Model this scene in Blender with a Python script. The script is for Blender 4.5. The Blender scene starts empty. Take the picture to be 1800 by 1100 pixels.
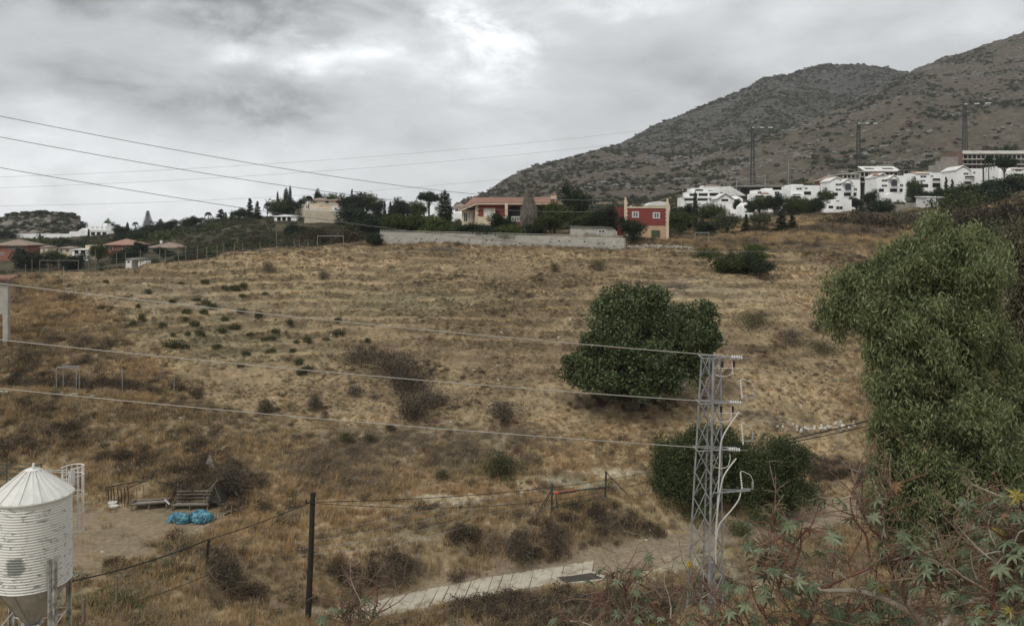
import bpy, math, random
import numpy as np
from mathutils import Vector, Matrix
R = math.radians
F = 1500.0                                   # the photograph's focal length in its own pixels
sc = bpy.context.scene
rng = np.random.default_rng(7)
random.seed(7)

# ------------------------------------------------------------------ camera
cam_d = bpy.data.cameras.new('camera'); cam = bpy.data.objects.new('camera', cam_d)
sc.collection.objects.link(cam); sc.camera = cam
cam_d.sensor_width = 36; cam_d.lens = 36 * F / 1800; cam_d.shift_y = -150 / 1800
cam_d.clip_start = .5; cam_d.clip_end = 12000
cam.location = (0, 0, 0); cam.rotation_euler = (R(90), 0, 0)

# ------------------------------------------------------------------ sky, sun, exposure
SUN_EL, SUN_AZ = 50, 215                      # sun behind and to the left of the camera, veiled by cloud
w = bpy.data.worlds.new('World'); sc.world = w; w.use_nodes = True
nt = w.node_tree; nt.nodes.clear()
def N(t, **k):
    n = nt.nodes.new(t)
    for a, b in k.items(): setattr(n, a, b)
    return n
def L(a, b): nt.links.new(a, b)
def val(x, i):
    if isinstance(x, (int, float, tuple)): i.default_value = x
    else: L(x, i)
def M(op, a, b=0., c=None, clamp=False):
    n = N('ShaderNodeMath', operation=op, use_clamp=clamp); val(a, n.inputs[0]); val(b, n.inputs[1])
    if c is not None: val(c, n.inputs[2])
    return n.outputs[0]
def VM(op, a, b=(0, 0, 0)):
    n = N('ShaderNodeVectorMath', operation=op); val(a, n.inputs[0]); val(b, n.inputs[1])
    return n.outputs[1] if op in ('LENGTH', 'DISTANCE') else n.outputs[0]
def noise(vec, scale, detail=5, rough=.55, dist=0.):
    n = N('ShaderNodeTexNoise'); L(vec, n.inputs['Vector']); n.inputs['Scale'].default_value = scale
    n.inputs['Detail'].default_value = detail; n.inputs['Roughness'].default_value = rough; n.inputs['Distortion'].default_value = dist
    return n.outputs['Fac'], n.outputs['Color']
sky = N('ShaderNodeTexSky', sky_type='NISHITA', sun_disc=False, sun_elevation=R(SUN_EL), sun_rotation=R(SUN_AZ))
tc = N('ShaderNodeTexCoord'); D = tc.outputs['Generated']
stretch = VM('MULTIPLY', D, (1, 1, 2.3))
wf, wc = noise(stretch, 5.0, 6, .6)
warp = VM('MULTIPLY', VM('SUBTRACT', wc, (.5, .5, .5)), (.26, .26, .12))
DW = VM('ADD', D, warp)
def blob(px, py, rx, ry):
    d = Vector(((px - 900) / F, 1, (400 - py) / F)).normalized()
    s = VM('MULTIPLY', VM('SUBTRACT', DW, tuple(d)), (F / rx, F / rx, F / ry))
    l = VM('LENGTH', s)
    return M('POWER', 2.718, M('MULTIPLY', M('MULTIPLY', l, l), -1.))
def ssum(lst):
    o = None
    for amp, b in lst:
        v = M('MULTIPLY', blob(*b), amp); o = v if o is None else M('ADD', o, v)
    return o
big, _ = noise(stretch, 2.6, 7, .58, .4)
fine, _ = noise(stretch, 11, 6, .6, .3)
base = M('ADD', M('MULTIPLY', M('SUBTRACT', big, .5), .48), M('MULTIPLY', M('SUBTRACT', fine, .5), .22))
zz = N('ShaderNodeSeparateXYZ'); L(D, zz.inputs[0])
lowglow = M('MULTIPLY', M('SUBTRACT', 1., M('MULTIPLY', M('ABSOLUTE', zz.outputs[2]), 6.), clamp=True), .10)
spots = ssum([(.66, (855, 85, 105, 66)), (.36, (800, 40, 70, 34)), (.32, (520, 105, 70, 32)), (.36, (450, 42, 45, 18)), (.3, (370, 72, 60, 26)), (.34, (640, 80, 55, 35)),
              (.25, (1080, 10, 110, 22)), (.14, (120, 300, 420, 70)), (.12, (960, 230, 200, 90)), (.2, (40, 210, 110, 60)), (.12, (1500, 40, 300, 60)),
              (-.30, (250, -10, 420, 55)), (-.24, (250, 185, 330, 60)), (-.12, (560, 215, 190, 45)), (-.10, (1230, 160, 260, 110)), (-.1, (720, 20, 100, 30))])
mid, _ = noise(stretch, 7.5, 6, .62, .5)
spots = M('MULTIPLY', spots, M('ADD', .25, M('MULTIPLY', M('SUBTRACT', mid, .36, ), 4.6, clamp=False)))
v = M('ADD', M('ADD', M('ADD', base, .572), lowglow), spots)
v = M('MAXIMUM', M('MINIMUM', v, 1.15), .24)
cl = N('ShaderNodeCombineColor'); L(M('MULTIPLY', v, 9.75), cl.inputs[0]); L(M('MULTIPLY', v, 9.95), cl.inputs[1]); L(M('MULTIPLY', v, 10.1), cl.inputs[2])
mx = N('ShaderNodeMix', data_type='RGBA'); mx.inputs['Factor'].default_value = .97
L(sky.outputs[0], mx.inputs['A']); L(cl.outputs[0], mx.inputs['B'])
bg = N('ShaderNodeBackground'); bg.inputs['Strength'].default_value = .10; L(mx.outputs['Result'], bg.inputs['Color'])
wo = N('ShaderNodeOutputWorld'); L(bg.outputs[0], wo.inputs['Surface'])
sd = bpy.data.lights.new('sun', 'SUN'); sd.energy = 1.6; sd.angle = R(14); sd.color = (1, .965, .9)
so = bpy.data.objects.new('sun', sd); sc.collection.objects.link(so)
a, e = R(SUN_AZ), R(SUN_EL)
sun_dir = Vector((math.sin(a) * math.cos(e), math.cos(a) * math.cos(e), math.sin(e)))
so.rotation_euler = sun_dir.to_track_quat('Z', 'Y').to_euler()
sc.view_settings.view_transform = 'Standard'; sc.view_settings.look = 'None'
sc.view_settings.exposure = 0.27; sc.view_settings.gamma = 1; sc.view_settings.use_curve_mapping = False
sc.cycles.max_bounces = 5; sc.cycles.diffuse_bounces = 3; sc.cycles.transparent_max_bounces = 6; sc.cycles.volume_bounces = 0
sc.cycles.use_denoising = True

# ------------------------------------------------------------------ helpers: objects
def link(o): sc.collection.objects.link(o); return o
def tag(o, label=None, cat=None, group=None, kind=None):
    if label: o['label'] = label
    if cat: o['category'] = cat
    if group: o['group'] = group
    if kind: o['kind'] = kind
    return o
def empty(name, loc=(0, 0, 0), rz=0, label=None, cat=None, group=None):
    o = bpy.data.objects.new(name, None); o.location = loc; o.rotation_euler = (0, 0, rz); o.empty_display_size = .3
    return tag(link(o), label, cat, group)
def mobj(name, me, parent=None, loc=None, rz=None):
    o = bpy.data.objects.new(name, me); link(o)
    if parent is not None: o.parent = parent
    if loc is not None: o.location = loc
    if rz is not None: o.rotation_euler = (0, 0, rz)
    return o
def copy_tree(o, parent=None):
    c = o.copy(); sc.collection.objects.link(c); c.parent = parent
    for ch in list(o.children): copy_tree(ch, c)
    return c
def rawmesh(name, V, Fc, mat=None, smooth=False, k=4):
    """V (n,3) array, Fc (m,k) array"""
    me = bpy.data.meshes.new(name)
    V = np.asarray(V, np.float32); Fc = np.asarray(Fc, np.int32)
    me.vertices.add(len(V)); me.vertices.foreach_set('co', V.ravel())
    m = len(Fc); me.loops.add(m * k); me.loops.foreach_set('vertex_index', Fc.ravel())
    me.polygons.add(m); me.polygons.foreach_set('loop_start', np.arange(0, m * k, k, dtype=np.int32))
    try: me.polygons.foreach_set('loop_total', np.full(m, k, np.int32))
    except Exception: pass
    if smooth: me.polygons.foreach_set('use_smooth', np.ones(m, bool))
    me.update(calc_edges=True)
    if mat: me.materials.append(mat)
    return me
class MB:
    def __init__(s): s.v = []; s.f = []
    def add(s, vs, fs):
        b = len(s.v); s.v += [tuple(p) for p in vs]; s.f += [tuple(b + i for i in q) for q in fs]; return s
    def box(s, x0, x1, y0, y1, z0, z1):
        return s.add([(x0, y0, z0), (x1, y0, z0), (x1, y1, z0), (x0, y1, z0), (x0, y0, z1), (x1, y0, z1), (x1, y1, z1), (x0, y1, z1)],
                     [(0, 3, 2, 1), (4, 5, 6, 7), (0, 1, 5, 4), (1, 2, 6, 5), (2, 3, 7, 6), (3, 0, 4, 7)])
    def beam(s, p, q, wd=.06, ht=None, up=(0, 0, 1)):
        p, q = Vector(p), Vector(q); ht = ht or wd; d = (q - p)
        if d.length < 1e-6: return s
        d.normalize(); u = Vector(up)
        if abs(d.dot(u)) > .97: u = Vector((0, 1, 0)) if abs(d.y) < .9 else Vector((1, 0, 0))
        a = d.cross(u).normalized() * (wd / 2); b = d.cross(a).normalized() * (ht / 2)
        vs = [p - a - b, p + a - b, p + a + b, p - a + b, q - a - b, q + a - b, q + a + b, q - a + b]
        return s.add(vs, [(0, 3, 2, 1), (4, 5, 6, 7), (0, 1, 5, 4), (1, 2, 6, 5), (2, 3, 7, 6), (3, 0, 4, 7)])
    def tube(s, pts, r, seg=6, r1=None):
        pts = [Vector(p) for p in pts]; n = len(pts); rings = []
        rs = r if isinstance(r, (list, tuple)) else [r + (0 if r1 is None else (r1 - r) * i / (n - 1)) for i in range(n)]
        prev = None
        for i, p in enumerate(pts):
            d = (pts[min(i + 1, n - 1)] - pts[max(i - 1, 0)])
            if d.length < 1e-7: d = Vector((0, 0, 1))
            d.normalize()
            u = Vector((0, 0, 1)) if abs(d.z) < .9 else Vector((1, 0, 0))
            if prev is not None:
                u = prev
            a = (u - d * u.dot(d)).normalized(); prev = a; b = d.cross(a)
            rings.append([p + (a * math.cos(t * 2 * math.pi / seg) + b * math.sin(t * 2 * math.pi / seg)) * rs[i] for t in range(seg)])
        vs = [q for rg in rings for q in rg]; fs = []
        for i in range(n - 1):
            for t in range(seg):
                fs.append((i * seg + t, i * seg + (t + 1) % seg, (i + 1) * seg + (t + 1) % seg, (i + 1) * seg + t))
        fs.append(tuple(reversed(range(seg)))); fs.append(tuple((n - 1) * seg + t for t in range(seg)))
        return s.add(vs, fs)
    def lathe(s, prof, seg=24, c=(0, 0)):
        vs = [(c[0] + r * math.cos(2 * math.pi * t / seg), c[1] + r * math.sin(2 * math.pi * t / seg), z) for r, z in prof for t in range(seg)]
        fs = [(i * seg + t, i * seg + (t + 1) % seg, (i + 1) * seg + (t + 1) % seg, (i + 1) * seg + t) for i in range(len(prof) - 1) for t in range(seg)]
        return s.add(vs, fs)
    def prism(s, poly, y0, y1):
        """poly in (x, z), extruded along y"""
        n = len(poly); vs = [(x, y0, z) for x, z in poly] + [(x, y1, z) for x, z in poly]
        ar = sum(poly[i][0] * poly[(i + 1) % n][1] - poly[(i + 1) % n][0] * poly[i][1] for i in range(n))
        A, B = tuple(range(n)), tuple(range(2 * n - 1, n - 1, -1))
        fs = [A, B] + [(i, n + i, n + (i + 1) % n, (i + 1) % n) for i in range(n)]
        if ar < 0: fs = [tuple(reversed(f)) for f in fs]
        return s.add(vs, fs)
    def build(s, name, mat=None, parent=None, smooth=False, loc=None, rz=None):
        me = bpy.data.meshes.new(name); me.from_pydata(s.v, [], s.f)
        if mat: me.materials.append(mat)
        if smooth:
            for p in me.polygons: p.use_smooth = True
        me.update()
        return mobj(name, me, parent, loc, rz)

# ------------------------------------------------------------------ helpers: materials
class NT:
    def __init__(s, name):
        s.m = bpy.data.materials.new(name); s.m.use_nodes = True; s.t = s.m.node_tree; s.t.nodes.clear()
        s.out = s.n('ShaderNodeOutputMaterial'); s.p = s.n('ShaderNodeBsdfPrincipled'); s.l(s.p.outputs[0], s.out.inputs[0])
    def n(s, t, **k):
        x = s.t.nodes.new(t)
        for a, b in k.items(): setattr(x, a, b)
        return x
    def l(s, a, b): s.t.links.new(a, b)
    def coord(s, world=False):
        if world: return s.n('ShaderNodeNewGeometry').outputs['Position']
        c = s.n('ShaderNodeTexCoord').outputs['Object']; oi = s.n('ShaderNodeObjectInfo')
        a = s.n('ShaderNodeVectorMath', operation='MULTIPLY_ADD'); s.l(oi.outputs['Random'], a.inputs[0]); a.inputs[1].default_value = (37, 53, 29); s.l(c, a.inputs[2])
        return a.outputs[0]
    def noise(s, vec, scale, detail=4, rough=.6, dist=0):
        x = s.n('ShaderNodeTexNoise'); s.l(vec, x.inputs['Vector']); x.inputs['Scale'].default_value = scale
        x.inputs['Detail'].default_value = detail; x.inputs['Roughness'].default_value = rough; x.inputs['Distortion'].default_value = dist
        return x.outputs['Fac']
    def ramp(s, fac, stops):
        x = s.n('ShaderNodeValToRGB'); s.l(fac, x.inputs[0]); e = x.color_ramp.elements
        while len(e) < len(stops): e.new(.5)
        for i, (p, c) in enumerate(stops):
            e[i].position = p; e[i].color = (*c, 1) if not isinstance(c, float) else (c, c, c, 1)
        return x.outputs[0]
    def mix(s, f, a, b, mode='MIX'):
        x = s.n('ShaderNodeMix', data_type='RGBA', blend_type=mode)
        for v, i in ((f, x.inputs['Factor']), (a, x.inputs['A']), (b, x.inputs['B'])):
            if isinstance(v, (int, float)): i.default_value = v
            elif isinstance(v, tuple): i.default_value = (*v, 1)
            else: s.l(v, i)
        return x.outputs['Result']
    def math(s, op, a, b=0., clamp=False):
        x = s.n('ShaderNodeMath', operation=op, use_clamp=clamp)
        for v, i in ((a, x.inputs[0]), (b, x.inputs[1])):
            if isinstance(v, (int, float)): i.default_value = v
            else: s.l(v, i)
        return x.outputs[0]
    def bump(s, h, strength=.5, dist=.05):
        b = s.n('ShaderNodeBump'); b.inputs['Strength'].default_value = strength; b.inputs['Distance'].default_value = dist
        s.l(h, b.inputs['Height']); s.l(b.outputs[0], s.p.inputs['Normal'])
    def fin(s, col, rough=.85, metal=0, spec=.3):
        if isinstance(col, tuple): s.p.inputs['Base Color'].default_value = (*col, 1)
        else: s.l(col, s.p.inputs['Base Color'])
        s.p.inputs['Roughness'].default_value = rough; s.p.inputs['Metallic'].default_value = metal
        s.p.inputs['Specular IOR Level'].default_value = spec
        return s.m
def surf(name, c1, c2, scale=3, rough=.85, bump=.3, bscale=None, metal=0, stain=None, world=False, spec=.3):
    t = NT(name); v = t.coord(world); n1 = t.noise(v, scale, 5, .65)
    col = t.ramp(n1, [(.3, c1), (.7, c2)])
    if stain:
        n2 = t.noise(v, scale * .45, 6, .7, .6); col = t.mix(t.ramp(n2, [(.55, 0.), (.68, .8)]), col, stain)
    if bump: t.bump(t.noise(v, bscale or scale * 6, 4, .7), bump, .03)
    return t.fin(col, rough, metal, spec)
def leafmat(name, stops, transl=.25, rough=.7, clump=.6, spec=.12):
    t = NT(name); g = t.n('ShaderNodeNewGeometry'); v = t.coord()
    lo = t.noise(v, clump, 3, .6)
    f = t.math('ADD', t.math('MULTIPLY', g.outputs['Random Per Island'], .55), t.math('MULTIPLY', lo, .55))
    col = t.ramp(f, stops); t.fin(col, rough, 0, spec)
    tr = t.n('ShaderNodeBsdfTranslucent'); t.l(col, tr.inputs[0]); mx = t.n('ShaderNodeMixShader'); mx.inputs[0].default_value = transl
    t.l(t.p.outputs[0], mx.inputs[1]); t.l(tr.outputs[0], mx.inputs[2]); t.l(mx.outputs[0], t.out.inputs[0])
    return t.m
def grassmat(name, stops, transl=.2):
    """colour varies from tuft to tuft (instance random) and over the field"""
    t = NT(name); oi = t.n('ShaderNodeObjectInfo'); g = t.n('ShaderNodeNewGeometry')
    lo = t.noise(t.coord(True), .22, 4, .6)
    f = t.math('ADD', t.math('MULTIPLY', oi.outputs['Random'], .30), t.math('ADD', t.math('MULTIPLY', g.outputs['Random Per Island'], .25), t.math('MULTIPLY', lo, .5)))
    col = t.ramp(f, stops); t.fin(col, .8, 0, .15)
    tr = t.n('ShaderNodeBsdfTranslucent'); t.l(col, tr.inputs[0]); mx = t.n('ShaderNodeMixShader'); mx.inputs[0].default_value = transl
    t.l(t.p.outputs[0], mx.inputs[1]); t.l(tr.outputs[0], mx.inputs[2]); t.l(mx.outputs[0], t.out.inputs[0])
    return t.m

# ------------------------------------------------------------------ terrain function
_T = np.random.default_rng(11).random((256, 256)).astype(np.float32)
def vn(x, y):
    xi = np.floor(x).astype(np.int64); yi = np.floor(y).astype(np.int64); fx = x - xi; fy = y - yi
    fx = fx * fx * (3 - 2 * fx); fy = fy * fy * (3 - 2 * fy)
    a = _T[xi & 255, yi & 255]; b = _T[(xi + 1) & 255, yi & 255]; c = _T[xi & 255, (yi + 1) & 255]; d = _T[(xi + 1) & 255, (yi + 1) & 255]
    return (a * (1 - fx) + b * fx) * (1 - fy) + (c * (1 - fx) + d * fx) * fy
def fbm(x, y, o=4, g=.5, ox=0.):
    s = 0; a = 1; t = 0
    for i in range(o):
        s = s + a * (vn(x * 2 ** i + ox + 17.3 * i, y * 2 ** i + 9.1 * i + ox * .7) - .5); t += a * .5; a *= g
    return s / t
def ridged(x, y, o=5, ox=0.):
    s = 0; a = 1; t = 0
    for i in range(o):
        s = s + a * (1 - np.abs(2 * vn(x * 2 ** i + ox + 5.7 * i, y * 2 ** i + ox - 3.3 * i) - 1)); t += a; a *= .5
    return s / t
def ss(a, b, x):
    t = np.clip((x - a) / (b - a), 0, 1); return t * t * (3 - 2 * t)
NEAR = [(1, 'z-11.5'), (10, 'z-11'), (18, 'z-12.5'), (30, 'z-17.5'), (40, 'z-21.5')]
NEARL = [(1, 'z-11.5'), (10, 'z-12'), (20, 'z-15.5'), (30, 'z-18.6'), (37, 'z-19.6')]
# columns of the survey: bearing (as the photograph's x), then (distance, photograph y or a plain height 'z..')
COL = {
 0: NEARL + [(44, 'z-20.4'), (52, 1010), (60, 925), (64, 890), (67, 850), (70, 800), (76, 715), (78.5, 693), (82, 683), (84.5, 655), (90, 603), (97, 560), (104, 520), (112, 486), (125, 'z-8.5'), (160, 'z-14'), (220, 'z-12'), (280, 'z-10.3'), (350, 'z-8'), (425, 'z-5.8'), (520, 'z-5'), (1200, 'z-24'), (5000, 'z-40')],
 150: NEARL + [(44, 'z-21.2'), (52, 1017), (60, 925), (64, 890), (67, 850), (70, 800), (76, 715), (78.5, 693), (82, 683), (84.5, 655), (91, 600), (98, 553), (106, 510), (113, 476), (125, 'z-7.6'), (160, 'z-13'), (220, 'z-11'), (280, 'z-9.3'), (350, 'z-7'), (400, 417), (425, 'z-5.4'), (450, 'z-3.6'), (600, 'z-6'), (1200, 'z-24'), (5000, 'z-40')],
 300: NEARL + [(47, 'z-21.9'), (52, 1035), (58, 960), (64, 892), (67, 850), (71, 800), (77, 720), (84, 662), (92, 603), (102, 545), (112, 492), (121, 456), (135, 'z-7'), (170, 'z-9.5'), (220, 'z-8.5'), (270, 'z-6.8'), (330, 406), (380, 400), (430, 'z-4'), (600, 'z-9'), (1200, 'z-24'), (5000, 'z-40')],
 450: NEAR + [(47, 'z-21.9'), (54, 1020), (60, 950), (66, 885), (72, 815), (78, 750), (86, 680), (95, 612), (105, 553), (116, 495), (128, 440), (140, 'z-4.6'), (170, 'z-5.2'), (230, 418), (290, 392), (340, 381), (390, 'z2'), (500, 'z-8'), (1200, 'z-22'), (5000, 'z-40')],
 600: NEAR + [(50, 1108), (56, 1077), (59, 1044), (62, 975), (66, 903), (71, 840), (77, 780), (84, 712), (92, 645), (100, 592), (110, 535), (121, 480), (132, 433), (142, 'z-3.2'), (170, 'z-3'), (235, 403), (280, 399), (296, 393), (306, 380), (340, 374), (390, 'z4'), (500, 'z-6'), (1200, 'z-20'), (5000, 'z-40')],
 750: NEAR + [(50, 1115), (57.5, 1048), (60, 1020), (62, 975), (65, 925), (68, 880), (72, 838), (78, 775), (85, 710), (92, 650), (100, 595), (110, 537), (121, 480), (133, 433), (138, 'z-1.8'), (160, 'z-1.2'), (240, 395), (330, 384), (420, 'z4'), (520, 'z-2'), (1200, 'z-10'), (5000, 'z-40')],
 900: NEAR + [(50, 1108), (55, 1067), (59.5, 1022), (62, 988), (64, 938), (66.5, 903), (70, 860), (75, 805), (80, 750), (85, 700), (91, 650), (98, 600), (107, 550), (117, 500), (127, 462), (133, 440), (137.5, 'z-1.4'), (145, 'z-.5'), (170, 'z0'), (300, 382), (420, 375), (600, 365), (850, 333), (1000, 311), (1100, 'z55'), (2000, 'z0'), (5000, 'z-40')],
 1050: NEAR + [(50, 1105), (56, 1050), (62, 990), (65, 945), (67.5, 898), (70, 873), (73, 838), (76, 795), (80, 750), (85, 700), (91, 650), (98, 600), (107, 550), (117, 500), (127, 462), (133, 440), (137.5, 'z-1.5'), (150, 'z-1'), (200, 402), (300, 385), (420, 370), (600, 345), (850, 295), (950, 277), (1050, 'z82'), (1250, 268), (1500,'z80'), (2500, 'z0'), (5000, 'z-40')],
 1200: NEAR + [(50, 1098), (56, 1030), (64, 955), (69, 905), (73, 850), (77, 790), (80, 750), (85, 700), (91, 650), (98, 600), (107, 550), (117, 500), (127, 462), (138, 430), (143, 'z-2.4'), (155, 'z-2'), (200, 409), (260, 377), (300, 360), (360, 352), (450, 345), (600, 330), (780, 288), (860, 'z62'), (1000, 'z80'), (1400, 209), (1600, 'z150'), (3000, 'z0'), (5000, 'z-40')],
 1350: NEAR + [(48, 1108), (55, 1030), (68, 930), (75, 866), (79, 800), (82, 757), (86, 710), (91, 660), (98, 600), (105, 560), (115, 508), (124, 472), (135, 437), (150, 415), (175, 402), (200, 396), (240, 390), (270, 368), (330, 350), (400, 336), (450, 333), (600, 310), (820, 248), (900, 'z86'), (1000, 'z105'), (1480, 144), (1700, 'z200'), (3000, 'z0'), (5000, 'z-40')],
 1500: NEAR + [(45, 1125), (55, 1030), (68, 940), (74, 890), (79, 842), (83, 780), (88, 712), (94, 655), (100, 610), (107, 562), (115, 522), (125, 472), (138, 430), (155, 398), (200, 386), (240, 380), (270, 365), (300, 353), (340, 338), (400, 328), (450, 322), (600, 300), (1050, 176), (1130, 'z150'), (1230, 'z165'), (1540, 112), (1750, 'z240'), (3000, 'z0'), (5000, 'z-40')],
 1650: NEAR + [(45, 1125), (55, 1030), (68, 935), (78, 850), (85, 765), (92, 700), (100, 640), (110, 578), (120, 520), (132, 463), (145, 422), (160, 395), (200, 381), (228, 367), (260, 356), (300, 334), (350, 316), (400, 303), (450, 300), (600, 272), (900, 190), (1250, 113), (1450, 'z210'), (1700, 'z260'), (3000, 'z0'), (5000, 'z-40')],
 1800: NEAR + [(45, 1125), (55, 1030), (68, 930), (78, 850), (85, 765), (92, 700), (100, 640), (110, 578), (120, 520), (132, 458), (145, 408), (160, 378), (200, 352), (260, 335), (320, 322), (380, 316), (450, 296), (600, 255), (900, 150), (1200, 62), (1500, 'z300'), (2000, 'z250'), (3500, 'z0'), (5000, 'z-40')],
 1430: None, 1605: None,
}
COL[1430] = [(d, p) for d, p in COL[1500] if d < 500] + [(600, 302), (950, 210), (1030, 'z112'), (1130, 'z130'), (1500, 119), (1720, 'z230'), (3000, 'z0'), (5000, 'z-40')]
COL[1560] = [(d, p) for d, p in COL[1500] if d < 500] + [(600, 290), (1100, 151), (1160, 'z172'), (1260, 'z190'), (1560, 117), (1750, 'z240'), (3000, 'z0'), (5000, 'z-40')]
COL[1605] = [(d, p) for d, p in COL[1650] if d < 300] + [(300, 337), (350, 320), (400, 308), (450, 305), (600, 283), (1180, 133), (1300, 'z195'), (1600, 133), (1800, 'z220'), (3000, 'z0'), (5000, 'z-40')]
COL[820] = [(d, p) for d, p in COL[900] if d < 160] + [(170, 'z-.4'), (300, 383), (420, 378), (600, 370), (850, 352), (950, 'z18'), (2000, 'z-15'), (5000, 'z-40')]
COL[1120] = [(d, p) for d, p in COL[1050] if d < 600] + [(600, 345), (820, 296), (930, 276), (1000, 'z74'), (1100, 'z95'), (1350, 246), (1550, 'z100'), (3000, 'z0'), (5000, 'z-40')]
COL[-700] = COL[0]; COL[-2600] = COL[0]; COL[2600] = COL[1800]; COL[4600] = COL[1800]
_px = np.array(sorted(COL)); _lt = np.linspace(0, math.log(6000), 900)
_tab = []
for p in _px:
    c = COL[int(p)]; ly = [math.log(d) for d, _ in c]; z = [float(q[1:]) if isinstance(q, str) else (400 - q) / F * d for d, q in c]
    _tab.append(np.interp(_lt, ly, z))
_tab = np.array(_tab)
_k = np.exp(-np.linspace(-2, 2, 7) ** 2); _k /= _k.sum()
_tab = np.array([np.convolve(np.pad(r, 3, 'edge'), _k, 'valid') for r in _tab])
_fx = np.arange(-2600, 4601, 20.)
_tab2 = np.array([np.interp(_fx, _px, _tab[:, j]) for j in range(len(_lt))]).T
_k2 = np.exp(-np.linspace(-2, 2, 5) ** 2); _k2 /= _k2.sum()
_tab2 = np.apply_along_axis(lambda c: np.convolve(np.pad(c, 2, 'edge'), _k2, 'valid'), 0, _tab2)
def base_z(x, y):
    r = np.hypot(x, y); ye = np.maximum(np.maximum(y, .38 * r), 1.); px = np.clip(900 + F * x / ye, -2600, 4580)
    ly = np.clip(np.log(ye), 0, _lt[-1] - 1e-6); i = (px + 2600) / 20.; j = ly / _lt[1]
    i0 = np.minimum(i.astype(int), len(_fx) - 2); j0 = np.minimum(j.astype(int), len(_lt) - 2); fi = i - i0; fj = j - j0
    z = (_tab2[i0, j0] * (1 - fi) + _tab2[i0 + 1, j0] * fi) * (1 - fj) + (_tab2[i0, j0 + 1] * (1 - fi) + _tab2[i0 + 1, j0 + 1] * fi) * fj
    back = ss(0, -25, y)
    return z * (1 - back) + (-12 - .01 * r) * back
def W(px, py, Y): return Vector(((px - 900) / F * Y, Y, (400 - py) / F * Y))
ROADP = [(W(440, 1140, 53.5)), (W(560, 1096, 55.2)), (W(640, 1078, 56.6)), (W(750, 1053, 58.2)), (W(860, 1031, 59.8)), (W(960, 1010, 61.3)), (W(1042, 994, 62.6)), (W(1150, 965, 65.0)), (W(1300, 937, 68.3)), (W(1420, 913, 71.5)), (W(1530, 893, 74.5)), (W(1700, 880, 78))]
_rp = np.array([[p.x, p.y, p.z] for p in ROADP])
def road_near(x, y):
    best = np.full(np.shape(x), 1e9); bz = np.zeros(np.shape(x))
    for a, b in zip(_rp[:-1], _rp[1:]):
        dx, dy = b[0] - a[0], b[1] - a[1]; t = np.clip(((x - a[0]) * dx + (y - a[1]) * dy) / (dx * dx + dy * dy), 0, 1)
        d = np.hypot(x - a[0] - t * dx, y - a[1] - t * dy); m = d < best
        best = np.where(m, d, best); bz = np.where(m, a[2] + t * (b[2] - a[2]), bz)
    return best, bz
def masks(x, y):
    px = 900 + F * x / np.maximum(y, 1)
    field = ss(70, 84, y) * (1 - ss(130, 136, y)) * ss(200, 330, px + 8 * (y - 90)) * (1 - ss(1400, 1560, px))
    yard = ss(49, 54, y) * (1 - ss(62.5, 65, y)) * (1 - ss(330, 470, px + (62 - y) * 10 + 25 * fbm(x * .3, y * .3, 3)))
    return px, field, yard
FLAT = [((1136 - 900) / F * 142, 143.5, 5.2, 4.5, -2.62)]
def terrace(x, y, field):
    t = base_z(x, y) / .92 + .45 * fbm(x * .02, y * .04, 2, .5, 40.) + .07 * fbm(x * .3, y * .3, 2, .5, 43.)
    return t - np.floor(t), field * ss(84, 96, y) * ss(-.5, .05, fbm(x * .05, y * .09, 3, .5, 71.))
def Z(x, y):
    x = np.asarray(x, float); y = np.asarray(y, float)
    z = base_z(x, y); px, field, yard = masks(x, y)
    far = ss(420, 700, y); mid = ss(45, 60, y)
    rd, rz = road_near(x, y)
    # rough ground, old terraces, mounds
    rough = .55 * fbm(x * .11, y * .11, 3, .55, 3.) + .22 * fbm(x * .5, y * .5, 3, .6, 8.) + .06 * fbm(x * 2.2, y * 2.2, 2, .6, 1.)
    z = z + rough * mid * (1 - .75 * yard) * (1 - far) * ss(1.6, 4.5, rd)
    fr, ta = terrace(x, y, field)
    z = z + ta * .92 * .6 * (ss(.0, .26, fr) - fr)
    for (fx, fy, frx, fry, fz) in FLAT:
        k_ = 1 - ss(.8, 1.3, np.hypot((x - fx) / frx, (y - fy) / fry)); z = z * (1 - k_) + fz * k_
    # mountains
    g = ridged(x / 190., y / 190., 6, 3.3); g2 = ridged(x / 55., y / 55., 4, 9.1)
    z = z + far * ((g - .55) * np.clip((z + 30) * .22, 0, 34) + (g2 - .5) * 7 + fbm(x / 14., y / 14., 3, .6, 2.) * 2.2)
    mf = ss(160, 240, y) * (1 - far)
    z = z + mf * fbm(x / 30., y / 30., 4, .5, 60.) * 1.6
    k = 1 - ss(1.7, 4.2, rd)
    return z * (1 - k) + rz * k
def zat(x, y): return float(Z(np.array([x]), np.array([y]))[0])
_ys = np.exp(np.linspace(math.log(40), math.log(1900), 2600))
def hit(px, py, ymin=44):
    """where the photograph's ray through (px, py) meets the terrain"""
    ys = _ys[_ys >= ymin]; zz = Z((px - 900) / F * ys, ys); ray = (400 - py) / F * ys
    ix = np.nonzero(zz >= ray)[0]
    i = ix[0] if len(ix) else len(ys) - 1
    return Vector(((px - 900) / F * ys[i], ys[i], zz[i]))
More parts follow.
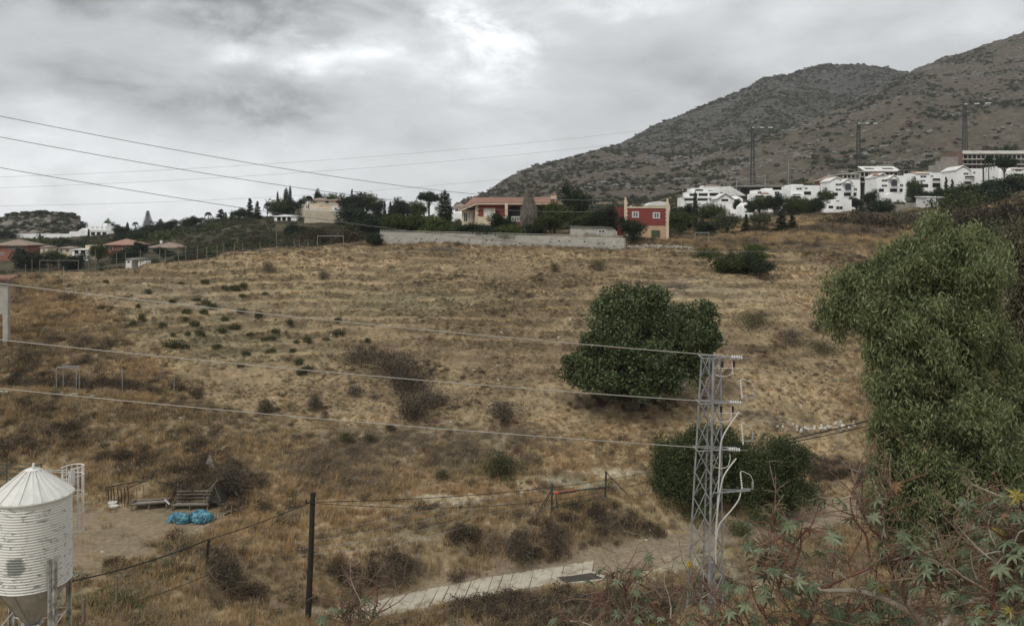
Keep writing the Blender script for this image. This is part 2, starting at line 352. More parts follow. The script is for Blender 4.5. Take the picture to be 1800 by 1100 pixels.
# ------------------------------------------------------------------ ground sheet
PATCH = []   # (x, y, rx, ry, kind) filled from the survey below
def patch(px, py, rpx, rpy, kind, s=1.):
    p = hit(px, py); q = hit(px, py - rpy); ry = max(abs(q.y - p.y), .5)
    PATCH.append((p.x, p.y, rpx / F * p.y, min(ry, 6 + 0 * ry) , kind, s))
for a in [(100, 560, 130, 60, 'gold'), (60, 640, 120, 45, 'brown'), (260, 640, 60, 30, 'gold'), (120, 745, 190, 40, 'brown', .9), (60, 790, 120, 30, 'dark', .8), (240, 735, 120, 26, 'brown'),
          (300, 800, 110, 12, 'gold'), (130, 832, 100, 14, 'gold'), (330, 830, 90, 30, 'brown'), (390, 850, 60, 40, 'dark'), (470, 770, 90, 30, 'brown'),
          (490, 700, 120, 16, 'gold'), (430, 690, 60, 20, 'brown'), (380, 735, 70, 25, 'brown'), (480, 800, 90, 30, 'gold'), (520, 870, 110, 30, 'gold'), (620, 810, 110, 40, 'grey'),
          (700, 780, 120, 40, 'grey'), (560, 830, 60, 20, 'brown'), (830, 790, 130, 40, 'grey'), (940, 800, 80, 25, 'gold'), (1050, 780, 90, 30, 'gold'), (850, 860, 190, 18, 'gold'),
          (640, 900, 110, 30, 'gold'), (470, 930, 110, 40, 'gold'), (420, 1000, 90, 40, 'gold'), (340, 1050, 90, 40, 'gold'), (500, 1030, 110, 40, 'brown'), (400, 1010, 50, 20, 'dark'),
          (620, 1010, 90, 22, 'dark'), (730, 1000, 80, 22, 'dark'), (880, 960, 110, 22, 'dark'), (1010, 935, 90, 20, 'brown'), (1100, 920, 80, 20, 'dark'), (760, 920, 90, 20, 'olive'),
          (560, 460, 160, 10, 'gold'), (760, 440, 80, 7, 'gold'), (1000, 450, 120, 7, 'gold'), (1140, 440, 60, 8, 'gold'), (700, 640, 100, 50, 'brown'), (850, 700, 90, 30, 'brown'),
          (900, 500, 180, 14, 'brown'), (950, 545, 150, 20, 'brown'), (700, 530, 180, 20, 'olive'), (350, 530, 150, 50, 'soil'), (400, 590, 170, 40, 'olive'), (860, 600, 130, 25, 'brown'),
          (1150, 590, 120, 20, 'soil'), (1230, 510, 130, 20, 'soil'), (1390, 480, 60, 14, 'gold'), (1450, 455, 50, 16, 'brown'), (1320, 430, 90, 10, 'brown'), (1420, 530, 60, 12, 'gold'),
          (1350, 620, 90, 20, 'brown'), (1430, 700, 90, 22, 'gold'), (1360, 740, 70, 12, 'grey'), (1420, 790, 70, 18, 'gold'), (1450, 830, 60, 25, 'dark'), (1300, 660, 90, 16, 'gold'),
          (1180, 720, 120, 10, 'gold'), (1100, 705, 120, 14, 'dark'), (900, 660, 90, 20, 'brown'), (1300, 980, 120, 30, 'olive'), (1420, 990, 120, 40, 'olive'), (1130, 1060, 130, 20, 'brown'),
          (950, 1080, 200, 22, 'dark'), (800, 1085, 90, 12, 'brown'), (260, 1000, 60, 18, 'green'), (180, 1060, 90, 22, 'green'), (310, 960, 50, 14, 'green'), (300, 905, 50, 14, 'green'),
          (60, 1060, 80, 40, 'soil'), (190, 960, 110, 40, 'soil'), (170, 985, 70, 12, 'gold'), (1240, 930, 60, 14, 'soil'), (1480, 420, 40, 20, 'gold'), (1430, 400, 60, 6, 'gold'),
          (1330, 410, 60, 4, 'gold'), (560, 700, 70, 30, 'brown'), (350, 680, 60, 16, 'brown'), (1020, 850, 60, 12, 'olive'), (880, 820, 70, 30, 'green'), (160, 682, 150, 9, 'dark'), (640, 890, 90, 7, 'pale'), (780, 876, 100, 8, 'pale'), (900, 862, 90, 8, 'pale'), (1000, 852, 90, 10, 'pale'), (1090, 832, 70, 10, 'pale'), (1180, 985, 110, 26, 'pale', .8), (1330, 1000, 130, 36, 'pale', .6), (1480, 905, 70, 16, 'pale', .8), (720, 950, 60, 14, 'soil'), (590, 870, 80, 16, 'gold'), (700, 835, 100, 14, 'gold'), (980, 820, 110, 14, 'gold'), (1130, 790, 60, 18, 'gold'), (560, 960, 80, 22, 'gold'), (440, 860, 60, 22, 'gold'), (860, 915, 90, 12, 'gold'), (640, 740, 90, 10, 'gold'), (1120, 745, 110, 14, 'gold'), (230, 700, 60, 8, 'gold'), (540, 1010, 40, 20, 'gold'), (1370, 690, 70, 14, 'gold'), (960, 740, 90, 12, 'gold'), (300, 1010, 60, 16, 'gold')]:
    patch(*a)
CLEAR = [((298 - 900) / F * 62.5, 62.5, 4.2, 1.8), ((1015 - 900) / F * 59, 59.3, 2.2, 1.6)]
KC = {'gold': (.46, .30, .15), 'brown': (.20, .125, .066), 'dark': (.095, .062, .038), 'grey': (.235, .175, .115), 'olive': (.21, .165, .085), 'pale': (.40, .325, .235), 'soil': (.27, .195, .118), 'green': (.13, .13, .058)}
KC = {k: tuple(v[i] * (.97, 1.05, .96)[i] for i in range(3)) for k, v in KC.items()}; KC = {k: tuple(.74 * c + .26 * (.3 * v[0] + .5 * v[1] + .2 * v[2]) * 1.04 for c in v) for k, v in KC.items()}; KN = list(KC)
def pweights(x, y):
    """how strongly each kind of growth holds each point"""
    n = fbm(x * .35, y * .35, 4, .6, 22.); n2 = fbm(x * .13, y * .13, 3, .5, 5.)
    wts = {k: np.zeros(np.shape(x)) for k in KN}
    for (cx, cy, rx, ry, k, s) in PATCH:
        d = np.hypot((x - cx) / rx, (y - cy) / ry)
        wts[k] = np.maximum(wts[k], s * np.clip(1.35 - d + .75 * n, 0, 1))
    return wts, n, n2
def ground_col(x, y):
    wts, n, n2 = pweights(x, y)
    px, field, yard = masks(x, y)
    base = np.zeros(np.shape(x) + (3,))
    a = np.array((.215, .165, .100)); b = np.array((.31, .238, .140)); c = np.array((.125, .096, .058))
    f1 = ss(-.5, .5, n2 + .5 * n + .35 * (1 - ss(78, 92, y)))[..., None]; a = a * np.array((.96, .93, .95))
    base = a * (1 - f1) + b * f1
    dk = ss(.15, .55, fbm(x * .23, y * .42, 4, .6, 90.))[..., None]; base = base * (1 - .75 * dk) + c * .75 * dk
    tot = np.zeros(np.shape(x)); acc = np.zeros_like(base)
    for k in KN:
        tot = tot + wts[k]; acc = acc + wts[k][..., None] * np.array(KC[k])
    m = np.clip(tot, 0, 1)[..., None]; col = base * (1 - .8 * m) + .8 * m * acc / np.maximum(tot, 1e-3)[..., None]
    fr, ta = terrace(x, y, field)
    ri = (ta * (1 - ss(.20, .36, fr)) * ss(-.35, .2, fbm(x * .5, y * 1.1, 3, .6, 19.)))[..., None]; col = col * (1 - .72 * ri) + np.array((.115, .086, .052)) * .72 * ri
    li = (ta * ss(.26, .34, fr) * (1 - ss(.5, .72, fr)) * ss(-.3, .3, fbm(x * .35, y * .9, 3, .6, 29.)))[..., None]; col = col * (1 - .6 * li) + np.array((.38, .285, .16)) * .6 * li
    fine = (1 + .45 * fbm(x * 1.7, y * 1.7, 3, .7, 31.))[..., None]
    col = col * fine
    yd = np.array((.235, .185, .125)) * (1 + .18 * fbm(x * .9, y * .9, 3, .6, 4.))[..., None]
    col = col * (1 - yard[..., None] * .85) + yd * yard[..., None] * .85
    rd, _ = road_near(x, y); k = (1 - ss(1.5, 3.0, rd + .8 * fbm(x * .8, y * .8, 3, .6, 14.)))[..., None]
    tr = np.array((.27, .215, .15)) * (1 + .2 * fbm(x * 1.2, y * 1.2, 3, .6, 77.))[..., None]
    col = col * (1 - k) + tr * k
    # beyond the field: scrubby valley
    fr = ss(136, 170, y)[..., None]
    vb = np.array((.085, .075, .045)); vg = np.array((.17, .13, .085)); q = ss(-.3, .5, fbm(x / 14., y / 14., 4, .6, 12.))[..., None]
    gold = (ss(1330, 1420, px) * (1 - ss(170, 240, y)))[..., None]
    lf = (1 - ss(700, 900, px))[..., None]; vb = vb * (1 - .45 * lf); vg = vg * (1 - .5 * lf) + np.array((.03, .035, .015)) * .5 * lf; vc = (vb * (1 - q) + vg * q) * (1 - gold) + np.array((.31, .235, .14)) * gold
    return np.clip(col * (1 - fr) + vc * fr, .01, .8)
def mount_col(x, y, z):
    px = 900 + F * x / np.maximum(y, 1)
    n = fbm(x / 60., y / 60., 5, .62, 8.); n2 = fbm(x / 17., y / 17., 4, .65, 3.)
    scrub = np.array((.050, .050, .034)); brown = np.array((.096, .081, .062)); rock = np.array((.190, .180, .162)); grey = np.array((.070, .070, .060))
    m1 = (ss(30, 190, z + 60 * n) * (1 - ss(1560, 1640, px + 30 * n)) * ss(820, 1000, y))[..., None]      # upper left hill: greyer, scrubbier
    c = brown * (1 - m1) + grey * m1
    s = ss(-.02, .4, fbm(x / 46., y / 46., 5, .62, 61.))[..., None] * (.55 + .3 * m1); c = c * (1 - s) + scrub * s
    r = (ss(.28, .6, fbm(x / 24., y / 11., 5, .7, 50.)) * (.35 + .65 * ss(-.2, .4, fbm(x / 110., y / 110., 3, .5, 23.))))[..., None]
    c = c * (1 - r * .75) + rock * r * .75
    return np.clip(c, .01, .6)
# ground
def polar_sheet(name, rr, mat, colf, zoff=0., full=True):
    d0 = np.degrees(np.arctan(900 / F)); dense = np.linspace(-d0 - 4, d0 + 4, 760)
    if full:
        out = np.concatenate([np.linspace(d0 + 5, 180, 60), np.linspace(-180, -d0 - 5, 60)[1:]]); ang = np.radians(np.concatenate([dense, out]))
    else:
        ang = np.radians(np.concatenate([np.linspace(-60, -d0 - 5, 24), dense, np.linspace(d0 + 5, 75, 40)]))
    A, RR = np.meshgrid(ang, rr); X = RR * np.sin(A); Y = RR * np.cos(A); z = Z(X, Y) + zoff
    n, m = A.shape; V = np.stack([X, Y, z], -1).reshape(-1, 3)
    i = np.arange(n - 1)[:, None]; j = np.arange(m if full else m - 1)[None]; j1 = (j + 1) % m
    q = np.stack(np.broadcast_arrays(i * m + j, i * m + j1, (i + 1) * m + j1, (i + 1) * m + j), -1).reshape(-1, 4)
    me = rawmesh(name, V, q, mat, True)
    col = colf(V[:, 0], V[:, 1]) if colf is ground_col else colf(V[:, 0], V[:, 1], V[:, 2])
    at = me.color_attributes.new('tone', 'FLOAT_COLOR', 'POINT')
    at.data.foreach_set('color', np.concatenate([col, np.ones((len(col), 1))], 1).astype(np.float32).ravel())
    return mobj(name, me)
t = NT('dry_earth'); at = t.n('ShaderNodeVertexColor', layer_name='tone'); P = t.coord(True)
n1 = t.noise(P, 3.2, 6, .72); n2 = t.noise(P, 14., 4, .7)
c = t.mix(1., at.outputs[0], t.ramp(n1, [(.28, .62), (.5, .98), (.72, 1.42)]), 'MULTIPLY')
vo = t.n('ShaderNodeTexVoronoi'); vo.inputs['Scale'].default_value = 1.6; t.l(P, vo.inputs['Vector'])
peb = t.ramp(vo.outputs['Distance'], [(.03, 1.), (.06, 0.)])
c = t.mix(t.math('MULTIPLY', peb, t.ramp(t.noise(P, .5, 2), [(.5, 0.), (.6, .8)])), c, (.42, .38, .32))
t.bump(t.math('ADD', n1, t.math('MULTIPLY', n2, .4)), .7, .12); EARTH = t.fin(c, .95, 0, .1)
rr = np.concatenate([np.exp(np.linspace(math.log(2), math.log(46), 40))[:-1], np.exp(np.linspace(math.log(46), math.log(140), 430))[:-1], np.exp(np.linspace(math.log(140), math.log(520), 110))])
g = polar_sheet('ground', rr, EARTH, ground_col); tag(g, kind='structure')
t = NT('mountain_scrub_and_rock'); at = t.n('ShaderNodeVertexColor', layer_name='tone'); P = t.coord(True)
n1 = t.noise(P, .16, 7, .72); c = t.mix(1., at.outputs[0], t.ramp(n1, [(.3, .5), (.5, .95), (.7, 1.6)]), 'MULTIPLY')
t.bump(t.noise(P, .22, 6, .7), .6, 2.); MOUNT = t.fin(c, .95, 0, .1)
rr = np.concatenate([np.exp(np.linspace(math.log(500), math.log(1800), 330))[:-1], np.exp(np.linspace(math.log(1800), math.log(2650), 14))])
def pol2(): return polar_sheet('mountain', rr, MOUNT, mount_col, -.3, False)
g = pol2(); tag(g, kind='structure')
# ------------------------------------------------------------------ foliage meshes
def unit(n, g=None):
    v = (g or rng).normal(size=(n, 3)); return v / np.linalg.norm(v, axis=1, keepdims=True)
def leaf_quads(C, size, aspect=.5, mode='random', up=.0):
    """one diamond leaf per centre"""
    n = len(C); a = unit(n)
    if mode == 'droop': a = a * .45 + np.array((0, 0, -1.)); 
    elif mode == 'up': a = a * .6 + np.array((0, 0, 1.))
    elif mode == 'flat': a = a * np.array((1, 1, .35))
    a /= np.linalg.norm(a, axis=1, keepdims=True)
    b = np.cross(a, unit(n)); b /= np.linalg.norm(b, axis=1, keepdims=True)
    s = (np.full(n, size) if np.isscalar(size) else size)[:, None]
    p0 = C - a * s * .5; p2 = C + a * s * .5; nn = np.cross(a, b)
    p1 = C + b * s * aspect * .5 + nn * s * .08; p3 = C - b * s * aspect * .5 + nn * s * .08
    return np.stack([p0, p1, p2, p3], 1).reshape(-1, 3)
def qmesh(name, V, mat):
    return rawmesh(name, V, np.arange(len(V)).reshape(-1, 4), mat)
def crown(blobs, n, shell=.45, lump=.22, seed=0, K=0, f=.4):
    if K:      # every mass is made of K smaller clumps, so that light falls between them
        B0 = np.array(blobs, float); g_ = np.random.default_rng(seed + 3); d_ = g_.normal(size=(len(B0), K, 3)); d_ /= np.linalg.norm(d_, axis=2, keepdims=True)
        rr_ = (.35 + .5 * g_.random((len(B0), K, 1)) ** .6); cc = B0[:, None, :3] + d_ * rr_ * B0[:, None, 3:6]; ff = f * (.65 + .7 * g_.random((len(B0), K, 1)))
        blobs = np.concatenate([cc, B0[:, None, 3:6] * ff], 2).reshape(-1, 6)
    """points through a crown made of several uneven clumps"""
    B = np.array(blobs, float); wv = (B[:, 3] * B[:, 4] * B[:, 5]) ** (2 / 3.); wv /= wv.sum()
    k = rng.choice(len(B), n, p=wv); d = unit(n); r = 1 - rng.random(n) ** 1.6 * shell
    r *= 1 + lump * 2 * (vn(d[:, 0] * 3 + k * 7.1 + seed + 50, d[:, 1] * 3 + d[:, 2] * 4 + 50 + k * 3.3) - .5)
    r *= 1 + .5 * lump * 2 * (vn(d[:, 0] * 9 + k * 2.1 + seed + 50, d[:, 1] * 8 + d[:, 2] * 9 + 50) - .5)
    return B[k, :3] + d * r[:, None] * B[k, 3:6]
def blades(n, rad, h, wd, lean=.5):
    """dry grass tuft: bent blades of two quads"""
    a = rng.random(n) * 2 * np.pi; r0 = rad * np.sqrt(rng.random(n)) * .7; x = np.cos(a) * r0; y = np.sin(a) * r0
    hh = h * (.5 + .7 * rng.random(n)); la = a + rng.normal(size=n) * .8; l = lean * hh * rng.random(n); lx = np.cos(la) * l; ly = np.sin(la) * l
    wa = rng.random(n) * np.pi; wx = np.cos(wa) * wd; wy = np.sin(wa) * wd
    V = np.stack([np.stack([x - wx, y - wy, -.06 + 0 * x], 1), np.stack([x + wx, y + wy, -.06 + 0 * x], 1),
                  np.stack([x + wx * .7 + lx * .4, y + wy * .7 + ly * .4, hh * .6], 1), np.stack([x - wx * .7 + lx * .4, y - wy * .7 + ly * .4, hh * .6], 1),
                  np.stack([x + lx * 1.3, y + ly * 1.3, hh], 1), np.stack([x + lx * 1.3 + wx * .2, y + ly * 1.3 + wy * .2, hh], 1)], 1).reshape(-1, 3)
    q = np.arange(n)[:, None] * 6; Fq = np.concatenate([q + np.array([[0, 1, 2, 3]]), q + np.array([[3, 2, 5, 4]])], 0)
    return V, Fq
def twigs(n, rx, rz, ln, wd):
    """dead, twiggy growth: thin slivers radiating through a dome"""
    d = unit(n); d[:, 2] = np.abs(d[:, 2]); c = d * (rng.random(n) ** .5)[:, None] * np.array((rx, rx, rz))
    a = d * .8 + unit(n) * .8; a /= np.linalg.norm(a, axis=1, keepdims=True); b = np.cross(a, unit(n)); b /= np.linalg.norm(b, axis=1, keepdims=True)
    l = (ln * (.5 + rng.random(n)))[:, None]; w_ = wd
    return np.stack([c - a * l * .5 - b * w_, c - a * l * .5 + b * w_, c + a * l * .5 + b * w_ * .3, c + a * l * .5 - b * w_ * .3], 1).reshape(-1, 3)

G_GOLD = grassmat('straw_grass', [(.2, (.20, .140, .074)), (.45, (.37, .262, .138)), (.75, (.58, .435, .25))])
G_AMBER = grassmat('amber_grass', [(.2, (.30, .19, .095)), (.5, (.48, .33, .175)), (.8, (.66, .50, .30))])
G_BROWN = grassmat('brown_grass', [(.2, (.080, .060, .037)), (.5, (.18, .138, .082)), (.8, (.31, .245, .155))])
G_GREY = grassmat('grey_weed', [(.2, (.115, .088, .06)), (.5, (.225, .18, .125)), (.8, (.34, .28, .20))])
G_GREEN = grassmat('green_weed', [(.2, (.045, .055, .022)), (.5, (.095, .11, .042)), (.8, (.20, .20, .09))])
G_DARK = grassmat('dark_bramble', [(.2, (.03, .024, .016)), (.5, (.078, .06, .041)), (.8, (.15, .12, .085))], .1)
def tuft(name, n, rad, h, wd, mat, lean=.5):
    V, Fq = blades(n, rad, h, wd, lean); return bpy.data.objects.new(name, rawmesh(name, V, Fq, mat))
def scatter(name, sources, P, rz, scl, idx, label=None, cat=None):
    """one point cloud whose points carry a source plant each: countless growth only"""
    col = bpy.data.collections.new(name + '_sources')
    for i, s in enumerate(sources): s.name = '%s_source_%02d' % (name, i); col.objects.link(s)
    me = bpy.data.meshes.new(name); me.vertices.add(len(P)); me.vertices.foreach_set('co', np.asarray(P, np.float32).ravel())
    for nm, tp, arr in (('rz', 'FLOAT', rz), ('sc', 'FLOAT', scl), ('ix', 'INT', idx)):
        at = me.attributes.new(nm, tp, 'POINT'); at.data.foreach_set('value', np.asarray(arr, np.float32 if tp == 'FLOAT' else np.int32))
    o = mobj(name, me); tag(o, label, cat, None, 'stuff')
    ng = bpy.data.node_groups.new(name, 'GeometryNodeTree'); ng.interface.new_socket('Geometry', in_out='INPUT', socket_type='NodeSocketGeometry')
    ng.interface.new_socket('Geometry', in_out='OUTPUT', socket_type='NodeSocketGeometry')
    A = ng.nodes; gi = A.new('NodeGroupInput'); go = A.new('NodeGroupOutput'); ip = A.new('GeometryNodeInstanceOnPoints'); ci = A.new('GeometryNodeCollectionInfo')
    ci.inputs['Collection'].default_value = col; ci.inputs['Separate Children'].default_value = True; ci.inputs['Reset Children'].default_value = True
    def at(nm, tp):
        x = A.new('GeometryNodeInputNamedAttribute'); x.data_type = tp; x.inputs['Name'].default_value = nm; return [q for q in x.outputs if q.enabled][0]
    cx = A.new('ShaderNodeCombineXYZ'); lk = ng.links
    lk.new(gi.outputs[0], ip.inputs['Points']); lk.new(ci.outputs[0], ip.inputs['Instance']); ip.inputs['Pick Instance'].default_value = True
    lk.new(at('ix', 'INT'), ip.inputs['Instance Index']); lk.new(at('rz', 'FLOAT'), cx.inputs[2]); lk.new(cx.outputs[0], ip.inputs['Rotation']); lk.new(at('sc', 'FLOAT'), ip.inputs['Scale'])
    lk.new(ip.outputs[0], go.inputs[0]); md = o.modifiers.new('scatter', 'NODES'); md.node_group = ng
    return o

src = []
for k in range(3): src.append(tuft('g', 34, .42, .42, .011, G_GOLD))            # 0-2
for k in range(2): src.append(tuft('g', 30, .40, .34, .012, G_BROWN, .8))       # 3-4
for k in range(2): src.append(bpy.data.objects.new('w', qmesh('w', twigs(70, .5, .42, .30, .010), G_GREY)))      # 5-6
for k in range(2): src.append(bpy.data.objects.new('w', qmesh('w', np.concatenate([twigs(70, .6, .5, .34, .012), leaf_quads(crown([(0, 0, .12, .55, .55, .4)], 160, .8), .085, .6)]), G_DARK)))   # 7-8
src.append(tuft('g', 34, .35, .30, .014, G_GREEN)); src.append(bpy.data.objects.new('w', qmesh('w', leaf_quads(crown([(0, 0, .1, .45, .45, .25)], 130, .8), .09, .5), G_GREEN)))  # 9-10
src.append(tuft('g', 12, .30, .14, .012, G_BROWN, 1.2)); src.append(tuft('g', 14, .30, .16, .012, G_GOLD, 1.2))  # 11-12 short stubble
src.append(tuft('g', 34, .42, .44, .011, G_AMBER)); src.append(tuft('g', 34, .42, .40, .011, G_AMBER))      # 13-14
n = 190000
yy = np.sqrt(43.5 ** 2 + rng.random(n) * (139 ** 2 - 43.5 ** 2)); xx = (rng.random(n) * 2 - 1) * (.625 * yy + 1.5)
wts, n1_, n2_ = pweights(xx, yy); pxs, field, yard = masks(xx, yy); rd, _ = road_near(xx, yy)
u = rng.random(n); ix = np.full(n, -1)
low = 1 - ss(78, 92, yy)
W_ = np.stack([(.30 + .35 * low) * np.ones(n) * (1 - .35 * field) + .45 * wts['gold'], .30 - .14 * low + .8 * wts['brown'] + .3 * wts['dark'], .05 + .10 * (n2_ > .1) + .9 * wts['grey'] + .15 * wts['olive'],
               .012 + .7 * wts['dark'] * (n1_ > -.15) + .16 * wts['brown'] * (n1_ > .1), .02 + .9 * wts['green'] + .22 * wts['olive'], .55 * field + .25 * wts['soil']], 1)
fr_, ta_ = terrace(xx, yy, field); ris = ta_ * (fr_ < .30) * (n1_ > -.3); W_[:, 1] += 1.6 * ris; W_[:, 0] *= 1 - .6 * ris; W_[:, 5] *= 1 - .7 * ris; W_[:, 0] += .5 * ta_ * (fr_ > .26) * (fr_ < .5)
keep = np.clip(.50 + .35 * ris - .30 * ta_ * (fr_ > .45) + .6 * wts['gold'] + .5 * wts['dark'] + .5 * wts['grey'] + .4 * wts['brown'] + .4 * wts['green'] - .38 * wts['soil'] - .75 * wts['pale'] - .12 * field + .5 * n1_, .08, 1) * (1 - .93 * yard * (wts['green'] < .3)) * ss(1.7, 3.0, rd + .8 * n1_)
for (cx, cy, rx_, ry_) in CLEAR: keep = keep * (np.hypot((xx - cx) / rx_, (yy - cy) / ry_) > 1)
W_ /= W_.sum(1, keepdims=True); cs = np.cumsum(W_, 1); sp = (rng.random(n)[:, None] > cs).sum(1)
r2 = rng.random(n); m = [0, 3, 5, 7, 9, 11]; cnt = [3, 2, 2, 2, 2, 2]
ix = np.array([m[s] for s in np.minimum(sp, 5)]) + (r2 * np.array([cnt[s] for s in np.minimum(sp, 5)])).astype(int)
am = (ix <= 2) & (wts['gold'] > .3) & (rng.random(n) < .75); ix = np.where(am, 13 + (r2 > .5), ix)
kp = rng.random(n) < keep
xx, yy, ix = xx[kp], yy[kp], ix[kp]; zz = Z(xx, yy)
tall = 1 - .45 * field[kp]
sc_ = (.55 + .75 * rng.random(len(xx)) ** 1.5) * tall * np.where((ix >= 5) & (ix <= 8), 1.25, 1.)
xx0 = None
scatter('dry_grass', src, np.stack([xx, yy, zz], 1), rng.random(len(xx)) * 6.28, sc_, ix)

n = 52000; yy = np.sqrt(138 ** 2 + rng.random(n) * (225 ** 2 - 138 ** 2)); xx = (.16 + rng.random(n) * .50) * yy; pxs = 900 + F * xx / yy; q = fbm(xx / 9., yy / 9., 4, .6, 2.)
kp = (pxs > 1150) & (rng.random(n) < .5 + q); xx, yy, q = xx[kp], yy[kp], q[kp]; kind = np.where(q + .25 * rng.normal(size=len(xx)) > .12, 3, 0)
scatter('slope_grass', [tuft('g', 34, .55, .42, .02, G_GOLD), tuft('g', 34, .55, .42, .02, G_GOLD), bpy.data.objects.new('w', qmesh('w', twigs(70, .6, .5, .30, .016), G_GREY)), bpy.data.objects.new('w', qmesh('w', twigs(70, .7, .6, .34, .018), G_DARK))],
        np.stack([xx, yy, Z(xx, yy)], 1), rng.random(len(xx)) * 6.28, .8 + .8 * rng.random(len(xx)), np.where(kind == 3, 2 + (rng.random(len(xx)) > .6), (rng.random(len(xx)) > .5)).astype(int))

# scrub in the valley behind the crest and on the mountain
S_DARK = leafmat('scrub_leaf', [(.2, (.026, .030, .019)), (.5, (.056, .062, .038)), (.85, (.10, .105, .065))], .1, .8, .6, .1)
S_BROWN = leafmat('scrub_brown', [(.2, (.035, .027, .017)), (.5, (.075, .058, .036)), (.85, (.13, .10, .062))], .1)
def bushsrc(nleaf, size, mat, flat=.7):
    bl = [(0, 0, flat * .45, .62, .62, flat * .5)] + [(rng.normal() * .35, rng.normal() * .35, flat * (.35 + .3 * rng.random()), .42, .42, flat * .42) for _ in range(5)]
    return bpy.data.objects.new('b', qmesh('b', leaf_quads(crown(bl, nleaf, .5), size, .65), mat))
n = 46000; yy = np.sqrt(430 ** 2 + rng.random(n) * (1650 ** 2 - 430 ** 2)); xx = -80 + rng.random(n) * (.66 * yy + 80)
zz = Z(xx, yy) - .3; q = fbm(xx / 70., yy / 70., 5, .62, 8.); q2 = fbm(xx / 17., yy / 17., 4, .65, 3.)
m1 = ss(20, 150, zz + 60 * q) * (1 - ss(1560, 1640, 900 + F * xx / yy)) * ss(780, 950, yy)
spur = (1 - ss(1180, 1330, 900 + F * xx / yy)) * (yy < 950)
s_ = fbm(xx / 46., yy / 46., 5, .62, 61.)
kp = rng.random(n) < np.clip(.05 + .95 * ss(-.12, .42, s_ + .28 * m1 + .16 * spur), .03, .9)
xx, yy, zz = xx[kp], yy[kp], zz[kp]
scatter('mountain_bushes', [bushsrc(130, .30, S_DARK, .8), bushsrc(130, .30, S_DARK, .9), bushsrc(130, .30, S_BROWN, .6)], np.stack([xx, yy, zz], 1), rng.random(len(xx)) * 6.28,
        1.0 + 2.8 * rng.random(len(xx)) ** 3, np.minimum((rng.random(len(xx)) * 3).astype(int), 2))

# ------------------------------------------------------------------ trees
BARK = surf('bark', (.075, .058, .042), (.15, .12, .09), 2.5, .95)
L_BROAD = leafmat('broad_leaf', [(.2, (.022, .030, .011)), (.5, (.052, .066, .023)), (.85, (.10, .12, .045))])
L_DARK = leafmat('dark_evergreen', [(.2, (.010, .016, .010)), (.5, (.024, .036, .020)), (.85, (.050, .066, .035))], .12)
L_OLIVE = leafmat('olive_leaf', [(.2, (.035, .042, .024)), (.5, (.075, .085, .05)), (.85, (.14, .145, .09))])
L_LIGHT = leafmat('light_leaf', [(.2, (.03, .045, .015)), (.5, (.07, .095, .03)), (.85, (.125, .155, .055))])
L_RUST = leafmat('rusty_leaf', [(.2, (.030, .026, .018)), (.5, (.066, .053, .037)), (.85, (.12, .098, .068))])
S_OLIVE = leafmat('scrub_olive', [(.2, (.04, .038, .022)), (.5, (.085, .08, .048)), (.85, (.14, .13, .08))], .1)
TREES = {}
def make_tree(key, name, H, Wd, blobs, leaf, nleaf, size, mode='random', asp=.55, trunk_r=.2, limbs=True, trunk_mat=None, shell=.5, lump=.25, extra=None):
    C_ = crown(blobs, nleaf, shell, lump, len(TREES) * 13, 12 if key not in ('araucaria', 'cypress') else 0, .52)
    C_[:, 2] *= (H - size * .3) / np.percentile(C_[:, 2], 99.6); C_[:, :2] *= (Wd / 2) / np.percentile(np.hypot(C_[:, 0], C_[:, 1]), 97)
    V = leaf_quads(C_, size * (.7 + .6 * rng.random(nleaf)), asp, mode)
    cm = qmesh(name + '_crown', V, leaf)
    t = MB(); top = max(b[2] for b in blobs); hb = min(b[2] - b[5] for b in blobs)
    t.tube([(0, 0, -1.2), (.05, .02, max(hb, .6)), (0, .05, (top + max(hb, .5)) / 2), (0, 0, top)], [trunk_r * 1.2, trunk_r, trunk_r * .7, trunk_r * .2], 7)
    if limbs:
        for b in blobs[:7]: t.tube([(0, 0, max(hb * .7, .4)), ((b[0]) * .5, b[1] * .5, (b[2] + max(hb, .4)) / 2), (b[0], b[1], b[2])], [trunk_r * .55, trunk_r * .35, trunk_r * .1], 5)
    me = bpy.data.meshes.new(name + '_trunk'); me.from_pydata(t.v, [], t.f); me.materials.append(trunk_mat or BARK); me.update()
    TREES[key] = (name, H, Wd, cm, me)
def rblobs(n, W_, H0, H1, r=.45, seed=1):
    g = np.random.default_rng(seed); out = []
    for i in range(n):
        a = i * 2.4 + g.random(); rr_ = W_ * .5 * (1 - r) * math.sqrt((i + .3) / n); zc = H0 + (H1 - H0) * (.25 + .5 * g.random())
        s = W_ * .5 * r * (.75 + .5 * g.random()); out.append((math.cos(a) * rr_, math.sin(a) * rr_, zc + (.2 * (H1 - H0) * (1 - rr_ / W_ * 2)), s, s, (H1 - H0) * .32 * (.7 + .5 * g.random())))
    return out
make_tree('round0', 'broadleaf_tree', 6, 6, rblobs(9, 6, .5, 6, .5, 1), L_BROAD, 6000, .34)
make_tree('round1', 'broadleaf_tree', 6, 6, rblobs(9, 6, .1, 6, .5, 2), L_DARK, 6000, .34)
make_tree('round2', 'broadleaf_tree', 6, 6, rblobs(11, 6, .2, 6, .45, 3), L_BROAD, 6000, .32)
make_tree('olive', 'olive_tree', 5, 5.5, rblobs(10, 5.5, .8, 5, .45, 4), L_OLIVE, 5000, .28, lump=.35)
make_tree('rust', 'dry_tree', 4.5, 6, rblobs(12, 6, .2, 4.5, .4, 5), L_RUST, 6000, .24, lump=.4)
make_tree('bush', 'evergreen_bush', 3, 5, rblobs(10, 5, -.3, 3, .5, 6), L_DARK, 6000, .24, limbs=False, trunk_r=.1)
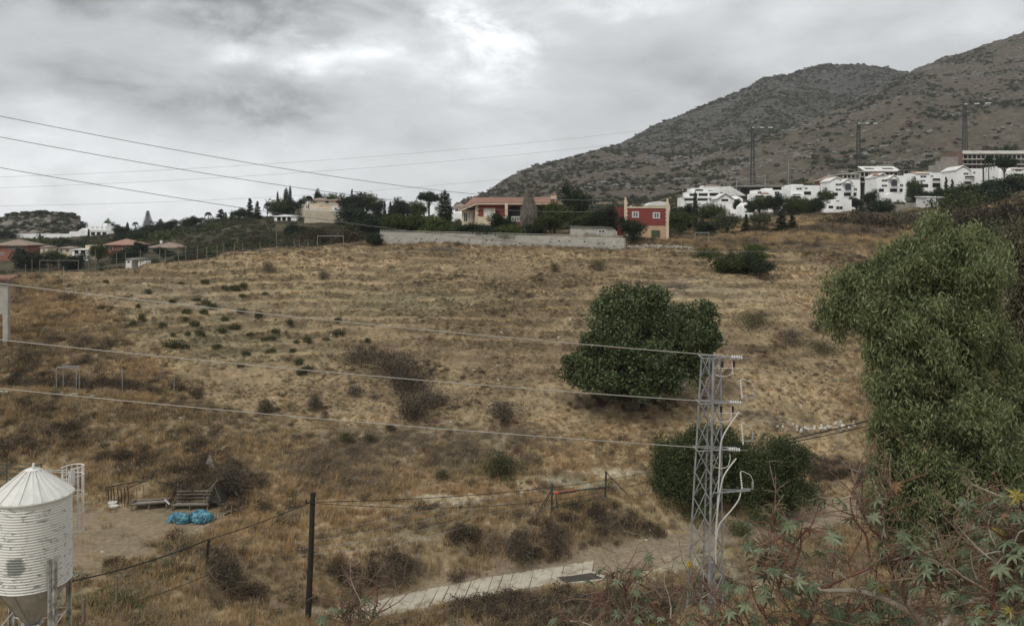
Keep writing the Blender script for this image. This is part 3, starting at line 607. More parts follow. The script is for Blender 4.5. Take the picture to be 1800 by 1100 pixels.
make_tree('lightbush', 'green_bush', 3, 5, rblobs(10, 5, -.3, 3, .5, 7), L_LIGHT, 6000, .24, limbs=False, trunk_r=.1)
make_tree('cypress', 'cypress', 12, 2.4, [(0, 0, 1 + i * 1.3, 1.15 * math.sin(.5 + 2.3 * (1 - i / 8) * .8) * (1 - .3 * i / 8) + .15, 1.15 * math.sin(.5 + 1.84 * (1 - i / 8)) * (1 - .3 * i / 8) + .15, 1.3) for i in range(8)] + [(0, 0, 11, .22, .22, 1.0)], L_DARK, 5000, .34, 'up', .4, .15, False)
make_tree('cone', 'conifer', 10, 5, [(.2 * math.sin(i * 2), .2 * math.cos(i * 2), .8 + i * 1.1, 2.3 * (1 - i / 9.) + .35, 2.3 * (1 - i / 9.) + .35, .75) for i in range(9)], L_DARK, 6000, .38, 'random', .5, .2, False, lump=.3)
make_tree('pine', 'umbrella_pine', 9, 8, [(x * 2.2, y * 2.2, 7.0 + .7 * random.random(), 1.9, 1.9, 1.1) for x, y in [(0, 0), (1, .2), (-1, .1), (.3, 1), (-.2, -1), (.8, -.8)]] + [(0, 0, 7.9, 2, 2, .9)], L_DARK, 6000, .36, trunk_r=.28)
ar = []
for i in range(11):
    r_ = 2.6 * (1 - i / 12.) ; 
    for k in range(7):
        a_ = k * 2 * math.pi / 7 + i * .4; ar.append((math.cos(a_) * r_ * .7, math.sin(a_) * r_ * .7, 1.6 + i * .98, r_ * .5 + .2, r_ * .5 + .2, .36))
make_tree('araucaria', 'araucaria', 12.8, 5.6, ar, L_DARK, 12000, .36, 'random', .6, .2, False, lump=.25)
# palm: arching fronds with leaflets
def palm_mesh(nf, ln, droop, mat, name):
    P_ = []
    for i in range(nf):
        a_ = i * 2.399; el = 1.25 - 1.5 * (i / nf) ; m_ = 26
        for j in range(m_):
            s_ = (j + 1) / m_; r_ = ln * s_ * math.cos(el) * (1 - .15 * s_) + .1; z_ = ln * s_ * math.sin(el) - droop * s_ * s_
            for side in (-1, 1):
                P_.append((math.cos(a_) * r_ - math.sin(a_) * side * .16 * math.sin(s_ * 2.8 + .2), math.sin(a_) * r_ + math.cos(a_) * side * .16 * math.sin(s_ * 2.8 + .2), z_ - .05))
    C = np.array(P_); return qmesh(name, leaf_quads(C, .42, .22, 'droop' if droop > 1.5 else 'random'), mat)
def palm_tree(key, H, nf, ln, droop):
    cm = palm_mesh(nf, ln, droop, L_DARK if key == 'palm' else L_OLIVE, 'palm_crown')
    V = np.empty(len(cm.vertices) * 3, np.float32); cm.vertices.foreach_get('co', V); V = V.reshape(-1, 3); V[:, 2] += H - ln * .7; cm.vertices.foreach_set('co', V.ravel()); cm.update()
    t = MB(); t.tube([(0, 0, -1), (.1, 0, H * .4), (0, 0, H - ln * .7)], [.26, .2, .18], 7)
    me = bpy.data.meshes.new('palm_trunk'); me.from_pydata(t.v, [], t.f); me.materials.append(BARK); me.update(); TREES[key] = ('palm_tree', H, ln * 1.9, cm, me)
palm_tree('palm', 8, 34, 2.3, 1.6)
def tree(kind, px, ptop, Y, wpx, label, group=None, dz=0., hide=False):
    if Y >= 290 and px < 770 and kind not in ('cypress', 'palm', 'araucaria'): wpx *= 1.55; ptop -= 3.5
    name, H, Wd, cm, tm = TREES[kind]; x = (px - 900) / F * Y; zb = zat(x, Y) + dz; zt = (400 - ptop) / F * Y
    s = wpx / F * Y / Wd
    if kind not in ('palm', 'cypress', 'araucaria', 'pine', 'bush', 'lightbush'): zb = min(zb, zt - .78 * wpx / F * Y)
    zb = min(zb, zt - .42 * wpx / F * Y); h = max(zt - zb, 1.0)
    o = empty(name, (x, Y, zb), random.random() * 6.28, label, 'bush' if 'bush' in name else 'tree', group)
    o.scale = (s, s, h / H); c = mobj('crown' if 'bush' not in name else 'foliage', cm, o); mobj('trunk' if 'bush' not in name else 'stem', tm, o)
    return o
# ------------------------------------------------------------------ building kit
WHITE = surf('white_render', (.78, .78, .76), (.87, .87, .85), .35, .9, .15, 6, stain=(.56, .55, .52))
CREAM = surf('cream_render', (.52, .44, .32), (.66, .57, .43), .8, .9, .2, 8)
RED = surf('red_render', (.175, .042, .036), (.23, .060, .050), .8, .9, .2, 9, stain=(.17, .04, .032))
BRICKC = surf('brick_red_render', (.22, .095, .068), (.30, .135, .095), 1.0, .9, .3, 14)
CONC = surf('concrete', (.22, .205, .18), (.33, .305, .27), .9, .92, .4, 9, stain=(.13, .12, .105))
CONCD = surf('raw_concrete', (.13, .12, .11), (.20, .19, .17), .7, .92, .3, 6)
BLOCK = surf('concrete_block', (.36, .345, .30), (.54, .515, .455), 1.6, .95, .5, 12, stain=(.22, .205, .18))
TILE = surf('terracotta_tile', (.21, .115, .085), (.42, .26, .20), 3.2, .85, .4, 12)
TILEG = surf('weathered_tile', (.20, .15, .12), (.31, .24, .19), 2., .9, .4, 10)
STONE = surf('field_stone', (.20, .18, .15), (.46, .42, .35), 1.3, .95, .6, 8)
METAL = surf('galvanised_steel', (.27, .28, .285), (.40, .41, .415), 4, .55, .1, 20, metal=.45, spec=.5)
DMETAL = surf('dark_steel', (.035, .037, .038), (.075, .077, .078), 4, .6, .1, 20, metal=.3)
GLASS = NT('dark_glass'); GLASS = GLASS.fin((.018, .022, .026), .12, 0, .6)
FRAMEW = surf('white_frame', (.62, .62, .60), (.72, .72, .70), 3, .6, 0)
CHALK = surf('white_paint', (.58, .57, .54), (.74, .73, .70), 2, .7, .15, 14, stain=(.40, .37, .32))
INSHADE = surf('interior_shade', (.012, .012, .012), (.025, .024, .023), 2, .95, 0)  # near-black colour standing in for the shade inside openings
GREEND = surf('green_door_paint', (.055, .075, .035), (.085, .105, .05), 3, .7, .2)
WOODG = surf('weathered_wood', (.12, .10, .08), (.24, .205, .165), 5, .9, .5, 30)
WOODD = surf('tarred_wood', (.014, .012, .010), (.040, .034, .028), 6, .8, .6, 30)
BUILT = []
SLABP = surf('pale_concrete_slab', (.36, .34, .30), (.50, .48, .43), .9, .92, .3, 9, stain=(.26, .24, .21))
class Bld:
    def __init__(s, name, px, Y, label, cat='house', group=None, z=None):
        s.px, s.Y = px, Y; s.x = (px - 900) / F * Y; s.z = zat(s.x, Y) if z is None else z
        s.o = empty(name, (s.x, Y, s.z), 0, label, cat, group)
    def X(s, p, dy=0): return (p - 900) / F * (s.Y + dy) - s.x
    def Zp(s, p, dy=0): return (400 - p) / F * (s.Y + dy) - s.z
    def box(s, name, p0, p1, q0, q1, d0, d1, mat, parent=None, label=None):
        BUILT.append((p0, p1, s.Y, 0)); m = MB(); zb = s.Zp(q1, d0) if q1 is not None else -4
        m.box(s.X(p0, d0), s.X(p1, d0), d0, d1, zb, s.Zp(q0, d0)); o = m.build(name, mat, parent or s.o)
        if label: o['label'] = label
        return o
    def roof(s, p0, p1, qe, qr, d0, d1, mat, kind='hip', over=.5, name='roof', ridge=.5, th=.18):
        x0, x1 = s.X(p0, d0) - over, s.X(p1, d0) + over; ze = s.Zp(qe, d0); zr = s.Zp(qr, (d0 + d1) / 2); y0, y1 = d0 - over, d1 + over; ym = y0 + (y1 - y0) * ridge
        m = MB(); k = min((y1 - y0) / 2, (x1 - x0) / 2 - .05) if kind == 'hip' else 0
        if kind in ('hip', 'gable'):
            m.add([(x0, y0, ze), (x1, y0, ze), (x1, y1, ze), (x0, y1, ze), (x0 + k, ym, zr), (x1 - k, ym, zr), (x0, y0, ze - th), (x1, y0, ze - th), (x1, y1, ze - th), (x0, y1, ze - th)],
                  [(0, 1, 5, 4), (1, 2, 5), (2, 3, 4, 5), (3, 0, 4), (6, 7, 1, 0), (7, 8, 2, 1), (8, 9, 3, 2), (9, 6, 0, 3), (9, 8, 7, 6)])
        elif kind == 'front':      # ridge runs away from the viewer: a gable end faces the viewer
            xm = (x0 + x1) / 2
            m.prism([(x0, ze), (x0, ze + th), (xm, zr + th), (x1, ze + th), (x1, ze), (xm, zr)], y0, y1)
        elif kind == 'shed':       # rises away from the viewer
            m.add([(x0, y0, ze), (x1, y0, ze), (x1, y1, zr), (x0, y1, zr), (x0, y0, ze - th), (x1, y0, ze - th), (x1, y1, zr - th), (x0, y1, zr - th)],
                  [(0, 1, 2, 3), (7, 6, 5, 4), (4, 5, 1, 0), (5, 6, 2, 1), (6, 7, 3, 2), (7, 4, 0, 3)])
        return m.build(name, mat, s.o)
    def gable(s, p0, p1, qe, qr, d0, d1, mat, name='gable'):
        m = MB(); m.prism([(s.X(p0, d0), s.Zp(qe, d0)), (s.X(p1, d0), s.Zp(qe, d0)), (s.X((p0 + p1) / 2, d0), s.Zp(qr, d0))], d0, d1); return m.build(name, mat, s.o)
    def win(s, p0, p1, q0, q1, d, frame=FRAMEW, bars=1, glass=GLASS, name='window', sill=False, fw=.07):
        x0, x1, z0, z1 = s.X(p0, d), s.X(p1, d), s.Zp(q1, d), s.Zp(q0, d); m = MB(); a, b = d - .07, d - .004
        m.box(x0, x1, a, b, z0, z0 + fw); m.box(x0, x1, a, b, z1 - fw, z1); m.box(x0, x0 + fw, a, b, z0 + fw, z1 - fw); m.box(x1 - fw, x1, a, b, z0 + fw, z1 - fw)
        for i in range(bars):
            xc = x0 + (x1 - x0) * (i + 1) / (bars + 1); m.box(xc - fw * .4, xc + fw * .4, a + .01, b, z0 + fw, z1 - fw)
        o = m.build(name, frame, s.o); m = MB(); m.box(x0 + fw, x1 - fw, d - .022, d - .003, z0 + fw, z1 - fw); m.build('pane', glass, o); return o
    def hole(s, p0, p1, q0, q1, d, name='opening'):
        m = MB(); m.box(s.X(p0, d), s.X(p1, d), d - .012, d + .3, s.Zp(q1, d), s.Zp(q0, d)); return m.build(name, INSHADE, s.o)  # no recess is cut: the opening's shade is painted as a near-black box
    def rail(s, p0, p1, q0, q1, d, mat=FRAMEW, step=.35, name='balustrade', solid=False):
        m = MB(); x0, x1, z0, z1 = s.X(p0, d), s.X(p1, d), s.Zp(q1, d), s.Zp(q0, d); m.box(x0, x1, d - .08, d + .04, z1 - .09, z1); m.box(x0, x1, d - .08, d + .04, z0, z0 + .07)
        n = max(2, int((x1 - x0) / step))
        for i in range(n + 1):
            xc = x0 + (x1 - x0) * i / n; m.box(xc - .05, xc + .05, d - .06, d + .02, z0 + .07, z1 - .09)
        return m.build(name, mat, s.o)

# ---- red-walled bungalow with tiled roof
b = Bld('bungalow', 807, 150, 'red bungalow with cream corner stones and tiled hip roof behind the block wall'); h = b
b.box('wall', 836, 975, 357, None, 0, 12, RED)
b.box('side_wing', 812, 836, 369, None, 1.5, 12, CREAM)
b.box('plinth', 840, 888, 381, None, -.12, 0, CREAM)
m = MB()
for i in range(12): m.box(b.X(835.5), b.X(839.5 if i % 2 else 841.5), -.1, .6, b.Zp(396 - i * 3.3) + .02, b.Zp(396 - (i + 1) * 3.3) - .02)
m.build('corner_stones', CREAM, b.o)['kind'] = 'stuff'
# tiled hip roof: slabs first, then rows of barrel tiles as ridges
def tiled(bl, c, n, name, mat, par):
    """c: four corners (eave left, eave right, ridge right, ridge left); n barrel rows"""
    m = MB(); c = [Vector(q) for q in c]
    nrm = (c[1] - c[0]).cross(c[3] - c[0]).normalized()
    if nrm.z < 0: nrm = -nrm
    for i in range(n):
        t_ = (i + .5) / n; a_ = c[0].lerp(c[1], t_); b_ = c[3].lerp(c[2], t_); m.tube([a_ + nrm * .05, b_ + nrm * .05], .085, 5)
    o = m.build(name, mat, par); o['kind'] = 'stuff'
x0, x1, xe = b.X(806, 0), b.X(988, 0), b.X(838, 0)
zl, ze, zr = b.Zp(370, 1), b.Zp(357, -.8), b.Zp(347.5, 5)
yr = 5.5; xr0, xr1 = b.X(832, 5), b.X(965, 5)
m = MB(); th = .16
m.add([(xe, -.8, ze), (x1, -.8, ze), (xr1, yr, zr), (xr0, yr, zr), (x0, 1., zl), (x0, 12, zl), (x1, 12, ze)],
      [(0, 1, 2, 3), (4, 0, 3), (5, 4, 3), (6, 5, 3, 2), (1, 6, 2), (4, 5, 6, 1, 0)])
rf = m.build('roof', TILE, b.o)
tiled(b, [(xe, -.8, ze), (x1, -.8, ze), (xr1, yr, zr), (xr0, yr, zr)], 52, 'barrel_tiles', TILE, rf)
tiled(b, [(x0, 1., zl), (xe, -.8, ze), (xr0 + .1, yr, zr), (xr0, yr, zr)], 14, 'barrel_tiles', TILE, rf)
m = MB(); m.beam((xe, -.86, ze - .16), (x1, -.86, ze - .16), .12, .2); m.beam((x0, .94, zl - .16), (xe, -.86, ze - .16), .12, .2); m.build('cornice', CREAM, b.o)
b.win(850, 870.5, 366, 381, 0, CREAM, 0, CHALK, fw=.16, name='shuttered_window')
b.box('porch_pier', 887.5, 892.5, 357, 394, -1.6, -1.1, CREAM)
# arches of the porch: near-black panels painted for the shade inside
m = MB(); xa, xb, zt_, zb_ = b.X(893), b.X(918), b.Zp(360), b.Zp(392)
pts = [(xa, zb_)] + [((xa + xb) / 2 - (xb - xa) / 2 * math.cos(k * math.pi / 12), b.Zp(371) + (xb - xa) * .36 * math.sin(k * math.pi / 12)) for k in range(13)] + [(xb, zb_)]
m.prism(pts, -.05, .3); m.build('porch_arch', INSHADE, b.o)
m = MB(); xa, xb = b.X(930), b.X(962)
pts = [(xa, zb_)] + [((xa + xb) / 2 - (xb - xa) / 2 * math.cos(k * math.pi / 12), b.Zp(371) + (xb - xa) * .30 * math.sin(k * math.pi / 12)) for k in range(13)] + [(xb, zb_)]
m.prism(pts, -.05, .3); m.build('porch_arch', INSHADE, b.o)
b.rail(899, 960, 380.5, 389.5, -1.6, FRAMEW, .28)
b.box('terrace', 895, 962, 390.5, None, -2, 0, RED)
b.win(815, 822, 374, 390, 1.5, CREAM, 1); b.box('stone_pier', 824, 831, 372, None, 1.2, 1.5, STONE)
m = MB(); cx, cy = b.X(973, 5), 5; zc0, zc1 = b.Zp(350, 5) - .8, b.Zp(343.5, 5); 
m.box(cx - .5, cx + .5, cy - .4, cy + .4, zc0, zc1); o = m.build('chimney', CREAM, b.o)
m = MB(); m.prism([(cx - .65, zc1 + .02), (cx + .65, zc1 + .02), (cx, zc1 + .42)], cy - .5, cy + .5); m.build('cap', TILE, o)

# ---- tall red house with cream quoins
b = Bld('townhouse', 1136, 142, 'narrow two-storey red house with cream quoins and a green door')
b.box('upper_wall', 1101, 1173, 366, 396.6, 0, 9, RED); b.box('lower_wall', 1101, 1173, 397, None, .02, 9, surf('tan_render', (.40, .27, .17), (.52, .37, .25), .7, .9, .2, 8, stain=(.45, .25, .16)))
b.box('parapet', 1100, 1174, 363.5, 366, -.08, .25, CREAM)
for (p0, p1, top) in ((1097.5, 1102, 352), (1171, 1175.5, 354)):
    m = MB(); n = 21
    for i in range(n):
        e_ = .13 if i % 2 else 0; z1 = b.Zp(427) + (b.Zp(top) - b.Zp(427)) * (i + 1) / n; z0 = b.Zp(427) + (b.Zp(top) - b.Zp(427)) * i / n
        m.box(b.X(p0) - e_ * (p0 < 1150) * 0 , b.X(p1) + (e_ if p0 < 1150 else 0), -.14, .3, z0 + .012, z1 - .012) if p0 < 1150 else m.box(b.X(p0) - e_, b.X(p1), -.14, .3, z0 + .012, z1 - .012)
    o = m.build('quoin_pillar', CREAM, b.o); m = MB(); xc = (b.X(p0) + b.X(p1)) / 2; zt = b.Zp(top); m.lathe([(.0, zt), (.2, zt + .02), (.12, zt + .14), (.2, zt + .3), (.16, zt + .42), (0, zt + .5)], 10, (xc, .08)); m.build('finial', CREAM, o)
b.win(1111, 1123, 372, 382.5, 0, FRAMEW, 3, fw=.11); b.win(1147.5, 1160, 373.5, 384, 0, FRAMEW, 3, fw=.11)
m = MB(); m.box(b.X(1145), b.X(1160), -.09, .01, b.Zp(426), b.Zp(404.5)); dr = m.build('door', GREEND, b.o)
m = MB()
for k in range(6): m.box(b.X(1146.2), b.X(1158.8), -.12, -.09, b.Zp(424.6 - k * 3.3), b.Zp(422.6 - k * 3.3))
m.build('door_slats', GREEND, dr)['kind'] = 'stuff'
m = MB(); xc = b.X(1110.5); m.box(xc - .2, xc + .2, 1., 1.4, b.Zp(364), b.Zp(361)); m.build('chimney', CREAM, b.o)
b.box('rear_wing', 1085, 1101, 364, None, 4, 9, RED)

# ---- grey outbuilding behind the wall
b = Bld('outbuilding', 1044, 139, 'low whitewashed outbuilding with a small white window behind the block wall', 'shed')
m = MB(); m.prism([(b.X(1002), -3), (b.X(1085), -3), (b.X(1085), b.Zp(407)), (b.X(1076), b.Zp(400.5)), (b.X(1003), b.Zp(398))], 0, 4.5); m.build('wall', BLOCK, b.o)
m = MB(); m.beam((b.X(1001), 2.2, b.Zp(397.6)), (b.X(1077), 2.2, b.Zp(400)), 5, .08); m.build('roof', CONC, b.o)
b.win(1051.5, 1063.5, 404, 409.5, 0, FRAMEW, 1, fw=.1)

# ---- long block wall
def wall_blocks(name, label, p0, p1, n, rows, mat, seed):
    g = random.Random(seed); a_ = Vector(p0); c_ = Vector(p1); u = (c_ - a_); Ln = Vector((u.x, u.y, 0)).length; u2 = Vector((u.x, u.y, 0)).normalized(); v = Vector((-u2.y, u2.x, 0))
    o = empty(name, tuple(a_), 0, label, 'wall'); m = MB(); mh = MB(); bw, bh = .4, .2; nb = int(Ln / bw)
    def put(mm, s0, s1, z0, z1, d0, d1, zo):
        P0 = u2 * s0; P1 = u2 * s1; D0 = v * d0; D1 = v * d1; vs = []
        for zz_ in (z0 + zo, z1 + zo): vs += [P0 + D0 + Vector((0, 0, zz_)), P1 + D0 + Vector((0, 0, zz_)), P1 + D1 + Vector((0, 0, zz_)), P0 + D1 + Vector((0, 0, zz_))]
        mm.add(vs, [(0, 3, 2, 1), (4, 5, 6, 7), (0, 1, 5, 4), (1, 2, 6, 5), (2, 3, 7, 6), (3, 0, 4, 7)])
    sl = u.z / Ln
    for r_ in range(rows):
        for i in range(-1, nb + 1):
            s0 = i * bw + (bw / 2 if r_ % 2 else 0); zo = sl * s0; s1 = s0 + bw - .022
            if s0 < -.25 or s1 > Ln + .25: continue
            if g.random() < .075 and r_ in (4, 5, 7, 8, 10, 11):
                put(m, s0, s0 + .07, r_ * bh, r_ * bh + bh - .02, 0, .2, zo); put(m, s1 - .07, s1, r_ * bh, r_ * bh + bh - .02, 0, .2, zo); continue
            j = g.random() * .022; put(m, s0, s1, r_ * bh, r_ * bh + bh - .02, -j, .2, zo)
    o2 = m.build('block_courses', mat, o); o2['kind'] = 'stuff'
    mb = MB(); put(mb, -.05, Ln + .05, -1.5, rows * bh - .15, .03, .17, 0); 
    for k in range(4): 
        vx = list(mb.v[k + 4]); 
    bk = MB(); P1 = u2 * Ln
    vs = [v * .05 + Vector((0, 0, -2)), P1 + v * .05 + Vector((0, 0, u.z - 2)), P1 + v * .17 + Vector((0, 0, u.z - 2)), v * .17 + Vector((0, 0, -2)), v * .05 + Vector((0, 0, rows * bh - .1)), P1 + v * .05 + Vector((0, 0, u.z + rows * bh - .1)), P1 + v * .17 + Vector((0, 0, u.z + rows * bh - .1)), v * .17 + Vector((0, 0, rows * bh - .1))]
    bk.add(vs, [(0, 3, 2, 1), (4, 5, 6, 7), (0, 1, 5, 4), (1, 2, 6, 5), (2, 3, 7, 6), (3, 0, 4, 7)]); bk.build('mortar_shade_core', surf('mortar_and_hole_shade', (.05, .046, .04), (.09, .082, .072), 3, .95, .2), o)  # mortar behind the joints, coloured dark so missing blocks read as shaded holes
    lt = MB(); nh = int(Ln / .5)      # openwork top course of hollow blocks
    for i in range(nh):
        s0 = i * .5; zo = sl * s0; z0 = rows * bh
        put(lt, s0, s0 + .5, z0, z0 + .05, .02, .18, zo); put(lt, s0, s0 + .5, z0 + .27, z0 + .32, .02, .18, zo); put(lt, s0, s0 + .06, z0 + .05, z0 + .27, .02, .18, zo); put(lt, s0 + .25, s0 + .29, z0 + .05, z0 + .27, .02, .18, zo)
    lt.build('openwork_course', mat, o)['kind'] = 'stuff'
    return o
zt0, zt1 = (400 - 404.5) / F * 135.5, (400 - 415) / F * 133.5; HW = 3.0
wall_blocks('block_wall', 'long grey concrete block wall with an openwork top course along the top of the field', ((668 - 900) / F * 135.5, 135.5, zt0 - HW - .32), ((1099 - 900) / F * 133.5, 133.5, zt1 - HW - .32), 0, 15, BLOCK, 3)
# ---- dry stone wall right of the block wall
def stones_wall(name, label, P0, P1, h, n, mat, seed, cat='wall', spread=.35):
    g = random.Random(seed); o = empty(name, tuple(P0), 0, label, cat); a_ = Vector(P0); c_ = Vector(P1)
    base = bpy.data.meshes.new('stone'); import bmesh as bmm; bb = bmm.new(); bmm.ops.create_icosphere(bb, subdivisions=1, radius=.5)
    for q in bb.verts: q.co *= 1 + .22 * (g.random() - .5); q.co.z *= .75
    bb.to_mesh(base); bb.free(); base.materials.append(mat)
    for i in range(n):
        t_ = g.random(); p = a_.lerp(c_, t_); gz = zat(p.x, p.y); s = .22 + .34 * g.random()
        q = bpy.data.objects.new('stone', base); link(q); q.parent = o; q.location = Vector((p.x + (g.random() - .5) * spread, p.y + (g.random() - .5) * spread, gz + g.random() * h)) - a_
        q.scale = (s, s * .9, s * (.7 + .4 * g.random())); q.rotation_euler = (g.random() * 6, g.random() * 6, g.random() * 6)
    return o
stones_wall('stone_wall', 'low tumbled dry stone wall below the narrow red house', hit(1104, 438), hit(1215, 438), .45, 240, STONE, 5)
stones_wall('rubble_row', 'row of pale rubble stones on the slope beside the eucalyptus', hit(1378, 747), hit(1490, 742), .12, 70, surf('pale_stone', (.42, .40, .36), (.62, .60, .55), 2, .9, .3), 9, 'stones', 2.2)

# ---- villas and houses on the far left
b = Bld('villa', 160, 430, 'flat-roofed white villa on the skyline beside the rocky hill')
b.box('lower_wall', 153, 201, 403, None, 0, 12, WHITE); b.box('upper_wall', 155, 186, 397, 403, 1, 11, WHITE); b.box('tower', 181, 188, 392.5, 397, 4, 9, WHITE)
b.box('wing', 122, 153, 407, None, 1, 10, WHITE); b.gable(136, 153, 407, 401, 1, 10, WHITE)
for p in (161, 169, 177): b.win(p, p + 4.5, 399.3, 401.3, 1, FRAMEW, 1, fw=.12)
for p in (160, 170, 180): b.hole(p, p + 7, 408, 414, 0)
b.rail(155, 199, 403.6, 405.6, -.6, WHITE, .8)
b = Bld('perimeter_wall', 78, 425, 'long low white wall at the foot of the rocky hill', 'wall')
b.box('wall', 15, 125, 411, None, 0, .4, WHITE)
b = Bld('brick_house', 28, 275, 'brick-red house with grey hip roof at the left edge')
b.box('wall', -12, 47, 431, None, 0, 10, BRICKC); b.roof(-12, 47, 431, 421, 0, 10, TILEG, 'hip', .8); b.win(16, 27, 433, 438, 0, FRAMEW, 1, fw=.1); b.win(0, 7, 444, 448, 0, FRAMEW, 1, fw=.1); b.win(34, 40, 433, 438, 0, FRAMEW, 1, fw=.1)
b = Bld('cottage', 78, 262, 'small ochre cottage half hidden between trees'); b.box('wall', 71, 84, 434, None, 0, 5, CREAM); b.roof(71, 84, 434, 431, 0, 5, TILEG, 'hip', .3); b.win(75, 79, 437, 441, 0)
b = Bld('cottage', 115, 270, 'pale yellow bungalow left of the red house'); b.box('wall', 102, 127, 436, None, 0, 6, CREAM); b.roof(102, 127, 436, 432.5, 0, 6, TILEG, 'hip', .4); b.win(106, 110, 438, 443, 0); b.win(116, 121, 438, 443, 0)
b = Bld('terrace_house', 148, 258, 'white stepped terrace house beside the red house'); b.box('wall', 127, 154, 438.5, None, 0, 7, WHITE); b.box('upper_wall', 150, 171, 431, None, 1.5, 8, CREAM); b.hole(131, 138, 440, 446, 0); b.hole(142, 150, 440, 446, 0)
b.roof(125, 156, 438.5, 437, 0, 7, CHALK, 'shed', .3)
b = Bld('red_house', 210, 265, 'red house with orange hip roof in the left valley'); b.box('wall', 188, 236, 430, None, 0, 9, BRICKC); b.roof(186, 237, 430, 419.5, 0, 9, TILE, 'hip', .7); b.win(192, 198, 433, 439, 0); b.box('cornice', 187, 237, 429.6, 431.4, -.3, 0, CHALK)
b.win(215, 222, 433, 439, 0)
b = Bld('grey_roof_house', 287, 262, 'single-storey house under broad grey tiled roof with white chimney'); b.box('wall', 260, 315, 435, None, 0, 10, CREAM); b.roof(259, 316, 435, 426, 0, 10, TILEG, 'hip', .7); b.box('chimney', 281, 284.5, 422.5, 428, 3.5, 4.3, CHALK); b.win(268, 274, 437, 442, 0)
b = Bld('ruined_shed', 238, 128, 'roofless low white ruin just beyond the field crest', 'ruin', z=zat((238 - 900) / F * 128, 128))
b.box('wall', 220, 231, 458, None, 0, 2.4, CHALK); b.box('wall', 243, 256, 458.5, None, .5, 2.4, CHALK); b.box('back_wall', 231, 243, 455.5, None, 2.2, 2.5, CHALK); b.box('roof_slab', 222, 250, 454.5, 456.3, .2, 2.4, CONC); b.hole(224, 228, 459, 462, 0, 'window')
# hilltop villa and its retaining wall
b = Bld('hilltop_villa', 565, 320, 'large cream villa with terraces on the wooded hilltop')
b.box('lower_wall', 530, 612, 359, None, 0, 12, CREAM); b.box('upper_wall', 545, 606, 352, 359, 2, 12, CREAM); b.roof(540, 576, 352, 347.5, 2, 12, TILEG, 'hip', .8); b.roof(572, 604, 352.5, 349, 1.5, 12, TILEG, 'hip', .8)
b.box('annex', 583, 600, 363, 372, -3, 0, WHITE); b.rail(517, 560, 362, 366.5, -2, FRAMEW, .7); b.rail(560, 609, 356.5, 359.5, -.5, FRAMEW, .7)
b.hole(572, 578, 353.5, 358, 2); b.hole(590, 600, 353.5, 358, 2); b.win(551, 557, 353.5, 357, 2); b.win(588, 592, 365, 370, -3); b.win(538, 543, 361, 366, 0)
b.box('terrace', 517, 583, 366.5, None, -2.2, 0, CREAM)
b = Bld('retaining_wall', 585, 296, 'tall cream stone retaining wall with white balustrade below the hilltop villa', 'wall')
BUILT.append((533, 637, 296, 0)); m = MB(); m.prism([(b.X(533), -5), (b.X(637), -5), (b.X(637), b.Zp(378)), (b.X(580), b.Zp(371.5)), (b.X(536.5), b.Zp(369.5))], 0, 1.2); m.build('wall', surf('cream_stone', (.40, .35, .26), (.53, .47, .36), .5, .95, .5, 3), b.o)
m = MB()
for i in range(24):
    t_ = i / 23; p = 537 + t_ * 98; q_ = 369.5 + 8 * max(0, (t_ - .1)) ** 1.1; m.box(b.X(p) - .16, b.X(p) + .16, .2, .5, b.Zp(q_) - .2, b.Zp(q_) + .75)
m.build('balustrade_posts', CHALK, b.o)['kind'] = 'stuff'
b = Bld('arcaded_house', 501, 300, 'long low white house with three arches below the cypresses'); b.box('wall', 482, 521, 380, None, 0, 7, WHITE); b.roof(481, 522, 380, 377, 0, 7, CHALK, 'hip', .4)
for p in (487, 496, 505):
    m = MB(); xa, xb = b.X(p), b.X(p + 6.5); m.prism([(xa, b.Zp(388))] + [((xa + xb) / 2 - (xb - xa) / 2 * math.cos(k * math.pi / 8), b.Zp(384) + .5 * math.sin(k * math.pi / 8)) for k in range(9)] + [(xb, b.Zp(388))], -.03, .2); m.build('arch', INSHADE, b.o)  # near-black panel painted for the shade inside each arch
b = Bld('pavilion', 506, 330, 'cream garden pavilion with small columns under the cypress trees', 'pavilion'); b.box('roof', 483, 514, 369, 370.5, -1, 3, CHALK); b.box('wall', 483, 514, 374, None, 1.2, 1.6, CREAM)
for p in (484, 491, 498, 505, 512): b.box('column', p, p + 1.3, 370.5, 376, -.8, -.5, CHALK)
b = Bld('garden_house', 716, 300, 'low white garden house among trees behind the wall'); b.box('wall', 694, 723, 367.5, None, 0, 5, WHITE); b.roof(694, 723, 367.5, 366, 0, 5, TILEG, 'hip', .4); b.win(700, 705, 369, 372, 0); b.win(712, 717, 369, 372, 0)
b = Bld('glazed_cabin', 767, 250, 'small glazed white cabin left of the tall cypress', 'cabin'); b.box('wall', 763, 771.5, 362, None, 0, 3, WHITE); b.win(764, 770.5, 363, 370, 0, FRAMEW, 2, fw=.1)
b = Bld('white_villa', 806, 260, 'white villa with pitched roof partly hidden left of the red bungalow'); b.box('wall', 795, 822, 365, None, 0, 8, WHITE); b.roof(795, 822, 365, 357, 0, 8, TILEG, 'hip', .5); b.win(800, 806, 367, 372, 0); b.box('terrace', 793, 815, 375, None, -2, 0, WHITE)

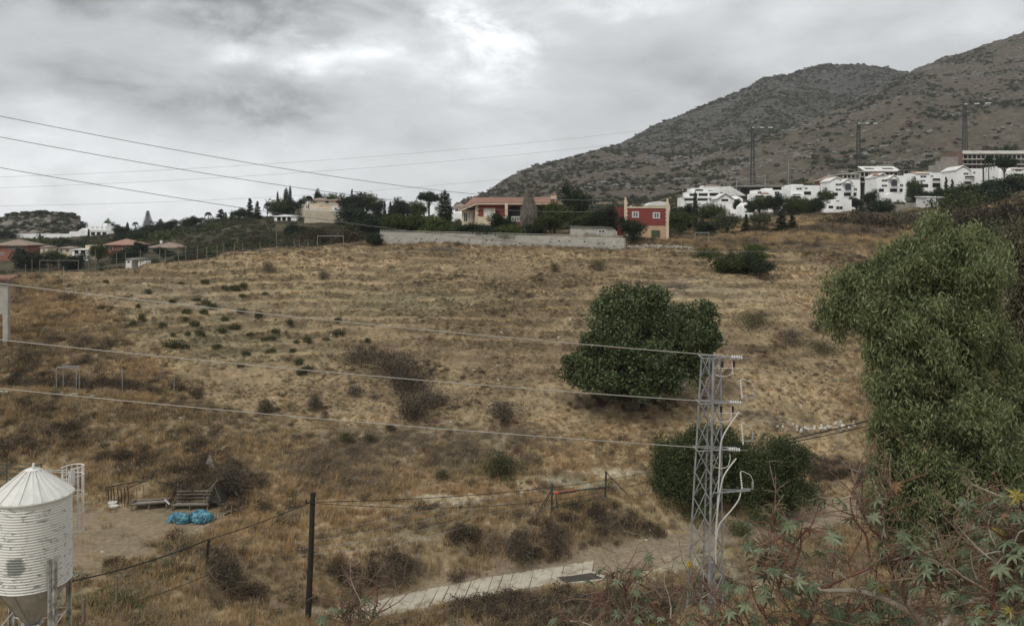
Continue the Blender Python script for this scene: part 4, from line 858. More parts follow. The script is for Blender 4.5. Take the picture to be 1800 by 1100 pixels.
# ---- white hillside village on the right
b = Bld('terraced_apartments', 1250, 275, 'stepped white apartment block with long balconies, left end of the white village', 'apartment block')
b.box('lower_tier', 1197, 1266, 347, None, -4, 2, WHITE); b.box('middle_tier', 1206, 1266, 338, 347, -1.5, 4, WHITE); b.box('upper_tier', 1216, 1284, 331, 338, 1, 8, WHITE)
m = MB(); m.prism([(b.X(1216, 1), b.Zp(331, 1)), (b.X(1284, 1), b.Zp(327.5, 1)), (b.X(1312, 1), b.Zp(344, 1)), (b.X(1284, 1), b.Zp(344, 1)), (b.X(1266, 1), b.Zp(337, 1))], .9, 9); m.build('roof', CHALK, b.o)
b.box('roof_terrace', 1236, 1266, 326.5, 329.5, 3, 8, WHITE); b.roof(1238, 1266, 326.5, 324.5, 3, 8, TILEG, 'hip', .3)
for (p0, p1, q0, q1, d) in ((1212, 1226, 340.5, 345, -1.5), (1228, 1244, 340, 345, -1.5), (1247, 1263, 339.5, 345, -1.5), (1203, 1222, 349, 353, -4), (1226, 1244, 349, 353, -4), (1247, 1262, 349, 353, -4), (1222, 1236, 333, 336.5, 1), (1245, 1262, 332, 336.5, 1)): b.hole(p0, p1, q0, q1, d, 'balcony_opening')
b.rail(1197, 1266, 344.8, 347.4, -4.3, FRAMEW, .9); b.rail(1206, 1266, 335.8, 338.4, -1.8, FRAMEW, .9)
b = Bld('gabled_villa', 1283, 262, 'white villa with broad double gable in front of the apartment block'); b.box('wall', 1262, 1306, 350, None, 0, 8, WHITE); b.gable(1262, 1288, 350, 341.5, 0, 8, WHITE); b.roof(1261, 1289, 350, 341, -.3, 8, CHALK, 'front', .2); b.gable(1284, 1306, 350, 344, 1, 8, WHITE); b.hole(1268, 1280, 350, 354, 0); b.win(1290, 1298, 350, 355, 0)
b = Bld('small_gabled_house', 1313, 240, 'small white house with one steep gable and balcony'); b.box('wall', 1304, 1322, 362, None, 0, 6, WHITE); b.gable(1305, 1319, 362, 355.5, 0, 6, WHITE); b.hole(1308, 1315, 361, 366, 0); b.rail(1304, 1318, 367.5, 370, -.4); b.win(1309, 1313, 371, 375, 0); b.box('terrace', 1300, 1324, 374, None, -3, 0, WHITE)
b = Bld('garden_terrace', 1288, 245, 'low white terrace wall with steps in front of the villas', 'wall'); b.box('wall', 1276, 1301, 368, None, 0, .5, WHITE); b.box('arch_wall', 1276, 1285, 359, 368, .2, .7, WHITE)
def townhouse(px0, px1, Y, boxes, wins, holes, gables, label, roofs=(), name='white_house'):
    b = Bld(name, (px0 + px1) / 2, Y, label, 'house', 'white houses on the hillside')
    for i, (p0, p1, q0, q1, d0, d1) in enumerate(boxes): b.box('wall', p0, p1, q0, q1, d0 + .003 * i, d1, WHITE)
    for g_ in gables: b.gable(*g_, WHITE); b.roof(g_[0] - .5, g_[1] + .5, g_[2], g_[3] - .4, g_[4] - .15, g_[5], CHALK, 'front', .1, th=.25)
    for w_ in wins: b.win(w_[0] - .6, w_[1] + .6, w_[2] - .5, w_[3] + .5, w_[4], fw=.08)
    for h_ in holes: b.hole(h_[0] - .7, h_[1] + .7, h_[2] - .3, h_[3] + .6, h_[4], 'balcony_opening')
    for r_ in roofs: b.roof(*r_, TILE, 'shed', .1)
    return b
b = townhouse(1326, 1375, 262, [(1326, 1358, 340, None, 0, 8), (1328, 1375, 334, None, 1.5, 8), (1345, 1358, 331, 334, 3, 8)], [(1332, 1338, 337, 340, 0), (1362, 1370, 337, 343, 1.5)], [(1328, 1342, 344, 347, 0), (1348, 1356, 344, 348, 0)], [], 'white house with a patch of brown tiled roof, left of the bridge end', [(1336, 1352, 340, 334.5, 0, 5)])
b = townhouse(1390, 1441, 262, [(1390, 1441, 326, None, 0, 9), (1392, 1412, 324.5, 326, 1, 8), (1388, 1413, 343, None, -2, 0)], [(1400, 1409, 330.5, 333.5, 0), (1415, 1419, 330, 332.5, 0)], [(1414, 1425, 337, 342, 0), (1394, 1407, 341.5, 343, 0), (1394, 1406, 345, 348, -2)], [], 'wide flat-roofed white house where the bridge deck ends', ())
b.rail(1413, 1441, 343, 346, -1.2)
for (p, Y, dx, lab) in ((1460, 268, 0, 'three-storey white house with arched window, below the brown pitched roof'), (1541, 272, -7, 'three-storey white house with arched window and small tiled roof patch')):
    q = 314 + dx
    b = townhouse(p, p + 52, Y, [(p, p + 25, q + 5, None, 0, 9), (p + 20, p + 52, q + 2, None, -.6, 9)], [(p + 9, p + 19, q + 9, q + 12, 0), (p + 9, p + 18, q + 18, q + 21, 0), (p + 41, p + 46, q + 17, q + 21, -.6)],
                  [(p + 5, p + 12, q + 25, q + 30, 0), (p + 24, p + 35, q + 25, q + 30, -.6), (p + 41, p + 45, q + 25, q + 30, -.6)], [(p, p + 22, q + 5, q, 0, 9), (p + 22, p + 39, q + 8, q + 3, -1.4, 6)], lab)
    m = MB(); xa, xb = b.X(p + 26, -1.4), b.X(p + 36, -1.4); m.prism([(xa, b.Zp(q + 20, -1.4))] + [((xa + xb) / 2 - (xb - xa) / 2 * math.cos(k * math.pi / 8), b.Zp(q + 14, -1.4) + (xb - xa) * .5 * math.sin(k * math.pi / 8)) for k in range(9)] + [(xb, b.Zp(q + 20, -1.4))], -1.5, -1.2); m.build('arched_window', GLASS, b.o)
    b.rail(p + 22, p + 42, q + 21.5, q + 24.5, -1.6)
    if dx: b.roof(p, p + 14, q + 1, q - 4, -.2, 5, TILE, 'shed', .1)
b = townhouse(1460, 1497, 240, [(1460, 1497, 351, None, 0, 7), (1454, 1466, 358, None, -2, 5), (1448, 1462, 367, None, -3, 3)], [(1470, 1475, 352.5, 354, 0), (1470, 1481, 363, 368, 0)], [(1457, 1464, 362, 366, -2)], [], 'low white house with stepped terraces below the arched-window house')
b = townhouse(1611, 1658, 270, [(1611, 1637, 303, None, 0, 9), (1636, 1658, 304, None, -.8, 9)], [(1618, 1628, 309, 312, 0), (1619, 1626, 317, 319, 0), (1636.5, 1640, 308.5, 311, -.8)], [(1640, 1652, 314, 319, -.8), (1620, 1631, 324, 329, 0), (1640, 1652, 322, 329, -.8)], [], 'square white house with tile-topped left corner beside the concrete frame', [(1611, 1633, 305, 300.5, -.2, 4)])
b.rail(1637, 1657, 317.5, 321, -1.6)
b = townhouse(1681, 1725, 258, [(1681, 1708, 300, None, 0, 9), (1706, 1727, 296.5, None, .5, 9)], [(1694, 1702, 304, 307, 0), (1711, 1714, 302, 305, .5)], [(1697, 1712, 310, 315, -.02), (1697, 1706, 319.5, 323, 0)], [(1681, 1706, 300, 294.5, 0, 9)], 'white gabled house below the large unfinished building')
b.rail(1694, 1716, 312.5, 315.5, -.7)
b = townhouse(1755, 1802, 262, [(1755, 1772, 292, None, 0, 8), (1770, 1806, 295, None, -.5, 8), (1766, 1782, 300, None, -2, 0)], [(1761, 1766, 297, 300, 0), (1785, 1795, 298.5, 301, -.5)], [(1785, 1797, 306, 310, -.5)], [], 'white house at the right edge with a strip of tiled roof', [(1778, 1800, 297, 293.5, -.7, 3)])
b = Bld('garden_wall', 1558, 255, 'long low white garden building between trees', 'wall'); b.box('wall', 1531, 1561, 344, None, 0, 4, WHITE); b.box('wall', 1561, 1583, 341, None, 1, 5, WHITE); b.gable(1563, 1579, 341, 338.5, 1, 5, WHITE)
b = Bld('grey_wall', 1600, 232, 'stepped grey concrete wall left of the white shed', 'wall')
for i, (p0, p1, q) in enumerate(((1572, 1592, 359), (1592, 1610, 356.5), (1610, 1621, 354), (1621, 1629, 352))): b.box('wall_panel', p0, p1 - .12, q, None, .004 * i, .5, CONC)
b = Bld('white_shed', 1648, 226, 'white box-shaped shed standing among dark trees', 'shed'); b.box('wall', 1629, 1658, 346.5, None, 0, 6, CHALK); b.box('side_annex', 1658.2, 1671, 349, None, .6, 5, CHALK); b.roof(1628, 1660, 346.3, 344.5, 0, 6, CHALK, 'shed', .2)
m = MB()
for i in range(10): xx_ = b.X(1630 + i * 2.9); m.box(xx_ - .05, xx_ + .05, -.06, -.004, -1, b.Zp(347.5))
m.build('wall_ribs', CHALK, b.o)['kind'] = 'stuff'
# unfinished concrete frames
def frame_building(px0, px1, Y, tops, name, label, d=12, colstep=7.5, side=None):
    b = Bld(name, (px0 + px1) / 2, Y, label, 'building')
    for i, q in enumerate(tops): b.box('floor_slab', px0 - i * .0, px1, q, q + 1.7, -1.5 if i else -.2, d, SLABP)
    n = int((px1 - px0) / colstep)
    for i in range(n + 1):
        p = px0 + 1 + i * (px1 - px0 - 3) / n; b.box('column', p, p + 1.1, tops[0] + 1.7, None, .1, .5, SLABP)
    b.box('core_wall', px0 + 2, px1 - 2, tops[0] + 1.7, None, 5, 6, CONCD)
    return b
b = frame_building(1511, 1587, 315, (301, 310, 319), 'unfinished_building', 'grey unfinished concrete frame with sloping skylit roof behind the white houses')
m = MB()
for (p0, p1) in ((1519, 1548), (1549, 1583)):
    xa, xb = b.X(p0), b.X(p1); za, zb = b.Zp(300.5), b.Zp(292.5, 6)
    for (u0, u1, t0, t1) in ((0, 1, 0, .3), (0, 1, .75, 1), (0, .2, .3, .75), (.8, 1, .3, .75)):
        x0_, x1_ = xa + (xb - xa) * u0, xa + (xb - xa) * u1
        m.add([(x0_, -.5 + 6.5 * t0, za + (zb - za) * t0), (x1_, -.5 + 6.5 * t0, za + (zb - za) * t0), (x1_, -.5 + 6.5 * t1, za + (zb - za) * t1), (x0_, -.5 + 6.5 * t1, za + (zb - za) * t1),
               (x0_, -.5 + 6.5 * t0, za + (zb - za) * t0 - .25), (x1_, -.5 + 6.5 * t0, za + (zb - za) * t0 - .25), (x1_, -.5 + 6.5 * t1, za + (zb - za) * t1 - .25), (x0_, -.5 + 6.5 * t1, za + (zb - za) * t1 - .25)],
              [(0, 1, 2, 3), (7, 6, 5, 4), (4, 5, 1, 0), (5, 6, 2, 1), (6, 7, 3, 2), (7, 4, 0, 3)])
m.build('sloping_roof', CHALK, b.o)
frame_building(1481, 1512, 312, (305, 313), 'unfinished_annex', 'low unfinished concrete annex left of the sloping skylit roof')
b = Bld('open_pavilion', 1600, 310, 'dark open concrete bay with thin columns right of the unfinished frame', 'building'); b.box('roof_slab', 1588, 1613, 298.5, 300, 0, 8, CONCD); b.box('back_wall', 1589, 1612, 300, None, 4, 5, INSHADE)  # back wall coloured near-black for the shade inside the bay
for p in (1589, 1597, 1604, 1611): b.box('column', p, p + .9, 300, None, .1, .4, CONC)
b = Bld('brown_roof_house', 1466, 300, 'house with plain brown pitched roof left of the unfinished frame'); b.box('wall', 1447, 1485, 317, None, 0, 8, BRICKC); b.roof(1446, 1487, 317, 307, 0, 9, TILEG, 'hip', .4)
b = frame_building(1692, 1812, 345, (270, 279, 288), 'large_unfinished_building', 'large unfinished four-level concrete building at the right edge of the hillside', 14, 8)
b.box('end_wall', 1684, 1692, 265, None, -1, 14, surf('brown_block', (.15, .10, .08), (.20, .14, .11), 1., .9, .3, 9), label='bare brown end wall')
for (p0, p1) in ((1692, 1722), (1724, 1757), (1758, 1788), (1789, 1815)): b.roof(p0, p1, 269.5, 264, -.6, 5, SLABP, 'shed', 0, 'roof_panel', th=.3)
b = Bld('terraced_retaining_walls', 1650, 330, 'zigzag of concrete retaining walls climbing to the large unfinished building', 'wall')
for i, (p0, p1, q0, d) in enumerate(((1625, 1684, 300, 0), (1634, 1684, 291, 3), (1646, 1684, 283, 6), (1656, 1684, 276, 9))): b.box('wall_panel', p0, p1, q0, None, d, d + 1, CONC)
b = Bld('arched_roof_house', 1160, 255, 'pale house with arched white gable behind the narrow red house'); b.box('wall', 1138, 1178, 361, None, 0, 8, CREAM)
m = MB(); xa, xb = b.X(1139), b.X(1177); m.prism([(xa, b.Zp(362))] + [((xa + xb) / 2 - (xb - xa) / 2 * math.cos(k * math.pi / 10), b.Zp(361) + 1.2 * math.sin(k * math.pi / 10)) for k in range(11)] + [(xb, b.Zp(362))], -.2, 8); m.build('arched_roof', CHALK, b.o)
# bridge
b = Bld('road_bridge', 1345, 318, 'long grey road bridge with railing behind the white houses', 'bridge')
b.box('deck', 1294, 1402, 326.2, 328.6, 0, 7, CONC); b.rail(1294, 1402, 323.8, 326.2, .1, METAL, 1.6, 'railing')
for i in range(6): p = 1300 + i * 19; b.box('pier', p, p + 1.8, 328.6, None, 2, 4, CONC)
b.box('under_deck_shade', 1296, 1402, 330.5, None, 6.9, 7.3, CONCD)  # dark sheet standing in for the shade under the deck
for (px, qt, Y, lab) in ((1295, 312, 316, 'first from the left of the thin lamp posts on the bridge'), (1273, 318, 314, 'thin lamp post left of the bridge'), (1345, 308, 317, 'lamp post over the middle of the bridge'), (1386, 285, 319, 'tallest thin mast by the right half of the bridge'), (1389, 310, 316, 'short lamp post by the right end of the bridge')):
    x = (px - 900) / F * Y; z0 = (400 - 327) / F * Y - .4; zt = (400 - qt) / F * Y; o = empty('lamp_post', (x, Y, z0), 0, lab, 'lamp post', 'lamp posts at the bridge')
    m = MB(); m.tube([(0, 0, -1), (0, 0, zt - z0)], [.13, .08], 6); m.build('post', METAL, o); m = MB(); m.box(-.7, .1, -.12, .12, zt - z0 - .1, zt - z0 + .08); m.build('lamp_head', METAL, o)

# rocky hill on the far left
ang = np.linspace(-200, 330, 150); dd = np.linspace(470, 640, 60); PX, DY = np.meshgrid(ang, dd); X_ = (PX - 900) / F * DY
tq = np.interp(PX, [-200, -60, 0, 15, 40, 85, 110, 132, 142, 150, 165, 330], [385, 380, 388, 380, 378, 375.5, 377, 381, 392, 404, 425, 460])
zt = (400 - tq) / F * 560; prof = ss(495, 548, DY) * (1 - .5 * ss(600, 640, DY)); Zh = -9 + (zt + 9) * prof + (ridged(X_ / 16, DY / 16, 5, 3.) - .6) * 4.5 * prof + fbm(X_ / 5, DY / 5, 3) * 1.2
n_, m_ = X_.shape; i = np.arange(n_ - 1)[:, None]; j = np.arange(m_ - 1)[None]
q = np.stack(np.broadcast_arrays(i * m_ + j, i * m_ + j + 1, (i + 1) * m_ + j + 1, (i + 1) * m_ + j), -1).reshape(-1, 4)
t = NT('grey_crag'); P = t.coord(True); c = t.ramp(t.noise(P, .16, 8, .78, .5), [(.40, (.030, .032, .022)), (.49, (.075, .066, .05)), (.52, (.15, .13, .108)), (.62, (.24, .22, .19))]); t.bump(t.noise(P, .4, 6, .7), .6, 1.); CRAG = t.fin(c, .95, 0, .1)
tag(mobj('rocky_hill', rawmesh('rocky_hill', np.stack([X_, DY, Zh], -1).reshape(-1, 3), q, CRAG, True)), kind='structure')

hx = rng.random(420); hy = rng.random(420) ** .6; yy = 505 + 50 * hy; xx = (-60 + 205 * hx - 900) / F * yy
def _hill(x, y):
    PXq = 900 + F * x / y; tqq = np.interp(PXq, [-200, -60, 0, 15, 40, 85, 110, 132, 142, 150, 165, 330], [385, 380, 388, 380, 378, 375.5, 377, 381, 392, 404, 425, 460]); pr = ss(495, 548, y); return -9 + ((400 - tqq) / F * 560 + 9) * pr + (ridged(x / 16, y / 16, 5, 3.) - .6) * 4.5 * pr
scatter('hill_bushes', [bushsrc(160, .3, S_DARK, .8), bushsrc(160, .3, S_DARK, 1.)], np.stack([xx, yy, _hill(xx, yy) - .3], 1), rng.random(420) * 6.28, .8 + 2.2 * rng.random(420) ** 2, (rng.random(420) * 2).astype(int))
# ------------------------------------------------------------------ trees of the middle distance
T_ = [
 # behind the wall, round the bungalow
 ('round1', 1010, 322, 160, 58, 'tallest dark evergreen tree between the bungalow and the narrow red house'),
 ('round0', 975, 352, 143, 66, 'bushy green tree in front of the right end of the bungalow'),
 ('round2', 967, 372, 140, 50, 'low dense tree over the block wall right of the dead palm'),
 ('round1', 1067, 360, 146, 50, 'dark round tree behind the whitewashed outbuilding'),
 ('round1', 1109, 381, 136.5, 52, 'round glossy tree in front of the lower storey of the narrow red house'),
 ('round0', 1032, 372, 147, 44, 'middle-sized tree above the roof of the outbuilding'),
 ('bush', 882, 373, 140, 48, 'dark rounded bush against the porch of the bungalow'),
 ('bush', 812, 392, 137.5, 60, 'low hedge bush behind the wall at the left of the bungalow'),
 ('bush', 853, 393, 137.5, 62, 'low hedge bush below the shuttered window'),
 ('lightbush', 897, 394, 137, 62, 'lighter green hedge bush below the porch'),
 ('bush', 937, 392, 137.5, 55, 'low hedge bush beneath the dead palm'),
 ('cypress', 782, 336, 170, 27, 'tall broad cypress standing alone left of the bungalow'),
 ('round0', 735, 372, 150, 70, 'broad green tree behind the left part of the block wall'),
 ('round2', 700, 376, 148, 60, 'spreading tree near the left end of the block wall'),
 ('lightbush', 768, 380, 144, 66, 'pale green tree in front of the tall cypress'),
 ('round1', 655, 374, 165, 70, 'dark wide tree below the right end of the retaining wall'),
 ('round2', 630, 388, 180, 50, 'dark tree hiding the foot of the retaining wall'),
 ('rust', 615, 402, 145, 80, 'brownish bare tree mass beyond the left end of the block wall'),
 ('rust', 560, 398, 165, 60, 'thin brown tree beside the white frame posts'),
 ('round1', 545, 397, 215, 44, 'dark tree in front of the left end of the retaining wall'),
 ('round1', 522, 392, 225, 50, 'dark tree below the arcaded white house'),
 ('pine', 754, 340, 290, 28, 'umbrella-shaped pine on the skyline left of the tall cypress'),
 ('round1', 709, 351, 290, 24, 'round dark tree on the skyline above the garden house'),
 ('round2', 735, 353, 280, 34, 'wide dark tree between two skyline trees behind the wall'),
 ('bush', 693, 361, 290, 20, 'small dark shrub left of the garden house'),
 # skyline on the left ridge
 ('cypress', 488, 337, 330, 5.5, 'slim cypress left of the cypress pair on the ridge'),
 ('cypress', 503, 331, 330, 12, 'broad cypress in the middle of the ridge group'),
 ('cypress', 510, 327, 330, 7, 'tallest of the cypresses on the ridge'),
 ('cone', 439, 353, 325, 14, 'pointed dark conifer at the left foot of the ridge group'),
 ('cone', 452, 358, 325, 12, 'smaller conifer just right of the pointed one'),
 ('palm', 470, 353, 320, 15, 'palm between the small conifers and the cypress group'),
 ('palm', 543, 340, 312, 19, 'palm beside the roof of the hilltop villa'),
 ('round1', 561, 336, 335, 13, 'dark tree rising behind the roof of the hilltop villa'),
 ('round1', 530, 348, 322, 12, 'small dark tree at the left corner of the hilltop villa'),
 ('round2', 494, 353, 318, 34, 'dark foliage mass under the cypress group'),
 ('round1', 516, 352, 318, 20, 'dark round tree right under the tallest cypress'),
 ('round2', 588, 344, 330, 30, 'low wide tree behind the hilltop villa'),
 ('round1', 620, 341, 315, 34, 'dark dense tree at the right end of the hilltop villa'),
 ('round2', 645, 343, 318, 28, 'dark tree right of the densest hilltop tree'),
 ('cone', 619, 337, 318, 8, 'small pointed tip above the hilltop tree mass'),
 ('round1', 664, 354, 310, 20, 'last dark tree where the hilltop slopes down'),
 ('round1', 616, 362, 293, 36, 'tree standing over the balustrade of the retaining wall'),
 ('cone', 676, 357, 300, 7, 'first tiny conifer in the gap of the skyline'),
 ('cone', 686, 358, 300, 8, 'second tiny conifer in the gap of the skyline'),
 ('palm', 366, 370, 370, 15, 'palm standing highest on the left ridge'),
 ('palm', 238, 388, 370, 13, 'palm left of the tall araucaria'),
 ('araucaria', 260, 371, 350, 22, 'tall tiered araucaria on the left skyline'),
 ('round1', 262, 394, 345, 34, 'dark round crown at the foot of the araucaria'),
 ('cypress', 224, 391, 360, 7, 'narrow cypress right of the white villa'),
 ('cypress', 282, 385, 350, 11, 'stout cypress right of the araucaria'),
 ('round1', 212, 398, 350, 22, 'dark tree touching the white villa'),
 ('round0', 190, 388, 440, 13, 'single tree showing above the white villa'),
 ('round1', 298, 389, 345, 20, 'rounded dark tree next to the stout cypress'),
 ('palm', 311, 388, 350, 18, 'wide palm right of the stout cypress'),
 ('round2', 331, 386, 360, 20, 'first of the dark trees leading to the ridge palm'),
 ('round1', 344, 383, 360, 16, 'second of the dark trees leading to the ridge palm'),
 ('palm', 355, 381, 362, 14, 'low palm just left of the highest ridge palm'),
 ('cone', 389, 372, 350, 20, 'dark spiky tree right of the highest ridge palm'),
 ('cone', 397, 377, 350, 8, 'small pointed tree behind the spiky one'),
 ('cone', 407, 377, 350, 8, 'small pointed tree on the slope of the ridge'),
 ('round1', 421, 369, 340, 20, 'round dark tree left of the pointed conifer'),
 ('round2', 408, 383, 335, 24, 'low round tree on the ridge shoulder'),
 ('round2', 375, 386, 350, 26, 'low dark tree below the highest ridge palm'),
 ('round1', 144, 394, 500, 12, 'dark bush at the right foot of the rocky hill'),
 # valley on the left
 ('round1', 48, 436, 235, 66, 'large dark tree in the valley below the brick house'),
 ('round2', 95, 440, 240, 40, 'dark tree in front of the ochre cottage'),
 ('round1', 130, 444, 232, 50, 'dark tree in front of the white terrace house'),
 ('round0', 172, 426, 250, 30, 'tree against the left end of the red house'),
 ('round1', 222, 432, 245, 52, 'dark broad tree in front of the red house'),
 ('round1', 247, 424, 258, 26, 'tree between the red house and the grey-roofed house'),
 ('bush', 289, 434, 240, 32, 'dark bush before the grey-roofed house'),
 ('round2', 80, 420, 320, 60, 'dark wood below the long white wall, left part'),
 ('round1', 122, 421, 320, 44, 'dark wood below the long white wall, right part'),
 ('round1', 10, 405, 420, 30, 'dark tree at the left edge beneath the rocky hill'),
 ('cypress', 70, 411, 400, 5, 'tiny cypress before the long white wall'),
 ('cypress', 156, 402, 415, 4, 'thin cypress against the white villa'),
 ('bush', 235, 408, 300, 40, 'dark bush bank behind the red house'),
 ('round1', 330, 440, 190, 44, 'dark tree just beyond the crest fence, left'),
 ('round2', 372, 432, 200, 50, 'dark tree just beyond the crest fence, centre'),
 ('round1', 415, 425, 210, 44, 'dark tree just beyond the crest fence, right'),
 ('rust', 345, 446, 150, 50, 'brown bushy tree beyond the crest fence'),
 ('rust', 450, 412, 200, 60, 'brown tree on the slope under the pavilion'),
 ('round2', 300, 404, 300, 60, 'broad dark tree on the green slope below the araucaria'),
 ('round1', 345, 400, 310, 60, 'broad dark tree on the green slope below the palms'),
 ('round2', 395, 396, 300, 56, 'broad dark tree on the green slope below the spiky tree'),
 ('round1', 430, 388, 300, 40, 'dark tree on the slope below the pointed conifer'),
 ('round1', 470, 396, 290, 34, 'dark tree left of the arcaded house'),
 # right of the narrow red house
 ('round0', 1195, 368, 165, 52, 'leafy tree right of the narrow red house'),
 ('cypress', 1222, 338, 200, 10, 'tall slim cypress in front of the white apartments'),
 ('round1', 1205, 358, 215, 50, 'dark tree below the apartment balconies'),
 ('round2', 1250, 357, 225, 56, 'dark tree mass beneath the white apartments'),
 ('round1', 1238, 385, 160, 46, 'dark tree behind the white goal-like frame'),
 ('olive', 1278, 373, 156, 58, 'spreading olive-green tree on short trunk above the bank'),
 ('cone', 1311, 377, 158, 22, 'narrow dark tree right of the spreading tree'),
 ('olive', 1336, 373, 180, 40, 'grey-green loose tree above the bank'),
 ('rust', 1334, 392, 157, 50, 'rusty leafed low tree on the bank'),
 ('cypress', 1352, 378, 200, 6.5, 'small cypress alone on the straw slope'),
 ('cone', 1374, 372, 152, 34, 'dense dark conifer above the bank, left of its twin'),
 ('cone', 1393, 378, 152, 26, 'slimmer dark conifer right of its twin'),
 ('round1', 1300, 350, 250, 24, 'dark tree beside the small gabled house'),
 ('round2', 1335, 344, 245, 40, 'first of four dark trees in the row below the bridge'),
 ('round1', 1362, 341, 245, 44, 'second of four dark trees in the row below the bridge'),
 ('round2', 1398, 344, 243, 48, 'third of four dark trees in the row below the bridge'),
 ('round1', 1432, 345, 241, 44, 'fourth of four dark trees in the row below the bridge'),
 ('round1', 1318, 352, 240, 22, 'small dark tree left of the row below the bridge'),
 ('round0', 1450, 331, 252, 32, 'tree at the left wall of the arched-window house'),
 ('round1', 1530, 333, 255, 28, 'dark tree between the two arched-window houses'),
 ('round1', 1546, 349, 240, 44, 'dark tree over the long white garden building'),
 ('round0', 1606, 312, 258, 30, 'green tree between white houses'),
 ('round1', 1622, 331, 245, 50, 'dark tree mass below the square white house'),
 ('cone', 1663, 312, 250, 14, 'pointed dark tree right of the square white house'),
 ('cone', 1674, 316, 250, 14, 'smaller pointed dark tree before the gabled house'),
 ('round1', 1655, 328, 240, 40, 'dark tree above the white shed'),
 ('round2', 1694, 322, 236, 56, 'large dark tree right of the white shed'),
 ('round1', 1725, 318, 236, 60, 'large dark tree below the white gabled house'),
 ('round1', 1765, 307, 238, 64, 'large dark tree below the right-hand white house'),
 ('round2', 1800, 305, 240, 56, 'dark tree at the right edge of the picture'),
 ('palm', 1738, 266, 246, 20, 'tall palm in front of the large unfinished building'),
 ('pine', 1765, 274, 246, 36, 'umbrella pine right of the tall palm'),
 ('round1', 1778, 254, 380, 26, 'dark tree above the roof of the large unfinished building'),
 ('round2', 1700, 338, 205, 90, 'dark hedge-like tree behind the brown thicket'),
 ('round1', 1775, 330, 205, 110, 'wide dark tree above the thicket at the right'),
 ('round2', 1505, 376, 205, 46, 'dark tree under the low white house'),
 ('round1', 1552, 352, 228, 40, 'dark tree left of the stepped grey wall'),
 ('bush', 1600, 374, 210, 60, 'dark bushes at the foot of the stepped grey wall'),
 ('bush', 1440, 380, 205, 40, 'dark bush at the right of the straw slope'),
 ('round1', 1505, 345, 246, 26, 'dark tree squeezed between the low white house and the garden building'), ('round0', 1580, 352, 246, 30, 'dark tree under the second arched-window house'), ('round1', 1640, 336, 246, 34, 'dark tree in front of the square white house'), ('round2', 1410, 352, 240, 40, 'dark tree low in front of the row below the bridge'),
 # thicket
 ('rust', 1485, 374, 160, 110, 'brown leafless thicket tree at the left end of the thicket'),
 ('rust', 1540, 371, 155, 130, 'brown leafless thicket tree behind the eucalyptus top'),
 ('rust', 1612, 373, 160, 140, 'brown thicket tree below the grey wall'),
 ('rust', 1682, 362, 150, 150, 'brown thicket tree behind the eucalyptus'),
 ('rust', 1748, 355, 145, 160, 'brown thicket tree on the upper right slope'),
 ('rust', 1806, 345, 140, 160, 'brown thicket tree at the right edge'),
 ('olive', 1770, 388, 120, 110, 'grey-green loose tree on the right slope'),
 ('round2', 1518, 458, 118, 54, 'dark low tree left of the eucalyptus crown'),
 ('round1', 1690, 330, 212, 90, 'dark green tree rising behind the brown thicket, left of the widest one'), ('round2', 1460, 384, 175, 70, 'dark low tree at the upper edge of the straw slope'), ('round0', 1575, 376, 180, 90, 'green tree between the brown thicket and the stepped grey wall'),
 # field
 ('round2', 1240, 436, 131, 56, 'dark shrub on the bank, left end of the bank group'),
 ('round0', 1290, 440, 123, 76, 'dense green shrub in the middle of the bank group'),
 ('bush', 1330, 446, 120, 58, 'dark green shrub, right end of the bank group'),
 ('lightbush', 1325, 428, 127, 60, 'bright green top bush of the bank group'),
 ('bush', 660, 408, 133.2, 36, 'round dark bush at the left end of the block wall'),
]
for k, px, pt, Y, wp, lab in T_: tree(k, px, pt, Y, wp, lab)
# dead palm with its skirt of hanging fronds
p = empty('dead_palm', ((929 - 900) / F * 141, 141, zat((929 - 900) / F * 141, 141)), 0, 'dead palm with grey skirt of hanging fronds before the bungalow', 'tree'); H = (400 - 336) / F * 141 - p.location.z
n = 4200; t_ = rng.random(n); a_ = rng.random(n) * 6.283; r_ = np.interp(t_, [0, .12, .35, .6, .85, .93, 1], [.7, 1.25, 1.55, 1.2, .55, .35, .6]) * (.6 + .4 * rng.random(n) ** .5) * (.8 + .4 * vn(a_ * 2.2 + 20, t_ * 3 + 9)); C = np.stack([np.cos(a_) * r_ , np.sin(a_) * r_, H * .06 + (H * .94) * t_], 1)
mobj('frond_skirt', qmesh('frond_skirt', leaf_quads(C, 1.15 * (.5 + rng.random(n)), .06, 'droop'), surf('dead_frond', (.10, .085, .07), (.36, .32, .27), 9, .95, 0)), p)
m = MB(); m.tube([(0, 0, -1), (0, 0, H)], .22, 8); m.build('trunk', BARK, p)

